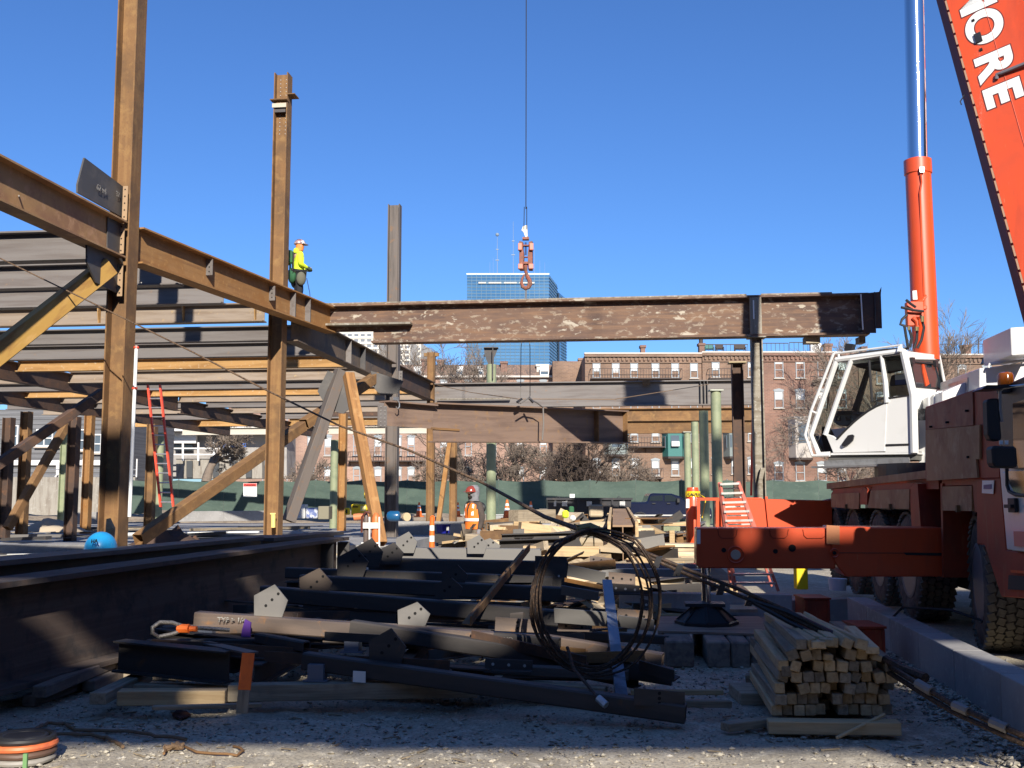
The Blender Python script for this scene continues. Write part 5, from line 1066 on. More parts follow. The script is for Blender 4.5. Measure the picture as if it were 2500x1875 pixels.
# ---- lumber stack front right
yl0 = 8.15; P0_ = W(1883, 1764, yl0); N_ = 0; r5 = random.Random(77); cell = .0835
x00 = P0_.x; z00 = .10
M_, L_ = frame(W(1874, 1772, 7.98), W(2196, 1776, 7.85)); done("timber", MB().box((L_ / 2, 0, 0), (L_, .14, .09)), WOOD, M=M_, label="pale board lying on the gravel under the front of the lumber stack", cat="timber", bevel=.005)
M_, L_ = frame(W(1824, 1700, 10), W(2150, 1700, 9.7)); done("timber", MB().box((L_ / 2, 0, 0), (L_, .14, .1)), WOODG, M=M_.copy() @ Matrix.Translation((0, 0, W(1824, 1700, 10).z * -1 + .05)), label="rear cross board under the lumber stack", cat="timber")
counts = [11, 11, 11, 10, 10, 8, 6]
rn = ["bottom", "second", "third", "fourth", "fifth", "sixth", "top"]
for r_, n in enumerate(counts):
    off = (11 - n) * .35 * cell + (.02 if r_ else 0)
    x = x00 + off; 
    for k in range(n):
        w_ = cell * (r5.uniform(.95, 1.12) if r_ else 1); tall = r5.random() < .12
        hh = cell * (.62 if (r_ in (5,) and r5.random() < .5) else 1)
        zz = z00 + cell * r_ * 1.0 + hh / 2; roll = r5.gauss(0, .03 if r_ < 2 else .16) if r_ else 0
        if 1 < r_ < 6 and r5.random() < .015: x += w_ * .4; continue
        if r_ >= 5: roll = r5.gauss(0, .1) - .25 * (k < 2) + .3 * (k > n - 3)
        ys = yl0 + r5.uniform(-.03, .04) + (r5.uniform(.08, .3) if r5.random() < .16 else 0) - .02 * r_; L_ = r5.choice((1.5, 1.65, 1.8)); yaw = TH + r5.gauss(0, .012 if r_ < 4 else .05) + (.0)
        d = Vector((math.sin(yaw), math.cos(yaw), r5.gauss(0, .004)))
        p0 = Vector((x + w_ / 2, ys, zz)); M_, Lq = frame(p0, p0 + d * L_); M_ = M_ @ Matrix.Rotation(roll, 4, 'X')
        s1 = w_ - .006 - .01 * abs(roll); done("timber", MB().box((L_ / 2, 0, 0), (L_, s1, hh - .005)), r5.choice((WOOD, WOOD, WOOD, WOODG)), M=M_, label="square timber in the %s row of the lumber stack, %s from the left" % (rn[r_], ordn[k].replace("nearest", "first")), cat="timber", group="square timbers in the lumber stack", bevel=.006)
        x += w_ + (.006 if r_ > 1 and r5.random() < .3 else 0)
for i, (A, B_, lab) in enumerate((((2000, 1575, 7.95), (1935, 1532, 9.9), "left"), ((2020, 1570, 8.0), (1968, 1524, 10.1), "middle"), ((2130, 1588, 8.0), (2075, 1535, 9.7), "right"), ((1925, 1640, 8.1), (1845, 1565, 10.1), "far left"))):
    M_, L_ = frame(W(*A), W(*B_)); done("timber", MB().box((L_ / 2, 0, 0), (L_, .10, .055 if i != 3 else .08)), WOODG if i == 3 else WOOD, M=M_, label="loose timber lying on top of the lumber stack, %s one" % lab, cat="timber", bevel=.006)
M_, L_ = frame(W(2160, 1612, 8.6), W(2040, 1520, 10.6)); done("timber", MB().box((L_ / 2, 0, 0), (L_, .12, .03)), WOODG, M=M_, label="pale board leaning behind the lumber stack", cat="timber")
P_ = G(1818, 1725, 0); done("timber", MB().box((P_.x + .08, P_.y + .3, .05), (.2, .5, .1)), WOODG, label="small timber block left of the lumber stack", cat="timber", bevel=.006)
# ---- crane mats under the outrigger
r6 = random.Random(4); z0m = .26
c0 = W(1622, 1612, 11.05); xx = c0.x; k = 0
for w_, gap in ((.30, .12), (.24, .0), (.20, 0), (.24, .0), (.22, 0), (.2, 0)):
    M_, L_ = frame(Vector((xx + w_ / 2, 11.0 + .02 * k - .12 * (xx - c0.x), z0m / 2)), Vector((xx + w_ / 2 + .22, 13.2, z0m / 2)))
    done("crane_mat_timber", MB().box((L_ / 2, 0, 0), (L_, w_ - .012, z0m)), MAT12, M=M_, label="%s heavy timber from the left in the mat under the outrigger foot" % ordn[k].replace("nearest", "first"), cat="crane mat", group="heavy timbers under the outrigger foot", bevel=.015)
    xx += w_ + gap; k += 1
q = [W(1606, 1532, 0.1 + 11.55), W(1895, 1537, 11.35), W(1852, 1495, 13.0), W(1606, 1493, 13.0)]
q = [Vector((v.x, v.y, z0m + .004)) for v in q]; done("plywood_sheet", MB().prism(q, (0, 0, .022)), PLY, label="sheet of brown plywood under the outrigger foot", cat="plywood")
done("plywood_sheet", MB().prism([Vector((G(x_, y_, .27).x, G(x_, y_, .27).y, z0m + .002)) for x_, y_ in ((1782, 1494), (1850, 1494), (1838, 1482), (1782, 1482))], (0, 0, .04)), WOODG, label="small board behind the plywood sheet", cat="board")
for lab, x0, x1, y0, y1, Y in (("left timber block behind the crossing wall", 1608, 1660, 1402, 1432, 16.2), ("small timber block behind the crossing wall, right of the other", 1668, 1690, 1402, 1432, 16.4)):
    a_, b_ = W(x0, y1, Y), W(x1, y0, Y); done("timber_block", MB().box(((a_.x + b_.x) / 2, Y + .4, b_.z / 2), (b_.x - a_.x, .8, b_.z)), MAT12, label=lab, cat="timber block", bevel=.01)
# orange boxes by the wall
def obox(lab, px0, px1, py0, py1, Y, dep):
    a_, b_ = W(px0, py1, Y), W(px1, py0, Y); w = b_.x - a_.x; h = b_.z; c = Vector(((a_.x + b_.x) / 2, Y + dep / 2, h / 2))
    e = done("steel_box", MB().box(c, (w, dep, h)), ORANGED, label=lab, cat="box", group="orange steel boxes by the concrete wall", bevel=.006)
    done("lid", MB().box(c + ZV * (h / 2 + .012), (w + .03, dep + .03, .022)), ORANGED, e); done("edge_strip", MB().box(c + Vector((-w / 2 + .02, -dep / 2 - .008, 0)), (.03, .014, h - .03)).box(c + Vector((w / 2 - .02, -dep / 2 - .008, 0)), (.03, .014, h - .03)), ORANGED, e)
obox("small orange steel box standing at the far end of the concrete wall", 1966, 2026, 1464, 1499, 14.2, .5)
obox("larger orange steel box half hidden behind the lumber stack", 2100, 2160, 1535, 1582, 10.6, .5)
# bits by the wall
e = done("bucket", MB().tube([W(2045, 1441, 14.9), W(2045, 1412, 14.9)], [.11, .13], 14), mk("bucket_white", (.62, .64, .68), .5), label="white plastic bucket beside the end of the concrete wall", cat="bucket", smooth=True)
done("yellow_block", MB().box(W(1955, 1412, 16.5), (.17, .2, .32)), YEL, label="yellow upright block under the orange outrigger beam", cat="block", bevel=.01)
done("black_hose", MB().tube([gr(2.55, 12.4, .02) - RV * .3, gr(2.6, 12.2, .3), gr(2.75, 11.9, .55), gr(3.1, 11.4, .58), gr(3.8, 10.8, .35), gr(4.2, 10.6, .22)], .013, 6), BLACK, label="thin black hose looping over the concrete wall", cat="hose", smooth=True)
# ---- hoses and drum lid lower left
c = G(38, 1868, 0)
c = Vector((c.x, c.y + .10, 0))
for i, (z, r, rr, m, lab) in enumerate(((.025, .185, .022, mk("hose_grey", (.3, .28, .25), .6), "grey hose coil at the bottom of the coil stack"), (.07, .19, .022, mk("hose_brown", (.12, .07, .05), .6), "dark brown hose coil, second in the coil stack"), (.115, .195, .022, mk("hose_orange", (.70, .17, .06), .5, layers=[(9, (.5, .12, .06), .5, .66)]), "orange hose coil in the stack at the lower left corner"), (.155, .185, .02, BLACK, "black hose coil on top of the stack at the lower left corner"))):
    mb = MB()
    for k in range(2 if i != 2 else 1):
        pts = [c + Vector((math.cos(t * .262) * (r - k * .05), math.sin(t * .262) * (r - k * .05) * 1.0, z + .006 * mn.noise(Vector((t * .5, i, k))))) for t in range(24)]; mb.tube(pts, rr, 8, closed=True)
    done("hose_coil", mb, m, label=lab, cat="hose coil", group="coils stacked at the lower left corner", smooth=True)
done("drum_lid", MB().tube([c + ZV * .15, c + ZV * .165], .15, 24), BLACKM, label="dark round lid inside the top black hose coil", cat="lid")
done("green_tie", MB().box(G(62, 1858, .1) + ZV * -.02, (.025, .02, .13)), mk("tie_green", (.15, .3, .12), .6), label="green tie round the coil stack", cat="tie")
def groundrope(lab, pts, r, m, nm="rope", ct="rope"):
    P_ = [G(a_, b_, .02) for a_, b_ in pts]; out = []
    for i in range(len(P_) - 1):
        for k in range(4): out.append(P_[i].lerp(P_[i + 1], k / 4) + Vector((0, .012 * math.sin(i * 2 + k), .004 * math.sin(i + k))))
    done(nm, MB().tube(out + [P_[-1]], r, 7), m, label=lab, cat=ct, smooth=True)
groundrope("upper brown rope lying on the gravel behind the hose coils", [(85, 1780), (115, 1767), (160, 1766), (185, 1782), (240, 1783), (330, 1785), (380, 1797), (455, 1805)], .013, ROPE)
groundrope("lower brown rope lying on the gravel right of the hose coils", [(130, 1793), (220, 1795), (262, 1800), (290, 1815), (300, 1823)], .013, ROPE)
groundrope("bent rusty rod with a knotted rag lying on the gravel", [(400, 1840), (405, 1828), (430, 1815), (450, 1822), (480, 1836), (580, 1842), (595, 1832), (570, 1822)], .009, RUST, "bent_rod", "rod")
mb = MB(); cc = G(425, 1822, .03)
for k in range(7): mb.tube([cc + Vector((r6.uniform(-.07, .07), r6.uniform(-.05, .05), r6.uniform(-.02, .02))) for _ in range(3)], [.012, .02, .008], 6)
done("rag", mb, ROPE, label="knotted tan rag on the bent rod", cat="rag")
done("flat_debris", MB().prism([G(x_, y_, .01) for x_, y_ in ((420, 1748), (440, 1756), (466, 1748), (455, 1738), (430, 1737))], (0, 0, .012)), mk("debris_red", (.1, .04, .035), .9), label="dark reddish scrap lying in front of the pile, left of the stake", cat="scrap")
# ================================================================== MOBILE CRANE
CR = empty("mobile_crane", gr(4.4, 14, .2), "big orange mobile crane with a white operator cab at the right", "crane")
XS = 3.2
def sidepoly(name, pts, th, mat, x=XS, parent=None, **k): return done(name, MB().prism([gx(a_, b_, x) for a_, b_ in pts], RV * th), mat, parent or CR, **k)
def facepoly(name, pts, c, th, mat, parent=None, **k): return done(name, MB().prism([gy(a_, b_, c) for a_, b_ in pts], DV * th), mat, parent or CR, **k)
def gbox(name, x0, x1, y0, y1, z0, z1, mat, parent=None, **k):
    return done(name, MB().box(gr((x0 + x1) / 2, (y0 + y1) / 2, (z0 + z1) / 2), (x1 - x0, y1 - y0, z1 - z0), (RV, DV, ZV)), mat, parent or CR, **k)
gbox("chassis_frame", 3.95, 5.35, 9.2, 19.6, .95, 1.62, ORANGED)
gbox("deck", 3.3, 5.9, 12.4, 19.2, 1.80, 1.92, ORANGED)
gbox("shade_belly_pan", 3.9, 5.4, 11.4, 18.5, .6, .95, BLACKM); gbox("shade_far_skirt", 5.8, 5.88, 8.5, 19, .7, 1.9, ORANGED)  # pan and skirt added to keep sun off the ground underneath
gbox("inner_side", 3.9, 3.94, 12.3, 19.3, 1.0, 1.8, BLACKM)
sidepoly("deck_side_panel", ((2018, 1180), (2262, 1148), (2262, 1168), (2018, 1194)), .06, DUST)
for pts, pl_, wd in ((((2029, 1206), (2098, 1203), (2096, 1243), (2029, 1238)), ((2029, 1206), (2036, 1194), (2109, 1190), (2098, 1203)), ((2098, 1203), (2110, 1190), (2117, 1196), (2117, 1232), (2098, 1232))),
                     (((2126, 1198), (2220, 1194), (2219, 1243), (2118, 1240)), ((2126, 1198), (2134, 1185), (2231, 1179), (2220, 1194)), ((2220, 1194), (2232, 1179), (2240, 1181), (2248, 1290), (2226, 1290))),
                     (((2299, 1188), (2372, 1186), (2372, 1248), (2299, 1246)), ((2299, 1186), (2300, 1172), (2386, 1166), (2374, 1184)), ((2374, 1184), (2386, 1166), (2390, 1250), (2380, 1250)))):
    f = sidepoly("fender_flap", pts, .03, DUST); sidepoly("fender_top", pl_, .5, ORANGED, x=XS + .02, parent=f); sidepoly("fender_side", wd, .55, ORANGED, x=XS + .01, parent=f)
    cq = gx((pts[2][0] * .55 + pts[3][0] * .45), pts[2][1] - 6, XS - .015); done("latch", MB().box(cq, (.04, .05, .07), ax), RUST, f)
def wheel(y, steer=0, x=3.28, r=.66, w=.42, label=None):
    c = gr(x + w / 2, y, .2 + r); AX = RV.copy(); AX.rotate(Quaternion(ZV, steer)); FW = ZV.cross(AX)
    e = done("wheel", (lambda m_: m_.loft([(c + AX * o, FW * q_, ZV * q_) for o, q_ in ((-w / 2 + .03, r * .58), (-w / 2, r * .72), (-w / 2 + .02, r * .90), (-w / 2 + .06, r * .975), (w / 2 - .06, r * .975), (w / 2 - .02, r * .9), (w / 2, r * .7))], 36))(MB()), TYRE, CR, smooth=50, label=label)
    mb = MB()
    for k in range(5):
        for i in range(44):
            a = 2 * math.pi * (i + .5 * (k % 2)) / 44; o = (-.4 + .2 * k) * w; rad = FW * math.cos(a) + ZV * math.sin(a); tn = -FW * math.sin(a) + ZV * math.cos(a)
            sk = (1, -1, 1, -1, 1)[k] * .35; t2 = (tn + AX * sk).normalized(); a2 = rad.cross(t2)
            mb.box(c + AX * o + rad * (r * .985), (w * .165, r * .118, .03), (a2, t2, rad))
    done("tread_block", mb, TREAD, e, kind="stuff")
    done("rim", MB().loft([(c + AX * o, FW * q_, ZV * q_) for o, q_ in ((-w / 2 + .015, r * .60), (-w / 2 + .01, r * .545), (-w / 2 + .14, r * .50), (-w / 2 + .15, r * .2), (-w / 2 + .05, r * .17))], 30), mk("rim_grey", (.16, .17, .18), .5, .3) if "rim_grey" not in bpy.data.materials else bpy.data.materials["rim_grey"], e, smooth=40)
    mb = MB()
    for i in range(10): a = i * .628; mb.tube([c + AX * (-w / 2 + .13) + (FW * math.cos(a) + ZV * math.sin(a)) * r * .33, c + AX * (-w / 2 + .17) * 1 - AX * .06 + (FW * math.cos(a) + ZV * math.sin(a)) * r * .33], .016, 6)
    done("lug_nuts", mb, BLACKM, e, kind="stuff")
    return e
cf = gx(2371, 1430, 3.28); wheel(cf.dot(DV), -.155, x=3.34)
for y in (13.9, 15.55, 17.3, 18.95): wheel(y)
gbox("axle", 3.7, 5.6, cf.dot(DV) - .06, cf.dot(DV) + .06, .78, .94, BLACKM)
# outrigger beam at the front
c0 = 12.18
ob = facepoly("outrigger_housing", ((2030, 1286), (2312, 1289), (2312, 1408), (2066, 1408), (2048, 1388), (2036, 1370), (2030, 1345)), c0, .62, ORANGE, bevel=.012)
oi = facepoly("outrigger_beam", ((1700, 1289), (2040, 1290), (2040, 1389), (1708, 1387), (1700, 1380)), c0 + .03, .5, ORANGE, bevel=.012)
facepoly("top_collar", ((2018, 1282), (2050, 1284), (2050, 1330), (2018, 1328)), c0 - .015, .03, mk("collar_rust", (.45, .17, .07), .6), ob)
facepoly("reflector", ((1701, 1293), (1710, 1293), (1710, 1328), (1701, 1328)), c0 + .02, .008, REFL, oi)
def disc(px, py, c, r, mat, parent, name="hole", th=.01, ring=0):
    q_ = gy(px, py, c); mb = MB().prism([q_ + (RV * math.cos(k * .3927) + ZV * math.sin(k * .3927)) * r for k in range(16)], -DV * th); done(name, mb, mat, parent)
    if ring: done("ring", MB().tube([q_ - DV * .01 + (RV * math.cos(k * .3927) + ZV * math.sin(k * .3927)) * ring for k in range(16)], .008, 6, closed=True), ORANGE, parent)
disc(1767, 1343, c0 + .028, .026, HOLE, oi); disc(1893, 1346, c0 + .028, .026, HOLE, oi); disc(1934, 1338, c0 + .028, .04, HOLE, oi); disc(1796, 1354, c0 + .026, .055, ALU, oi, "sight_hole", .01, .09); disc(2037, 1350, c0 - .004, .02, HOLE, ob, ring=.045)
facepoly("seam", ((2050, 1349), (2310, 1350), (2310, 1351.5), (2050, 1350.5)), c0 - .004, .006, RUSTD, ob); facepoly("dirt_streak", ((2205, 1349), (2300, 1350), (2300, 1357), (2212, 1355)), c0 - .006, .004, BLK, ob)
for x0, x1 in ((1752, 1800), (1878, 1925), (1960, 2018)): 
    pts = [(x0, 1292), (x0 + 3, 1308), (x0 + 10, 1314), (x1 - 10, 1314), (x1 - 3, 1308), (x1, 1292)]
    done("weld_bead", MB().tube([gy(a_, b_, c0 + .024) for a_, b_ in pts], .004, 5), ORANGED, oi)
J = gy(1723, 1400, c0 + .25)
done("jack_rod", MB().tube([Vector((J.x, J.y, .98)), Vector((J.x, J.y, .50))], .052, 18), CHROME, CR, smooth=True)
jz = .29
mb = MB()
mb.loft([(Vector((J.x, J.y, z)), RV * r, DV * r) for z, r in ((jz, .36), (jz + .03, .36), (jz + .04, .32), (jz + .17, .17), (jz + .2, .16))], 8)
mb.box(Vector((J.x - .02, J.y, jz + .215)), (.44, .3, .035), ax)
for k in range(8):
    a = k * .785; d_ = RV * math.cos(a) + DV * math.sin(a); mb.prism([Vector((J.x, J.y, jz + .04)) + d_ * .35, Vector((J.x, J.y, jz + .04)) + d_ * .15, Vector((J.x, J.y, jz + .2)) + d_ * .15], d_.cross(ZV) * .02)
for dx in (-.20, -.12): mb.tube([Vector((J.x + dx, J.y - .12, jz + .2)), Vector((J.x + dx, J.y - .12, jz + .03))], .009, 5)
done("outrigger_foot", mb, BLACK, CR)
# rear outrigger
c2 = 19.0
rp = facepoly("rear_outrigger_beam", ((1760, 1216), (2032, 1222), (2032, 1300), (1760, 1300)), c2, .6, ORANGE, bevel=.01)
facepoly("rear_outrigger_flange", ((1868, 1212), (1874, 1212), (1882, 1290), (1876, 1290)), c2 - .05, .05, ORANGE, rp)
facepoly("rear_outrigger_arm", ((1702, 1215), (1860, 1215), (1860, 1232), (1760, 1236), (1757, 1300), (1748, 1300), (1748, 1222), (1709, 1222), (1709, 1290), (1702, 1290)), c2 + .1, .35, ORANGE)
facepoly("rear_box_end", ((2010, 1222), (2040, 1216), (2040, 1330), (2010, 1330)), c2 + .62, .3, ORANGED)
R_ = W(1692, 1260, 19.6); zt_ = W(1692, 1190, 19.6).z; zb_ = W(1692, 1332, 19.6).z
rj = done("rear_jack_housing", MB().loft([(Vector((R_.x, R_.y, z)), RV * r, DV * r) for z, r in ((zb_, .12), (zb_ + .15, .13), (zt_ - .08, .13), (zt_ - .05, .11), (zt_, .10))], 18), ORANGE, CR, smooth=40)
done("rear_jack_rod", MB().tube([Vector((R_.x, R_.y, zb_)), Vector((R_.x, R_.y, zb_ - .6))], .075, 14), CHROME, rj, smooth=True)
done("white_band", MB().prism([W(1675, 1240, 19.44), W(1683, 1240, 19.44), W(1683, 1218, 19.44), W(1675, 1218, 19.44)], DV * .05), REFL, rj)
e = done("caution_tape", MB().loft([(Vector((R_.x, R_.y, z)), RV * .138, DV * .138) for z in (zt_ - .17, zt_ - .07)], 18).tube([Vector((R_.x + .1, R_.y - .1, zt_ - .12)), Vector((R_.x + .2, R_.y - .25, zt_ - .2)), Vector((R_.x + .12, R_.y - .25, zt_ - .55))], .01, 4), YEL, label="yellow caution tape wrapped round the rear jack housing", cat="tape")
text("lettering", "CAUTION", .07, BLK, e, Vector((R_.x - .12, R_.y - .142, zt_ - .15)), RV, ZV, .002)
# side compartment and carrier front
sc = sidepoly("side_compartment", ((2259, 993), (2376, 951), (2440, 946), (2440, 1168), (2259, 1172)), 1.6, ORANGED, x=XS - .02, bevel=.01)
sidepoly("dusty_sheet", ((2260, 1050), (2376, 1040), (2391, 1037), (2391, 1121), (2382, 1121), (2386, 1166), (2262, 1174)), .02, DUST, x=XS - .045, parent=sc)
sidepoly("upper_panel", ((2261, 997), (2374, 956), (2376, 1038), (2261, 1049)), .012, mk("panel_rustred", (.30, .085, .04), .65, layers=[(1.5, (.38, .17, .09), .48, .66), (4, (.2, .06, .035), .5, .7)]), x=XS - .035, parent=sc)
mb = MB()
for px, py in ((2312, 1031), (2360, 1003), (2272, 1042), (2364, 1116)): mb.box(gx(px, py, XS - .05), (.03, .022, .022), ax)
done("rivets", mb, HOLE, sc, kind="stuff")
sidepoly("wheel_arch_pillar", ((2384, 1168), (2442, 1166), (2456, 1342), (2520, 1352), (2520, 1462), (2444, 1457), (2403, 1330), (2385, 1329)), .25, ORANGED, x=XS - .01, bevel=.01)
sidepoly("arch_back_plate", ((2295, 1172), (2384, 1168), (2384, 1250), (2303, 1408), (2297, 1408)), .03, BLACKM, x=XS + .45)
sidepoly("arch_edge", ((2296, 1180), (2301, 1180), (2304, 1410), (2300, 1410)), .3, ORANGED, x=XS)
for y0, y1 in ((1404, 1442),): sidepoly("step_opening", ((2462, y0), (2520, y0 + 4), (2520, y1), (2460, y1 - 3)), .02, BLACK, x=XS - .03)
sidepoly("step_edge", ((2466, 1391), (2520, 1395), (2520, 1402), (2468, 1398)), .05, ORANGE, x=XS - .05)
fc = sidepoly("carrier_cab", ((2440, 946), (2540, 900), (2560, 1345), (2458, 1342), (2440, 1140)), 2.6, WHITE, x=XS - .015, bevel=.01)
sidepoly("cab_upper_side", ((2442, 948), (2520, 912), (2520, 1150), (2442, 1140)), .02, BLACKM, x=XS - .03, parent=fc)
sidepoly("door", ((2446, 1152), (2530, 1160), (2530, 1350), (2470, 1344), (2459, 1332), (2452, 1260)), .03, WHITE, x=XS - .05, parent=fc, bevel=.008)
sidepoly("door_window", ((2462, 1150), (2530, 1150), (2530, 1215), (2475, 1200), (2464, 1180)), .02, GLASSD, x=XS - .065, parent=fc)
sidepoly("side_window", ((2472, 985), (2530, 965), (2530, 1140), (2486, 1142), (2474, 1100)), .02, GLASSD, x=XS - .05, parent=fc)
done("window_seal", MB().tube([gx(a_, b_, XS - .06) for a_, b_ in ((2458, 1140), (2459, 1185), (2464, 1200), (2480, 1208), (2530, 1210))], .016, 6), BLACK, fc)
dh = sidepoly("door_handle", ((2459, 1216), (2476, 1216), (2478, 1251), (2461, 1251)), .03, BLACK, x=XS - .085, parent=fc, bevel=.004)
done("handle_grip", MB().box(gx(2463, 1236, XS - .1), (.03, .16, .03), ax), BLACK, dh)
st = sidepoly("warning_sticker", ((2398, 1173), (2426, 1173), (2424, 1206), (2397, 1204)), .006, REFL, x=XS - .025)
sidepoly("sticker_mark", ((2401, 1184), (2420, 1182), (2420, 1194), (2401, 1194)), .004, mk("mark_blue", (.03, .05, .2), .5), x=XS - .03, parent=st)
sidepoly("reflection_patch", ((2474, 1297), (2530, 1299), (2530, 1336), (2476, 1333)), .004, mk("reflection_pink", (.75, .22, .17), .5), x=XS - .065)  # reflection of sunlit orange put on the door as a pink patch
mr = done("upper_mirror", MB().prism([gy(a_, b_, 9.0) for a_, b_ in ((2409, 978), (2416, 973), (2438, 972), (2446, 1070), (2440, 1077), (2418, 1074), (2412, 1060))], DV * .12), BLACK, CR, bevel=.01)
done("lower_mirror", MB().prism([gy(a_, b_, 8.9) for a_, b_ in ((2421, 1092), (2430, 1088), (2482, 1090), (2486, 1136), (2478, 1143), (2432, 1142), (2424, 1134))], DV * .16), BLACK, CR, bevel=.015)
done("mirror_arm", MB().tube([gy(a_, b_, 9.0) for a_, b_ in ((2500, 940), (2450, 946), (2441, 955), (2442, 1000), (2446, 1030))], .012, 6), ALU, mr)
done("mirror_bracket", MB().prism([gy(a_, b_, 8.95) for a_, b_ in ((2396, 950), (2410, 940), (2455, 940), (2480, 944), (2440, 949))], DV * .25), BLACKM, CR)
for px in (2441, 2454): facepoly("mirror_tab", ((px, 1075), (px + 8, 1075), (px + 8, 1085), (px, 1085)), 8.95, .02, REFL)
AMB = mk("amber_lens", (.55, .14, .01), .15, trans=.3)
bp = gy(2456, 940, 9.6); zb2 = gy(2456, 943, 9.6).z
bc = done("beacon_base", MB().tube([Vector((bp.x, bp.y, zb2 - .06)), Vector((bp.x, bp.y, zb2 + .01))], .075, 18), BLACK, CR, smooth=40)
done("beacon_lens", MB().loft([(Vector((bp.x, bp.y, zb2 + h_)), RV * r, DV * r) for h_, r in ((.01, .068), (.09, .066), (.115, .055), (.125, .02))], 18), AMB, bc, smooth=50)
# superstructure
SP0 = W(1985, 1140, 17.4); SP1 = W(2225, 1128, 16.3)
SA = Vector((SP1.x - SP0.x, SP1.y - SP0.y, 0)).normalized(); SN = Vector((-SA.y, SA.x, 0))    # SN points inward, away from the camera
if SN.y < 0: SN = -SN
def cp(zx, zy, t=0.0): return onp(1960 + zx / 5.026, 830 + zy / 5.026, Vector((SP0.x, SP0.y, 0)) + SN * t, SN)
def cpoly(name, pts, th, mat, t=0.0, parent=None, **k): return done(name, MB().prism([cp(a_, b_, t) for a_, b_ in pts], SN * th), mat, parent or CC, **k)
def ctube(name, pts, r, mat, t=0.0, n=8, parent=None): return done(name, MB().tube([cp(a_, b_, t) for a_, b_ in pts], r, n), mat, parent or CC, smooth=True)
CC = cpoly("operator_cab", ((350, 1385), (1385, 1375), (1385, 1400), (340, 1412)), 1.25, WHITE, parent=CR)
DW = 1.22
curve = [(990, 778), (900, 815), (800, 872), (700, 945), (620, 1012), (550, 1080), (490, 1140), (420, 1216), (370, 1175), (305, 1155)]
door = cpoly("cab_door", [(278, 1160), (305, 1157), (370, 1177)] + curve[::-1][2:] + [(1034, 770), (1008, 1370), (372, 1388)], .05, WHITE, -.01, bevel=.008)
for nm, pts, r in (("door_frame", ((275, 1165), (598, 240), (965, 195), (1015, 520), (1032, 770)), .042), ("front_pillar", ((412, 262), (100, 1165), (195, 1400), (330, 1400)), .045), ("roof_edge", ((412, 245), (1232, 140)), .05), ("rear_pillar", ((1235, 140), (1355, 670), (1372, 1385)), .062)):
    ctube(nm, pts, r, WHITE); ctube(nm, pts, r * .9, WHITE, DW)
for a_, b_ in (((412, 250), 0), ((100, 1165), 0), ((1235, 140), 0), ((195, 1400), 0)):
    done("cross_member", MB().tube([cp(*a_), cp(*a_, DW)], .045, 8), WHITE, CC)
cpoly("roof", ((412, 240), (1232, 132), (1232, 158), (412, 268)), DW, WHITE)
cpoly("roof_lining", ((600, 300), (1220, 215), (1215, 235), (640, 330), (700, 345)), DW - .1, BLACK, .05)
cpoly("door_glass", [(598, 262), (950, 225), (990, 778)] + curve[1:8] + [(305, 1150)], .012, GLASS, .02)
cpoly("front_quarter_glass", ((440, 265), (585, 245), (275, 1110), (350, 1380), (230, 1380), (130, 1170)), .012, GLASS, .02)
cpoly("rear_side_glass", ((985, 235), (1232, 205), (1333, 672), (1038, 716)), .012, GLASS, .02)
cpoly("rear_side_panel", ((1038, 716), (1120, 690), (1333, 674), (1372, 1385), (1008, 1385)), .05, WHITE, 0, bevel=.006)
cpoly("vent_slot", ((1015, 1278), (1297, 1270), (1297, 1292), (1015, 1302)), .01, BLACKM, -.012)
cpoly("top_slot", ((975, 180), (1220, 140), (1222, 160), (980, 205)), .02, BLACKM, -.04)
ctube("glass_divider", ((815, 250), (850, 760), (990, 715)), .022, BLACK, 0)
ctube("window_gasket", [(990, 778)] + curve[1:8], .018, BLACK, -.01)
ctube("rear_window_gasket", ((1236, 215), (1333, 672), (1038, 714)), .014, BLACK, -.01)
cpoly("far_glass", ((440, 265), (1232, 180), (1333, 672), (1300, 900), (300, 1100), (130, 1170)), .01, GLASS, DW)
cpoly("far_lower_panel", ((300, 1100), (1340, 1000), (1372, 1385), (350, 1390)), .04, WHITE, DW)
cpoly("front_glass_low", ((130, 1170), (150, 1170), (240, 1390), (220, 1390)), DW - .05, BLACKM, .03)
cpoly("front_corner_post", ((235, 1060), (285, 1160), (370, 1388), (270, 1388), (225, 1180)), .3, BLACK, .03)
done("fan_ring", MB().tube([cp(168, 1195, .02) + (SA * math.cos(k * .524) + ZV * math.sin(k * .524)) * .055 for k in range(12)], .01, 5, closed=True), BLACK, CC)
dhn = cpoly("door_handle", ((475, 1295), (480, 1270), (520, 1215), (550, 1170), (605, 1158), (625, 1175), (610, 1235), (560, 1280), (500, 1308)), .035, BLACKM, -.06, bevel=.004)
for k_, pts in enumerate((((378, 165), (102, 870), (28, 1165), (118, 1420)),)):
    gd = ctube("front_guard", pts, .024, WHITE, -.05); ctube("guard_bar", ((118, 1420), (330, 1412)), .022, WHITE, -.05, parent=gd); ctube("guard_link", ((102, 870), (165, 900)), .018, WHITE, -.04, parent=gd)
rr = ctube("roof_rail", ((380, 168), (1218, 62)), .016, WHITE, -.02); ctube("roof_rail_post", ((440, 230), (440, 175)), .02, WHITE, -.02, parent=rr); ctube("roof_rail_post", ((1190, 140), (1200, 62)), .025, WHITE, -.02, parent=rr)
ctube("roof_rail", ((380, 168), (1218, 62)), .016, WHITE, DW)
done("roof_hoses", MB().tube([cp(560, 195, .3), cp(800, 150, .4), cp(1000, 120, .5), cp(1300, 105, .5)], .02, 6).tube([cp(600, 200, .5), cp(820, 140, .6), cp(1200, 110, .7)], .02, 6), BLACK, CC)
cpoly("roof_lamp", ((505, 130), (525, 42), (615, 48), (592, 128)), .12, BLACKM, .3)
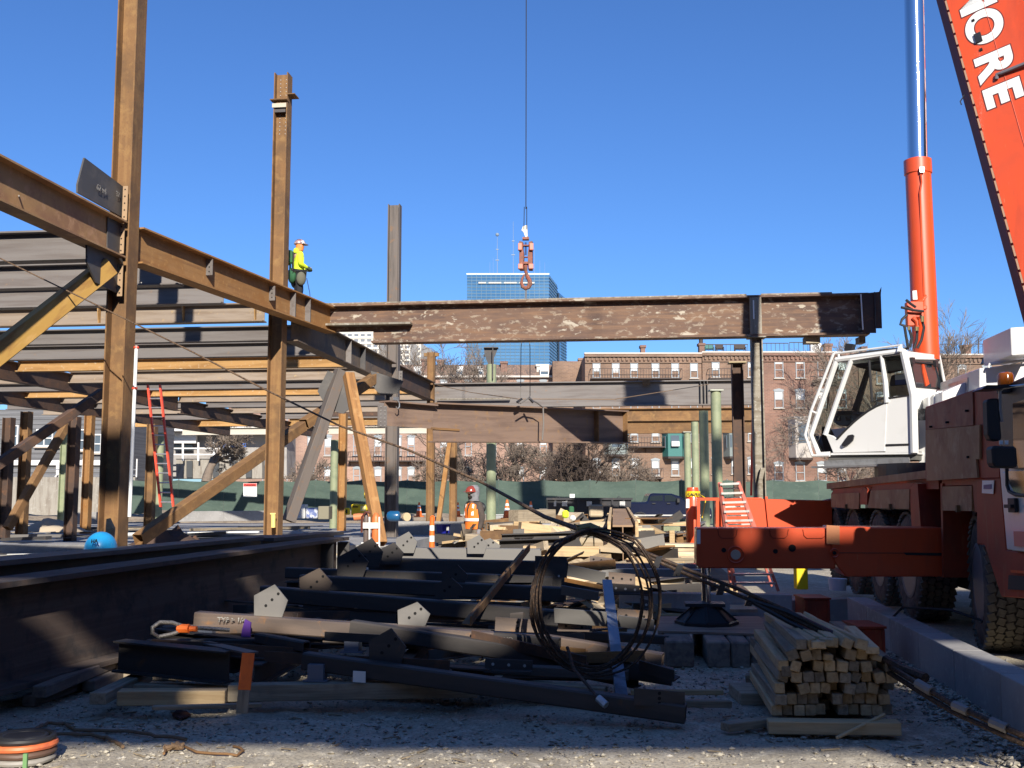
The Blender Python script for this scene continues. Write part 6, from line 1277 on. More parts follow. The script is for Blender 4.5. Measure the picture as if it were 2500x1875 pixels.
# rear face of the cab, turned to the right
RP0 = cp(1250, 800, 0); RP1 = Vector((W(2308, 1000, 17.2).x, 17.2, 0)); RN = Vector((RP1.x - RP0.x, RP1.y - RP0.y, 0)).normalized(); RNN = Vector((RN.y, -RN.x, 0))
def rp_(zx, zy, o=0): return onp(1960 + zx / 5.026, 830 + zy / 5.026, Vector((RP0.x, RP0.y, 0)) - RNN * o, RNN)
def rpoly(name, pts, th, mat, o=0, parent=None, **k): return done(name, MB().prism([rp_(a_, b_, o) for a_, b_ in pts], -RNN * th), mat, parent or CC, **k)
rf = rpoly("rear_face", ((1240, 132), (1690, 190), (1700, 240), (1310, 235), (1385, 575), (1740, 606), (1690, 240), (1700, 240), (1775, 612), (1800, 1380), (1372, 1385), (1345, 660)), .05, WHITE)
rpoly("rear_glass", ((1310, 240), (1690, 290), (1742, 604), (1385, 574)), .012, GLASSD, .015)
done("rear_gasket", MB().tube([rp_(a_, b_, -.01) for a_, b_ in ((1325, 262), (1655, 300), (1735, 600), (1385, 572))], .014, 6, closed=True), BLACK, CC)
for a_, b_ in ((1345, 255), (1630, 290)): done("window_catch", MB().box(rp_(a_, b_, -.04), (.08, .05, .1), (RN, RNN, ZV)), BLACKM, CC)
for a_, b_ in ((1205, 100), (1650, 150)): done("lifting_lug", MB().prism([rp_(a_ - 30, b_ + 40, 0), rp_(a_ + 30, b_ + 45, 0), rp_(a_ + 14, b_ - 28, 0), rp_(a_ - 10, b_ - 30, 0)], -RNN * .03), WHITE, CC)
rpoly("orange_seen_inside", ((1470, 295), (1490, 300), (1555, 540), (1515, 568), (1480, 400)), .02, ORANGE, -.004)
# inside
iv = empty("x", (0, 0, 0), "x", "x") if 0 else None
cpoly("console", ((365, 915), (600, 905), (612, 990), (560, 1035), (440, 1050), (380, 1010)), .4, mk("console_grey", (.16, .17, .17), .6), .35)
for x0, x1 in ((395, 455), (520, 600)): cpoly("screen", ((x0, 935), (x1, 935), (x1 + 8, 990), (x0 + 10, 995)), .01, GLASSD, .335)
cpoly("front_column", ((600, 860), (770, 350), (815, 350), (660, 880)), .08, BLACK, .45)
cpoly("seat_back", ((1085, 440), (1120, 425), (1255, 410), (1270, 560), (1250, 900), (1000, 900), (1060, 560)), .45, BLACK, .4)
cpoly("seat_cushion", ((700, 1010), (1250, 960), (1250, 1060), (700, 1100)), .5, BLACK, .35)
cpoly("cardboard_box", ((1045, 570), (1280, 550), (1305, 670), (1040, 700)), .25, WOOD, .12)
cpoly("carton_label", ((1130, 435), (1250, 415), (1255, 480), (1133, 492)), .01, REFL, .38); cpoly("carton_blue", ((1133, 492), (1255, 480), (1258, 545), (1135, 550)), .01, mk("carton_blue", (.05, .1, .3), .5), .38)
cpoly("dash_line", ((350, 870), (600, 868), (610, 905), (355, 915)), .6, BLACK, .3)
ctube("grab_handle", ((425, 700), (470, 690), (465, 790), (410, 780)), .012, BLACK, .1); ctube("wiper", ((295, 870), (330, 560), (440, 330)), .01, BLACK, .05)
cpoly("floor", ((370, 1370), (1370, 1365), (1370, 1385), (370, 1390)), DW, BLACKM, .02)
# walkway, turntable, engine housing
cpoly("walkway", ((105, 1550), (1355, 1515), (1355, 1538), (105, 1572)), .5, ALU, -.3, parent=CR)
cpoly("tread_plate", ((260, 1480), (1300, 1440), (1310, 1510), (262, 1550)), .03, ALU, -.05, parent=CR)
cpoly("under_cab_frame", ((330, 1410), (1380, 1392), (1380, 1470), (900, 1478), (300, 1480)), .9, mk("under_grey", (.12, .12, .11), .7), .05, parent=CR)
tb = gr(4.75, 17.0); done("turntable", MB().tube([tb + ZV * 1.92, tb + ZV * 2.2], 1.15, 28), BLACKM, CR)
mb = MB(); r8 = random.Random(2)
for k in range(14): 
    c = gr(3.9 + r8.random() * 1.2, 15.6 + r8.random() * .8, 1.98); mb.box(c, (r8.uniform(.1, .4), .2, r8.uniform(.05, .18)), ax)
done("deck_fittings", mb, BLACKM, CR)
cpoly("side_plate", ((1400, 990), (1500, 985), (1505, 1515), (1425, 1520), (1420, 1080)), .5, WHITE, .3, parent=CR)
cpoly("side_gap", ((1385, 850), (1500, 840), (1500, 985), (1395, 990)), .3, mk("machinery", (.3, .3, .28), .6, layers=[(14, (.08, .08, .08), .45, .55)]), .35, parent=CR)
cy = lambda Y, pts, th, nm, m: done(nm, MB().prism([W(a_, b_, Y) for a_, b_ in pts], DV * th), m, CR, bevel=.01)
cy(15.6, ((2300, 958), (2363, 930), (2363, 1010), (2300, 1010)), 1.5, "engine_housing", WHITE)
cy(15.5, ((2362, 921), (2392, 918), (2392, 1010), (2362, 1010)), 1.0, "grey_box", ALU)
cy(15.0, ((2391, 899), (2420, 896), (2540, 880), (2540, 1010), (2391, 1010)), 2.0, "engine_cover", WHITE)
cy(14.4, ((2467, 800), (2540, 795), (2540, 864), (2470, 868)), 1.2, "upper_box", WHITE)
done("cover_rail", MB().tube([W(a_, b_, 14.9) for a_, b_ in ((2413, 898), (2415, 890), (2440, 887), (2540, 876))], .02, 7), WHITE, CR)
for o in (0, -14): done("grab_rail", MB().tube([W(a_ + o, b_ - o * .4, 16.0) for a_, b_ in ((2282, 1000), (2282, 965), (2290, 957), (2308, 958), (2320, 970))], .02, 7), WHITE, CR, smooth=True)
cy(17.5, ((2425, 862), (2490, 858), (2490, 885), (2440, 880), (2415, 882)), .5, "winch", BLACKM)
# lift cylinder
La = W(2262, 880, 17.2); Lc = W(2240, 392, 17.35); Lb = W(2228, -140, 17.6); Ld = W(2241, 418, 17.34)
cyl = done("lift_cylinder", MB().tube([La, Lc], .205, 30), ORANGE, CR, smooth=40)
done("cylinder_collar", MB().loft([(Lc.lerp(La, t), RV * r, DV * r) for t, r in ((-.004, .19), (0, .222), (.07, .222), (.075, .205))], 30), ORANGE, cyl, smooth=35)
done("chrome_rod", MB().tube([Lc, Lb], .162, 30), CHROME, cyl, smooth=True)
off = -DV * .215 + RV * .03
done("pipe", MB().tube([W(2248, 425, 17.1), W(2250, 445, 17.1), W(2246, 470, 17.1), W(2249, 560, 17.1), W(2256, 730, 17.05)], .014, 6), ORANGE, cyl)
done("fitting", MB().box(W(2250, 415, 17.1), (.07, .06, .09), ax), ALU, cyl)
mb = MB(); hoses = MB()
mb.box(W(2232, 757, 16.9), (.26, .16, .26), ax).box(W(2224, 782, 16.9), (.14, .16, .2), ax).tube([W(2228, 775, 16.8), W(2238, 785, 16.8), W(2240, 800, 16.8)], .035, 8).tube([W(2230, 745, 16.85), W(2250, 735, 16.9), W(2260, 722, 17)], .03, 8).box(W(2246, 752, 16.88), (.2, .1, .06), ax)
vb = done("valve_block", mb, ORANGE, cyl, bevel=.01)
for pts in (((2215, 768), (2202, 780), (2198, 792), (2212, 797)), ((2208, 795), (2212, 820), (2217, 848)), ((2218, 797), (2226, 825), (2222, 848)), ((2240, 800), (2238, 830), (2232, 850)), ((2248, 770), (2256, 800), (2250, 830), (2240, 850)), ((2200, 750), (2230, 757), (2255, 760)), ((2212, 732), (2224, 742), (2236, 750))):
    hoses.tube([W(a_, b_, 16.75) for a_, b_ in pts], .022, 7)
done("hydraulic_hoses", hoses, BLACK, vb, smooth=True)
done("hose_ends", MB().tube([W(2238, 798, 16.7), W(2238, 808, 16.7)], .032, 8).tube([W(2252, 772, 16.7), W(2252, 786, 16.7)], .03, 8).tube([W(2219, 797, 16.7), W(2219, 806, 16.7)], .024, 8), mk("brass", (.5, .4, .2), .35, .8), vb)
done("cylinder_sticker", MB().prism([W(a_, b_, 16.98) for a_, b_ in ((2229, 731), (2240, 731), (2238, 709), (2228, 710))], DV * .02), REFL, cyl)
# boom
BA = W(2311, 0, 19.0); BB = W(2500, 690, 17.9); bu = (BA - BB).normalized()
bn = Vector((.60, .80, 0)); bn = (bn - bu * bn.dot(bu)).normalized()       # into the boom, away from the camera
bw = bu.cross(bn).normalized()
if bw.x < 0: bw = -bw
B0 = BB - bu * 3.0; LB = 40.0
prof = [(0, 0), (1.3, 0), (1.42, .12), (1.42, .85), (1.3, .97), (.12, .97), (-.10, .75), (-.10, .12)]
sec = lambda p_, k=1: [p_ + bw * (a_ * k + (1 - k) * .66) + bn * (b_ * k + (1 - k) * .45) for a_, b_ in prof]
mb = MB(); A_ = sec(B0); B_ = sec(B0 + bu * 14); mb.add(A_ + B_, [(i, (i + 1) % 8, 8 + (i + 1) % 8, 8 + i) for i in range(8)] + [tuple(range(8))[::-1], tuple(range(8, 16))])
BO = done("boom_base_section", mb, ORANGE, CR)
for k_, (s0, s1, sc_) in enumerate(((14, 25, .84), (25, 34, .7), (34, 42, .58))):
    A_ = sec(B0 + bu * (s0 - .01), sc_); B_ = sec(B0 + bu * s1, sc_); done("boom_telescope_section", MB().add(A_ + B_, [(i, (i + 1) % 8, 8 + (i + 1) % 8, 8 + i) for i in range(8)] + [tuple(range(8))[::-1], tuple(range(8, 16))]), ORANGE, BO)
mb = MB()
for i in range(52): mb.box(B0 + bu * (.6 + i * .25) + bw * (-.02) - bn * .002 + bn * .0, (.2, .03, .012), (bu, bw, bn))
done("edge_strip", mb, mk("edge_tan", (.42, .25, .16), .6), BO, kind="stuff")
done("under_strip", MB().prism([B0 + bw * -.05 + bn * -.004, B0 + bw * -.19 + bn * .12, B0 + bw * -.19 + bn * .14, B0 + bw * -.05 + bn * .02], bu * 13.9), mk("boom_under", (.16, .03, .03), .5), BO)
done("weld_seam", MB().tube([B0 + bw * .58 - bn * .006, B0 + bw * .58 - bn * .006 + bu * 13.9], .006, 5), ORANGE, BO)
def onboom(px, py, o=0): return onp(px, py, B0 - bn * o, bn)
# lettering runs down the boom: reading direction -bu, top of the letters +bw
for ch, px, py in (("M", 2337, -30), ("O", 2360, 40), ("R", 2381, 141), ("E", 2402, 217)):
    O_ = onboom(px, py, .006); 
    O_ = B0 + bu * (O_ - B0).dot(bu) + bw * (onboom(2402, 217) - B0).dot(bw)
    text("letter_outline", ch, .82, mk("letter_edge", (.12, .02, .02), .6) if "letter_edge" not in bpy.data.materials else bpy.data.materials["letter_edge"], BO, O_ - bn * .003, -bu, bw, .056, .001)
    text("letter", ch, .82, REFL, BO, O_ - bn * .008, -bu, bw, .036, .001)
hp = onboom(2388, 92, .02); done("bracket_black", MB().box(hp, (.18, .12, .04), (bu, bw, bn)), BLACKM, BO)
mb = MB()
for px, py in ((2376, 50), (2395, 121)): mb.box(onboom(px, py, .01), (.05, .05, .02), (bu, bw, bn))
done("bolt_spots", mb, HOLE, BO, kind="stuff")
done("cable_arm", MB().tube([onboom(2433, 193, .03), onboom(2434, 182, .04), onboom(2445, 178, .05), onboom(2520, 148, .08)], .035, 6), mk("arm_grey", (.14, .13, .15), .6), BO)
done("wire_hook", MB().tube([onboom(2363, 228, .04) - bw * .06, onboom(2358, 242, .04) - bw * .1, onboom(2361, 250, .04) - bw * .1], .012, 5), BLACK, BO)
# stepladder standing behind the outrigger beam
e = empty("stepladder", W(1845, 1440, 14.2), "aluminium and red stepladder standing behind the orange outrigger beam", "ladder")
tl, tr = W(1757, 1179, 14.0), W(1803, 1177, 14.0); bl_, br = W(1795, 1442, 14.5), W(1900, 1442, 14.5); bl_.z = max(bl_.z, .03); br.z = bl_.z
for A, B_ in ((tl, bl_), (tr, br)): 
    done("side_rail", MB().tube([A, B_], .028, 4), mk("rail_pinkred", (.75, .22, .17), .5) if "rail_pinkred" not in bpy.data.materials else bpy.data.materials["rail_pinkred"], e)
    done("rear_leg", MB().tube([A + DV * .1, B_ + DV * .75], .02, 4), bpy.data.materials["rail_pinkred"], e)
for i in range(12):
    t = (i + .15) / 12; A, B_ = tl.lerp(bl_, t), tr.lerp(br, t); c = (A + B_) / 2; done("tread", MB().box(c, ((B_ - A).length, .085, .028), ((B_ - A).normalized(), DV, ZV)), ALU, e)
    if i % 1 == 0: A2, B2 = A + DV * (.1 + .65 * t), B_ + DV * (.1 + .65 * t); c = (A2 + B2) / 2 - ZV * .06; done("rear_bar", MB().box(c, ((B_ - A).length, .02, .02), ((B_ - A).normalized(), DV, ZV)), ALU, e)
# ---- hook block and slings
HKM = mk("hook_redbrown", (.26, .08, .05), .7, layers=[(9, (.16, .08, .05), .45, .62), (22, (.5, .2, .14), .58, .68)], bump=((20), .2)); HPK = mk("hook_pink", (.70, .25, .18), .6)
YH_ = 27.4; hk = lambda px, py, dy=0: W(px, py, YH_ + dy)
HB = empty("hook_block", hk(1283, 690), "red brown crane hook block with open side plates hanging on a thin cable", "hook block")
done("hoist_cable", MB().tube([hk(1285, -160), hk(1284, 510)], .014, 6), BLACK, HB)
done("hoist_cable", MB().tube([hk(1280, 505), hk(1279, 560)], .01, 5).tube([hk(1286, 505), hk(1286, 560)], .01, 5), BLACK, HB)
done("wedge_socket", MB().prism([hk(a_, b_) for a_, b_ in ((1277, 552), (1287, 549), (1288, 577), (1283, 580), (1278, 566), (1273, 562))], DV * .06), mk("socket_pale", (.6, .56, .48), .5), HB)
for s_ in (-1, 1):
    X = 1283.5; pts = [(X + s_ * 7, 590), (X + s_ * 16, 588), (X + s_ * 16, 658), (X + s_ * 6, 658), (X + s_ * 6, 648), (X + s_ * 5, 634), (X + s_ * 5, 616), (X + s_ * 7, 606)]
    done("side_plate", MB().prism([hk(a_, b_, -.1) for a_, b_ in pts], DV * .2), HKM, HB, bevel=.008)
    done("cheek_weight", MB().box(hk(X + s_ * 14, 603, -.12), (.10, .14, .18)), HPK, HB, bevel=.01); done("cheek_weight", MB().box(hk(X + s_ * 13, 651, -.12), (.12, .14, .13)), HPK, HB, bevel=.01)
done("head_plate", MB().box(hk(1283.5, 583, 0), (.17, .16, .06)).box(hk(1283.5, 600, 0), (.22, .14, .03)).box(hk(1283.5, 628, 0), (.10, .1, .02)).box(hk(1283.5, 643, 0), (.26, .18, .06)), HKM, HB)
done("centre_pin", MB().tube([hk(1283.5, 592), hk(1283.5, 622)], .025, 8), mk("pin_blue", (.04, .07, .2), .5), HB)
done("shank", MB().tube([hk(1283.5, 645), hk(1283.5, 662)], [.06, .045], 10), HKM, HB)
hkp = [(1283, 660), (1285, 668), (1288, 676), (1293, 685), (1294, 694), (1290, 701), (1283, 704), (1276, 700), (1273, 691), (1275, 680), (1280, 670)]
done("hook", MB().tube([hk(*q_) for q_ in hkp], [.04, .045, .055, .06, .06, .06, .055, .05, .04, .03, .02], 8), HKM, HB, smooth=True)
SLG = mk("sling_cable", (.22, .20, .18), .6, .4)
c1_, c2_ = hg(1235), hg(1330)
done("wire_sling", MB().tube([hk(1284, 700), hk(1283, 722), hk(1272, 850), W(1271, 975, 27.2), W(1266, 985, 27.0)], .011, 6).tube([hk(1285, 700), hk(1285, 722), hk(1294, 850), W(1294, 968, 27.6)], .011, 6), SLG, label="pair of thin sling cables from the hook down to the hanging girder", cat="sling")
done("choker", MB().tube([W(1270, 985, 26.6), W(1290, 972, 26.8), W(1312, 984, 27.2), W(1326, 995, 27.4), W(1327, 1035, 27.3), W(1324, 1075, 27.2)], .02, 7), SLG, label="pale choker sling wrapped over the hanging girder", cat="sling", smooth=True)
done("shackle", MB().tube([W(1290, 970, 26.9), W(1296, 976, 26.9), W(1302, 983, 26.9)], .035, 7).tube([W(1262, 982, 26.8), W(1274, 974, 26.9)], .03, 7), BLACKM, label="dark shackles where the slings meet the hanging girder", cat="shackle")
done("tag_line", MB().tube([W(1068, 940, 36), W(1150, 958, 34), W(1265, 974, 31), W(1500, 975, 31), W(1690, 945, 36), W(1730, 938, 38)], .012, 5), ROPE, label="thin tag rope stretched along the long grey girder", cat="rope")
done("tag_line", MB().tube([W(1518, 1088, 30.9), W(1490, 1125, 32), W(1455, 1180, 34)], .014, 5), ROPE, label="thin rope hanging from the right end of the hanging girder", cat="rope")
# ================================================================== PEOPLE
def skinmesh(name, verts, edges, mat, parent, M, sub=2, root=0, **k):
    """verts: (xyz, radius or (rx, ry)); one continuous skinned surface"""
    me = bpy.data.meshes.new(name + "_cage"); me.from_pydata([v[0] for v in verts], edges, [])
    o = bpy.data.objects.new(name + "_cage", me); scene.collection.objects.link(o)
    s = o.modifiers.new("s", 'SKIN'); s.use_smooth_shade = True
    sv = me.skin_vertices[0].data
    for i, v in enumerate(verts):
        r = v[1]; sv[i].radius = (r, r) if not isinstance(r, (tuple, list)) else r; sv[i].use_root = (i == root)
    u = o.modifiers.new("u", 'SUBSURF'); u.levels = u.render_levels = sub
    dg = bpy.context.evaluated_depsgraph_get(); me2 = bpy.data.meshes.new_from_object(o.evaluated_get(dg)); bpy.data.objects.remove(o)
    me2.name = name; me2.materials.clear(); me2.materials.append(mat); return place(name, me2, parent, M, **k)
SKINM = mk("skin_brown", (.22, .11, .07), .6); SKINL = mk("skin_light", (.55, .33, .24), .6)
def person(label, loc, face, H, poses, mats, hood=False):
    """face = heading in degrees (0 looks towards -y); local frame: x right of the person, -y front"""
    M = Matrix.Translation(loc) @ Matrix.Rotation(R(face), 4, 'Z') @ Matrix.Scale(H / 1.8, 4)
    e = empty("person", loc, label, "person"); s = poses
    V = Vector; hipw, shw = .10, .185
    J = {"pel": V((0, .0, .95)), "wa": V((0, .0, 1.08)), "ch": V((0, .0, 1.30)), "nk": V((0, -.01, 1.47)), "hd0": V((0, -.03, 1.55)), "hd": V((0, -.045, 1.66))}
    J["shL"] = V((-shw, 0, 1.42)); J["shR"] = V((shw, 0, 1.42))
    for sd, sg in (("L", -1), ("R", 1)):
        J["el" + sd] = V(s["el" + sd]); J["wr" + sd] = V(s["wr" + sd]); J["hip" + sd] = V((hipw * sg, 0, .92)); J["kn" + sd] = V(s["kn" + sd]); J["an" + sd] = V(s["an" + sd]); J["toe" + sd] = J["an" + sd] + V((.02 * sg, -.17, -.05))
    names = ["pel", "wa", "ch", "nk", "hd0", "hd"] + [a + b for b in "LR" for a in ("sh", "el", "wr", "hip", "kn", "an", "toe")]
    rad = {"pel": (.15, .11), "wa": (.14, .10), "ch": (.17, .115), "nk": .055, "hd0": .075, "hd": .088, "sh": .062, "el": .044, "wr": .03, "hip": .088, "kn": .058, "an": .04, "toe": .038}
    vs = [(J[n], rad.get(n, rad.get(n[:-1]))) for n in names]; ix = {n: i for i, n in enumerate(names)}
    ed = [("pel", "wa"), ("wa", "ch"), ("ch", "nk"), ("nk", "hd0"), ("hd0", "hd")] + [(a + b, c + b) for b in "LR" for a, c in (("sh", "el"), ("el", "wr"), ("hip", "kn"), ("kn", "an"), ("an", "toe"))] + [("ch", "shL"), ("ch", "shR"), ("pel", "hipL"), ("pel", "hipR")]
    # hands: palm and five fingers as branches of the body
    vs2 = list(vs); ed2 = [(ix[a], ix[b]) for a, b in ed]
    for sd in "LR":
        w = J["wr" + sd]; d = (w - J["el" + sd]).normalized(); sx = V((0, -1, 0)) - d * V((0, -1, 0)).dot(d); sx.normalize(); up_ = d.cross(sx)
        vs2.append((w + d * .06, (.022, .034))); pi = len(vs2) - 1; ed2.append((ix["wr" + sd], pi))
        for k in range(4):
            a = w + d * .105 + sx * (.027 - .018 * k); b = a + d * (.045, .05, .047, .036)[k] + up_ * (.012 if sd == "L" else -.012)
            vs2 += [(a, .0095), (b, .008)]; ed2 += [(pi, len(vs2) - 2), (len(vs2) - 2, len(vs2) - 1)]
        a = w + d * .05 + sx * .042; b = a + d * .035 + sx * .012; vs2 += [(a, .012), (b, .01)]; ed2 += [(pi, len(vs2) - 2), (len(vs2) - 2, len(vs2) - 1)]
    skinmesh("body", vs2, ed2, mats["skin"], e, M)
    # face
    hd = J["hd"]; mb = MB(); mb.prism([hd + V((-.013, -.086, -.045)), hd + V((.013, -.086, -.045)), hd + V((0, -.112, -.04)), hd + V((0, -.09, .0))], (0, .02, 0)); done("nose", mb.__class__() and mb, mats["skin"], e, M)
    done("mouth", MB().box(hd + V((0, -.088, -.068)), (.045, .01, .008)), RED if 0 else mk("lip", (.25, .09, .07), .6) if "lip" not in bpy.data.materials else bpy.data.materials["lip"], e, M)
    for sg in (-1, 1):
        done("eye", MB().sphere(hd + V((.032 * sg, -.083, -.005)), .011, 8, 6), BLK, e, M, smooth=True); done("ear", MB().sphere(hd + V((.09 * sg, .0, -.02)), (.012, .022, .032), 8, 6), mats["skin"], e, M, smooth=True)
    if mats.get("beard"): done("beard", MB().sphere(hd + V((0, -.03, -.075)), (.072, .068, .05), 12, 8), mats["beard"], e, M, smooth=True)
    # clothes
    def cloth(nm, ns, es, add, mat, fix={}, root=0, **k): return skinmesh(nm, [(J[n], fix.get(n, tuple(q + add for q in rad[n]) if isinstance(rad.get(n, 0), tuple) else rad.get(n, rad.get(n[:-1])) + add)) for n in ns], es, mat, e, M, root=root, **k)
    # trousers
    tn = ["pel", "hipL", "knL", "anL", "hipR", "knR", "anR"]
    cloth("trousers", tn, [(0, 1), (1, 2), (2, 3), (0, 4), (4, 5), (5, 6)], .022, mats["trousers"], fix={"anL": .062, "anR": .062, "pel": (.175, .135)})
    jn = ["wa", "ch", "nk", "shL", "elL", "wrL", "shR", "elR", "wrR"]; J["pel2"] = V((0, 0, .96)); rad["pel2"] = (.165, .125)
    cloth("jacket", ["wa", "pel2", "ch", "nk", "shL", "elL", "wrL", "shR", "elR", "wrR"], [(0, 1), (0, 2), (2, 3), (2, 4), (4, 5), (5, 6), (2, 7), (7, 8), (8, 9)], .026, mats["jacket"], fix={"nk": .075, "wrL": .045, "wrR": .045, "pel2": (.185, .15), "ch": (.205, .15), "wa": (.18, .14)})
    for sd in "LR":
        w, t = J["wr" + sd], (J["wr" + sd] - J["el" + sd]).normalized(); done("glove", MB().tube([w + t * -.01, w + t * .05, w + t * .10, w + t * .155], [.042, .052, .05, .026], 10), mats["glove"], e, M, smooth=True)
        a = J["an" + sd]; done("boot", MB().loft([(V((a.x, a.y + .02, a.z + .08)), V((.055, 0, 0)), V((0, .06, 0))), (V((a.x, a.y, a.z)), V((.056, 0, 0)), V((0, .085, 0))), (V((a.x, a.y - .07, a.z - .05)), V((.055, 0, 0)), V((0, .14, 0))), (V((a.x, a.y - .07, a.z - .085)), V((.055, 0, 0)), V((0, .145, 0)))], 14), mats["boot"], e, M, smooth=60)
    return e, M, J
V = Vector
G_GREY = mk("hood_grey", (.22, .22, .235), .95, layers=[(12, (.16, .16, .17), .45, .62)]); G_BRN = mk("jacket_brown", (.085, .065, .055), .95, layers=[(9, (.06, .048, .042), .45, .65)], bump=((30), .3)); TRS = mk("trousers_khaki", (.17, .135, .10), .95, layers=[(8, (.11, .09, .07), .45, .65)], bump=((25), .3))
VEST = mk("vest_orange", (.90, .20, .02), .7); GLV = mk("glove_grey", (.22, .21, .22), .9); BOOTM = mk("boot_brown", (.06, .04, .03), .8); BRD = mk("beard_dark", (.015, .012, .01), .9); HHB = mk("helmet_brown", (.28, .05, .03), .25, coat=.6); HHW = mk("helmet_camo", (.35, .22, .22), .3, layers=[(14, (.75, .75, .75), .5, .56), (9, (.12, .05, .05), .52, .58)])
def helmet(e, M, c, mat, tilt=0):
    X, Y, Z = V((1, 0, 0)), V((0, 1, 0)), ZV; c = V(c)
    h = done("hard_hat", MB().sphere(c, (.118, .142, .12), 20, 8, zmin=0), mat, e, M, smooth=50)
    done("brim", MB().loft([(c + V((0, -.02, .0)), X * .128, Y * .165), (c + V((0, -.03, -.012)), X * .132, Y * .185), (c + V((0, -.03, -.016)), X * .118, Y * .15)], 22), mat, h, M, smooth=60)
    return h
# standing worker in the orange vest
p_ = dict(elL=(-.245, .05, 1.16), wrL=(-.26, -.03, .92), elR=(.25, .02, 1.15), wrR=(.25, -.06, .91), knL=(-.11, -.03, .52), anL=(-.12, .05, .09), knR=(.12, -.10, .52), anR=(.13, -.12, .09))
loc = W(1156, 1372, 23.0); loc.z = .04
e, M, J = person("worker in an orange vest, brown hard hat and grey hood, standing in the yard", loc, -48, 1.86, p_, dict(skin=SKINM, trousers=TRS, jacket=G_BRN, glove=GLV, boot=BOOTM, beard=BRD))
c = J["hd"]; helmet(e, M, c + V((0, -.01, .04)), HHB)
done("goggles", MB().box(c + V((0, -.10, .012)), (.13, .03, .028)), mk("goggle_pale", (.8, .7, .5), .2), e, M)
mb = MB(); hd = c
mb.loft([(hd + V((0, .05, -.16)), V((.13, 0, 0)), V((0, .10, 0))), (hd + V((0, .04, -.08)), V((.125, 0, 0)), V((0, .105, 0))), (hd + V((0, .045, .03)), V((.135, 0, 0)), V((0, .125, .0))), (hd + V((0, .055, .12)), V((.12, 0, 0)), V((0, .11, 0))), (hd + V((0, .06, .17)), V((.06, 0, 0)), V((0, .06, 0)))], 18)
done("hood", mb, G_GREY, e, M, smooth=True)
def vest(e, M, mat, z0=.93, z1=1.46):
    mb = MB(); n = 28; rows_ = [(z0, .212, .175), (1.05, .205, .165), (1.2, .218, .17), (1.32, .226, .17), (1.42, .20, .13), (z1, .13, .09)]
    vs = []; fs = []
    for z, a, b in rows_:
        for k in range(n + 1):
            t = -math.pi / 2 + .0 + (2 * math.pi) * k / n; cut = max(0, (z - 1.12) * .55); s0 = cut; t = -math.pi / 2 + s0 + (2 * math.pi - 2 * s0) * k / n; vs.append(V((a * math.cos(t), b * math.sin(t), z)))
    for j in range(len(rows_) - 1):
        for k in range(n): fs.append((j * (n + 1) + k, j * (n + 1) + k + 1, (j + 1) * (n + 1) + k + 1, (j + 1) * (n + 1) + k))
    mb.add(vs, fs); v = done("vest", mb, mat, e, M, smooth=True)
    done("waist_stripe", MB().loft([(V((0, 0, z)), V((r_[0], 0, 0)), V((0, r_[1], 0))) for z, r_ in ((1.09, (.217, .18)), (1.15, (.222, .182)))], 28, cap=False), REFL, v, M, smooth=True)
    for sg in (-1, 1): done("shoulder_stripe", MB().prism([V((sg * .11, -.152, 1.2)), V((sg * .155, -.132, 1.2)), V((sg * .135, -.095, 1.43)), V((sg * .10, -.11, 1.43))], (0, -.01, .01)), REFL, v, M)
vest(e, M, VEST)
done("tool_pouch", MB().sphere(V((-.25, -.05, .82)), (.09, .07, .13), 12, 8), mk("pouch_tan", (.33, .25, .15), .9), e, M, smooth=True); done("tool_pouch", MB().box(V((.25, .06, .82)), (.12, .1, .2)), mk("pouch_brown", (.25, .15, .08), .9), e, M, bevel=.02)
done("backpack", MB().sphere(V((0, .19, 1.36)), (.14, .08, .12), 12, 8), BLACK, e, M, smooth=True)
# worker up on the steel
HV = mk("hoodie_yellow", (.72, .92, .04), .8); GRN = mk("harness_green", (.03, .12, .05), .85); DKP = mk("trousers_black", (.02, .02, .025), .9)
top = W(735, 576, 25.6); zf = top.z - 1.90
p_ = dict(elL=(-.25, .02, 1.16), wrL=(-.14, -.20, 1.10), elR=(.26, -.02, 1.17), wrR=(.14, -.26, 1.12), knL=(-.10, -.02, .52), anL=(-.11, .03, .09), knR=(.11, -.05, .52), anR=(.12, -.03, .09))
e, M, J = person("worker in a bright yellow hoodie standing up on the steel behind the second column", (W(727, 640, 25.6).x, 25.6, zf), 120, 1.80, p_, dict(skin=SKINL, trousers=DKP, jacket=HV, glove=mk("glove_green", (.06, .10, .05), .9), boot=BOOTM))
c = J["hd"]; helmet(e, M, c + V((0, .0, .045)), HHW)
done("neck_gaiter", MB().loft([(c + V((0, .01, -.13)), V((.085, 0, 0)), V((0, .09, 0))), (c + V((0, .0, -.05)), V((.098, 0, 0)), V((0, .10, 0))), (c + V((0, .015, .03)), V((.10, 0, 0)), V((0, .095, 0)))], 16), mk("gaiter_orange", (.85, .27, .07), .8), e, M, smooth=True)
done("hood", MB().loft([(c + V((0, .09, -.20)), V((.12, 0, 0)), V((0, .07, 0))), (c + V((0, .10, -.13)), V((.11, 0, 0)), V((0, .06, 0))), (c + V((0, .10, -.08)), V((.07, 0, 0)), V((0, .04, 0)))], 14), HV, e, M, smooth=True)
done("backpack", MB().box(V((0, .23, 1.33)), (.28, .16, .34)), GRN, e, M, bevel=.04)
done("harness", MB().box(V((-.11, .155, 1.2)), (.045, .03, .5)).box(V((.11, .155, 1.2)), (.045, .03, .5)).box(V((0, .17, 1.02)), (.3, .04, .06)), BLACK, e, M)
done("hip_padding", MB().sphere(V((0, .13, .9)), (.17, .1, .2), 12, 8), GRN, e, M, smooth=True)
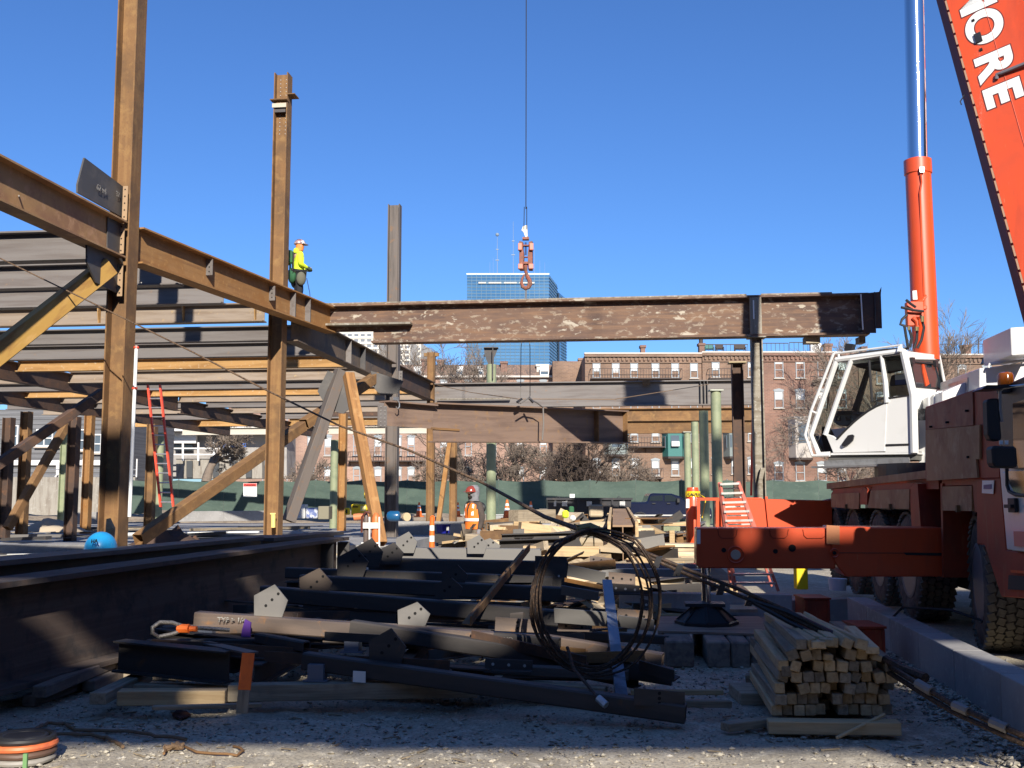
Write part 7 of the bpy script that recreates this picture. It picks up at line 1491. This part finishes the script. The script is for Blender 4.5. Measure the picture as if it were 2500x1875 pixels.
for sg in (-1, 1): done("tool_bag", MB().sphere(V((sg * .22, -.02, .80)), (.09, .12, .17), 12, 8), mk("bag_olive", (.13, .125, .09), .9) if "bag_olive" not in bpy.data.materials else bpy.data.materials["bag_olive"], e, M, smooth=True)
done("lanyard", MB().tube([V((.1, -.16, .9)), V((.16, -.2, .6)), V((.12, -.14, .3))], .012, 6).tube([V((-.1, -.2, .85)), V((-.06, -.3, .5)), V((-.03, -.33, .3))], .01, 5), mk("lanyard_blue", (.03, .06, .2), .8), e, M)
# ================================================================== YARD THINGS
def cone(label, px, py0, py1, Y, r=.13, tall=False):
    a_ = W(px, py1, Y); b_ = W(px, py0, Y); h = b_.z - max(.02, a_.z); z0 = max(.02, a_.z); e = empty("traffic_cone", (a_.x, Y, z0), label, "traffic cone", "orange traffic cones")
    rr = lambda t: r * (1 - .78 * t) if not tall else r * (1 - .25 * t)
    L_ = lambda t0, t1, nm, m: done(nm, MB().loft([(Vector((a_.x, Y, z0 + h * t)), RV * rr(t), DV * rr(t)) for t in (t0, t1)], 16), m, e, smooth=40)
    L_(.03, .42, "lower_body", ORG); L_(.42, .56, "white_band", REFL); L_(.56, .68, "middle_body", ORG); L_(.68, .80, "white_band", REFL); L_(.80, 1, "tip", ORG)
    done("base", MB().box((a_.x, Y, z0 + .02), (r * 2.9, r * 2.9, .04)), ORG if not tall else BLACK, e, bevel=.01); return e
cone("orange cone by the silt socks, right of the pale green pipe column", 1238, 1220, 1266, 50, .2); cone("orange cone further right by the silt socks, behind the guy cable", 1296, 1224, 1268, 48, .17); cone("small orange cone between the two tan columns", 1023, 1226, 1262, 48, .15); cone("orange cone half hidden behind the thin tan column", 1118, 1226, 1262, 49, .13)
e = cone("tall orange and white delineator post in front of the tan column", 1054, 1262, 1366, 19.3, .055, True)
a_ = W(1056, 1266, 19.3); done("handle_loop", MB().tube([a_ + RV * .035 * math.cos(k * .785) + ZV * .05 * math.sin(k * .785) for k in range(8)], .012, 6, closed=True), ORG, e)
# gas bottle trolley
def box2(nm, px0, py0, px1, py1, Y, dep, m, parent=None, **k):
    a_, b_ = W(px0, py1, Y), W(px1, py0, Y); return done(nm, MB().box(((a_.x + b_.x) / 2, Y + dep / 2, (a_.z + b_.z) / 2), (b_.x - a_.x, dep, b_.z - a_.z)), m, parent, **k)
Yt = 21.8; e = empty("gas_trolley", W(903, 1345, Yt), "trolley with a dark and an orange gas bottle behind the end of the plate girder", "trolley")
for px, m, r in ((893, mk("bottle_brown", (.12, .09, .08), .5), .055), (917, mk("bottle_orange", (.62, .17, .05), .45), .085)):
    a_, b_ = W(px, 1338, Yt + .1), W(px, 1252, Yt + .1); done("gas_bottle", MB().loft([(Vector((a_.x, Yt + .1, a_.z + (b_.z - a_.z) * t)), RV * q_, DV * q_) for t, q_ in ((0, r * .9), (.02, r), (.86, r), (.94, r * .7), (1, r * .3))], 16), m, e, smooth=True)
box2("cross_panel", 886, 1276, 923, 1290, Yt - .02, .03, REFL, e)
fr = MB()
for px in (902, 926): fr.tube([W(px, 1340, Yt - .01), W(px, 1262, Yt - .01)], .018, 6)
fr.tube([W(882, 1326, Yt - .01), W(926, 1326, Yt - .01)], .014, 6); done("frame", fr, REFL, e)
done("handle", MB().tube([W(883, 1300, Yt), W(884, 1262, Yt), W(893, 1250, Yt), W(905, 1252, Yt)], .025, 6), mk("handle_dark", (.1, .03, .02), .5), e)
# compressor, yellow plant, boxes
e = done("air_tank", MB().loft([(W(962, 1260, 33) + RV * x_, ZV * r, DV * r) for x_, r in ((-.24, .02), (-.2, .12), (-.12, .16), (.12, .16), (.18, .13), (.21, .02))], 18), mk("tank_blue", (.01, .09, .22), .3, coat=.4), label="round blue air tank left of the tan column", cat="tank", smooth=True)
done("pulley", MB().tube([W(990, 1262, 32.8), W(994, 1262, 32.7)], .13, 12), mk("pulley_tan", (.55, .42, .25), .6), e)
e = box2("generator", 857, 1231, 899, 1258, 36, .8, YEL, None, label="bright yellow generator box behind the ochre strut", cat="generator", bevel=.03)
box2("grille_slot", 861, 1236, 874, 1239, 35.98, .02, BLK, e); box2("label_panel", 880, 1235, 893, 1248, 35.98, .02, mk("label_yellow", (.85, .72, .3), .5), e); box2("pale_side", 899, 1218, 906, 1250, 36, .4, mk("plant_cream", (.8, .68, .4), .5), e)
e = box2("tool_case", 841, 1240, 852, 1257, 35, .3, YEL, None, label="small yellow case left of the generator", cat="case", bevel=.02); box2("case_slot", 844, 1244, 848, 1254, 34.98, .02, BLK, e)
e = box2("yellow_sign", 889, 1186, 904, 1217, 44, .03, mk("sign_yellow", (.9, .62, .01), .5), None, label="small yellow sign board on a post above the generator", cat="sign"); done("post", MB().tube([W(894, 1250, 44.05), W(894, 1190, 44.05)], .03, 6), ALU, e)
done("orange_pipe", MB().tube([W(864, 1263, 34), W(912, 1258, 34)], .11, 12), mk("pipe_orange", (.6, .2, .08), .5), label="orange drum lying under the yellow generator", cat="drum", smooth=40)
box2("crate", 776, 1236, 803, 1268, 40, .8, mk("crate_olive", (.22, .2, .14), .7), None, label="olive brown box left of the striped post", cat="crate", bevel=.02)
box2("machine", 722, 1232, 745, 1266, 41, .6, WHITE, None, label="white machine box behind the grey strut", cat="machine", bevel=.02); box2("tarp", 746, 1240, 775, 1266, 41, .8, mk("tarp_blue", (.12, .16, .35), .7, layers=[(6, (.6, .62, .66), .5, .58)]), None, label="blue and white wrapped bundle beside the olive box", cat="bundle", bevel=.04)
e = done("recycling_bin", MB().loft([(W(1082, 1302, 30) + ZV * z, RV * a_, DV * (a_ * .7)) for z, a_ in ((0, .17), (.22, .2), (.23, .21), (.25, .21))], 4), NAVYB, label="deep blue plastic bin between the two tan columns", cat="bin")
box2("label", 1090, 1286, 1096, 1295, 29.75, .02, ALU, e)
# hard hat behind the girders
hc = W(246, 1340, 11.6); hb_ = done("hard_hat", MB().sphere(hc, (.168, .18, .185), 28, 12, zmin=0), BLUE, label="light blue hard hat showing above the dark girders at the left", cat="hard hat", smooth=True)
done("brim", MB().loft([(hc, RV * .165, DV * .19), (hc - ZV * .015, RV * .18, DV * .215), (hc - ZV * .02, RV * .17, DV * .19)], 28), BLUE, hb_, smooth=60)
text("lettering", "HA", .055, BLK, hb_, W(222, 1326, 11.36) , (RV + ZV * .15), (ZV + DV * .25), .002)
done("crate", MB().box(hc - ZV * .36 + DV * .0, (.4, .5, .66)), WOODG, label="timber block under the blue hard hat", cat="block")
done("stake", MB().tube([W(268, 1330, 12.4), W(270, 1290, 12.4), W(265, 1266, 12.4)], [.05, .055, .025], 7), WOOD, label="short pale stake end behind the blue hard hat", cat="stake")
# clutter on the slab behind the girders, left
r9 = random.Random(31)
tones = [(WOODL, "pale"), (REFL, "white"), (MILL, "dark"), (STG, "grey"), (WOODG, "weathered")]
for i in range(60):
    px = r9.uniform(-40, 700); Y = r9.uniform(24, 42); z = .02 if Y < 30 else .36; P_ = W(px, 1205 + 2600 * (CAMH - z) / Y, Y); m, nm = r9.choice(tones); L_ = r9.uniform(.8, 4.5); d = RV * math.cos(r9.gauss(0, .35)) + DV * math.sin(r9.gauss(0, .35)); d.normalize()
    M_, Lq = frame(P_ - d * L_ / 2 + ZV * .05, P_ + d * L_ / 2 + ZV * (.05 + r9.uniform(0, .12))); w = r9.choice((.09, .14, .25, .5)); 
    zn = next(q for lim, q in ((60, "at the left edge"), (160, "left of the dark column"), (277, "just left of the tall front column"), (370, "just right of the tall front column"), (480, "under the long brace"), (600, "below the danger sign"), (900, "at the second column's foot")) if px < lim)
    done("board", MB().box((L_ / 2, 0, 0), (L_, w, r9.choice((.02, .05, .09)))), m, M=M_, label="%s %s %s lying %s, %s row" % ("long" if L_ > 2.5 else "short", nm, "sheet" if w > .4 else ("board" if w > .1 else "strip"), zn, "front" if Y < 30 else ("middle" if Y < 36 else "back")), cat="board", group="boards and sheets lying on the slab")
for lab, px, py, Y, w, h, d_ in (("crumpled tan tarp heap left of the tall front column", 128, 1290, 36, 2.2, .45, 1.2), ("dark heap of offcuts at the foot of the long brace", 410, 1318, 24, 1.5, .45, 1.0)):
    P_ = W(px, py, Y); mb = MB(); n = 14; vs = []
    for j in range(n):
        for i in range(n):
            u, v = i / (n - 1) * 2 - 1, j / (n - 1) * 2 - 1; hh = max(0, 1 - u * u) * max(0, 1 - v * v); vs.append(P_ + RV * u * w / 2 + DV * v * d_ / 2 + ZV * (hh * h * (.7 + .7 * mn.noise(Vector((u * 3, v * 3, px)))) - .1))
    mb.add(vs, [(j * n + i, j * n + i + 1, (j + 1) * n + i + 1, (j + 1) * n + i) for j in range(n - 1) for i in range(n - 1)])
    done("tarp_heap", mb, mk("tarp_tan", (.45, .37, .27), .8) if px < 200 else RUSTD, label=lab, cat="heap", smooth=40)
# dumpster
Yd = 49; a_, b_ = W(1342, 1256, Yd), W(1536, 1218, Yd); x0, x1, z1 = a_.x, b_.x, b_.z
e = empty("dumpster", ((x0 + x1) / 2, Yd, 0), "long black steel dumpster in front of the green fence", "dumpster")
done("body", MB().prism([(x0, Yd, .15), (x1, Yd, .15), (x1 + .1, Yd, z1), (x0 - .1, Yd, z1)], (0, 2.4, 0)), BLACKM, e); done("top_rail", MB().box(((x0 + x1) / 2, Yd - .05, z1), (x1 - x0 + .3, .12, .1)), BLACKM, e)
for i in range(7): done("rib", MB().box((x0 + (x1 - x0) * (i + .5) / 7, Yd - .05, .85), (.08, .1, 1.3)), BLACKM, e)
for i, px in enumerate((1352, 1372, 1432, 1513)): box2("paper_notice", px, 1224, px + (13 if i else 6), 1236, Yd - .13, .02, ALU, e)
for px in (1363, 1511): q_ = W(px, 1216, Yd); done("lifting_eye", MB().tube([q_ + RV * .07 * math.cos(k * .785) + ZV * .07 * math.sin(k * .785) for k in range(8)], .018, 5, closed=True), BLACKM, e)
# pickup
def pickup():
    Y = 51; X = lambda px: W(px, 1240, Y).x; Zz = lambda py: W(1600, py, Y).z
    e = empty("pickup_truck", (X(1630), Y, 0), "dark navy crew cab pickup truck parked in front of the green fence", "pickup truck"); yo = Vector((0, 2.0, 0))
    pts = [(1536, 1268), (1536, 1226), (1580, 1226), (1581, 1222), (1586, 1208), (1592, 1204), (1640, 1205), (1662, 1212), (1678, 1226), (1730, 1232), (1738, 1245), (1738, 1268)]
    done("body", MB().prism([Vector((X(a_), Y, Zz(b_))) for a_, b_ in pts], yo), NAVY, e, bevel=.06)
    for q_ in (((1588, 1212), (1618, 1209), (1618, 1223), (1586, 1223)), ((1623, 1209), (1640, 1209), (1660, 1222), (1660, 1224), (1623, 1224))): done("side_window", MB().prism([Vector((X(a_), Y - .02, Zz(b_))) for a_, b_ in q_], (0, .03, 0)), GLASSD, e)
    for px in (1562, 1710):
        c = Vector((X(px), Y + .1, .40)); w = done("wheel", MB().tube([c - Vector((0, .14, 0)), c + Vector((0, .14, 0))], .40, 20), TYRE, e, smooth=40); done("rim", MB().tube([c - Vector((0, .15, 0)), c - Vector((0, .1, 0))], .24, 14), ALU, w)
        done("wheel_arch", MB().tube([c + Vector((math.cos(k * .3927) * .46, -.12, math.sin(k * .3927) * .46)) for k in range(9)], .03, 5), BLACK, e)
    for px in (1596, 1632): done("door_handle", MB().box((X(px), Y - .04, Zz(1229)), (.16, .04, .04)), BLACK, e)
    done("mirror", MB().box((X(1655), Y - .12, Zz(1222)), (.16, .18, .22)), BLACK, e, bevel=.03); done("rocker", MB().box((X(1637), Y - .02, Zz(1258)), (3.8, .06, .06)), ALU, e)
pickup()
# hi-vis bundle and green bag in the yard
for lab, px0, px1, py0, py1, Y, m in (("yellow hi-vis jacket hung over timbers in front of the dumpster", 1373, 1388, 1246, 1265, 25, HV), ("green bucket in front of the dumpster", 1389, 1401, 1236, 1252, 42, GRN), ("plywood box standing in the yard in front of the dumpster", 1438, 1472, 1232, 1262, 33, WOODL), ("grey sacks of rubble among the yard timbers", 1320, 1365, 1278, 1312, 22.5, CONC), ("white paper sack beside the hi-vis jacket", 1391, 1405, 1258, 1272, 24, REFL)):
    a_, b_ = W(px0, py1, Y), W(px1, py0, Y); done("bundle" if "bag" not in lab else "bag", MB().box(((a_.x + b_.x) / 2, Y, (a_.z + b_.z) / 2), (b_.x - a_.x, .3, b_.z - a_.z)), m, label=lab, cat="bundle", bevel=.04)
# ================================================================== BEHIND THE PHOTOGRAPHER: unseen screen made up to cast the foreground shade
NB = empty("shade_screen", (0, -10, 0), "unseen made-up screen behind the camera, cut to cast the foreground shade and sun patches", "building")
mb = MB(); rc = random.Random(8)
for i in range(170):
    y = rc.uniform(6.3, 12); x = rc.uniform(-.48, .4) * y
    if gxl(x, y) > 2.3: continue
    a_ = rc.random() * 3.14; mb.box((x, y, .012), (rc.uniform(.02, .14), rc.uniform(.005, .02), .008), (Vector((math.cos(a_), math.sin(a_), .05)), Vector((-math.sin(a_), math.cos(a_), 0)), ZV))
done("wood_chips", mb, WOODG, kind="stuff", keep=True, label="small wood chips and splinters scattered on the gravel", cat="wood chips")
YW = -10.0
def sp(px, py, Y):
    P_ = W(px, py, Y); t = (YW - P_.y) / SUN.y; Q_ = P_ + SUN * t; return Q_.x, Q_.z
def rect(px0, py0, px1, py1, Y, g=.04):
    a_ = sp(px0, py1, Y); b_ = sp(px1, py0, Y); return (min(a_[0], b_[0]) - g, max(a_[0], b_[0]) + g, min(a_[1], b_[1]) - g, max(a_[1], b_[1]) + g)
HOLES = [rect(*q_) for q_ in ((480, 1492, 700, 1545, 9.95), (700, 1508, 985, 1560, 9.8), (1085, 1525, 1300, 1570, 9.6), (615, 1425, 705, 1492, 9.9), (965, 1465, 1052, 1520, 9.8), (1355, 1478, 1480, 1530, 10.0), (1500, 1482, 1600, 1532, 10.1), (1380, 1390, 1562, 1432, 11.4), (960, 1340, 1310, 1376, 13.8),
    (185, 1560, 340, 1625, 9.9), (-60, 1395, 110, 1440, 8.7), (560, 1335, 700, 1360, 12.6), (735, 1385, 800, 1412, 10.9), (1912, 1284, 2126, 1328, 12.1), (1822, 1290, 1828, 1322, 12.0), (1095, 1595, 1185, 1632, 9.9), (2395, 1528, 2510, 1615, 10.1), (2290, 1550, 2520, 1720, 9.4), (225, 1223, 330, 1276, 18.0), (195, 1285, 290, 1335, 11.6), (1130, 1560, 1230, 1580, 9.5), (830, 1395, 1010, 1412, 11.9), (1290, 1540, 1460, 1575, 9.6), (1150, 1497, 1290, 1512, 10.6), (735, 1556, 800, 1578, 9.8), (400, 1560, 470, 1580, 9.7), (1200, 1408, 1330, 1425, 11.8), (1560, 1555, 1640, 1580, 9.4), (470, 1700, 560, 1712, 8.6))]  # openings cut in the added screen where sun patches should land
SOLID = [(-30, -2.9, 9.5, 15.9), (-2.9, 1.7, 9.5, 15.9), (1.7, 5.4, 9.42, 13.35), (5.4, 9.5, 9.3, 13.95), (9.5, 30, 11.4, 16.0)]
SOLID.append(rect(205, 1055, 340, 1226, 18.0, 0))  # extra piece of the screen that darkens the front column
xs = sorted({v for r_ in HOLES + SOLID for v in r_[:2]}); zs = sorted({v for r_ in HOLES + SOLID for v in r_[2:]})
inr = lambda x, z, L_: any(r_[0] <= x <= r_[1] and r_[2] <= z <= r_[3] for r_ in L_)
wall_mb = MB()
for z0, z1 in zip(zs, zs[1:]):
    if z1 - z0 < 1e-4: continue
    run = None
    for x0, x1 in list(zip(xs, xs[1:])) + [(xs[-1], xs[-1] + 1)]:
        cx, cz = (x0 + x1) / 2, (z0 + z1) / 2; on = inr(cx, cz, SOLID) and not (inr(cx, cz, HOLES))
        if on and run is None: run = x0
        if not on and run is not None: wall_mb.box(((run + x0) / 2, YW, cz), (x0 - run, .06, z1 - z0)); run = None
done("shade_wall", wall_mb, CONC, NB, kind="stuff")
done("shadow_gusset", MB().prism([(x_, YW, z_) for x_, z_ in (sp(250, 735, 18), sp(303, 705, 18), sp(264, 960, 18), sp(250, 960, 18))], (0, .06, 0)), CONC, NB) if 0 else None
for r_ in (rect(1655, 1152, 1780, 1235, 38), rect(1703, 1000, 1737, 1152, 39, 0), rect(930, 1148, 968, 1195, 35), rect(1180, 1180, 1220, 1214, 45)):
    done("shade_panel", MB().box(((r_[0] + r_[1]) / 2, YW, (r_[2] + r_[3]) / 2), (r_[1] - r_[0], .06, r_[3] - r_[2])), CONC, NB); done("mullion", MB().box((r_[0], YW - .05, 22), (.04, .04, 14)), CONC, NB)  # floating panels and bars added to shade pipe columns and third column
for x in (-28, -16, 14, 20, 29): done("column", MB().box((x, -10.6, 9), (.5, .5, 18)), CONC, NB)  # made-up posts under the shade screen
for lab, c_, s_, m_ in (("long unseen brick block behind the camera, added to cut sky light", (0, -36, 9.5), (150, 12, 19), BRICKB), ("unseen brick block right of the crane, added to cut sky light", (48, -2, 11), (14, 60, 22), BRICK), ("unseen brick block at the left, added to cut sky light", (-52, -4, 11), (14, 62, 22), BRICKB)):  # brick masses added out of view to block low sky light
    e = empty("sky_blocker", (c_[0], c_[1], 0), lab, "building", "blocks added outside the picture to cut sky light"); done("wall", MB().box(c_, s_), m_, e); done("parapet", MB().box((c_[0], c_[1], c_[2] * 2 + .2), (s_[0] + .4, s_[1] + .4, .4)), CORN, e)
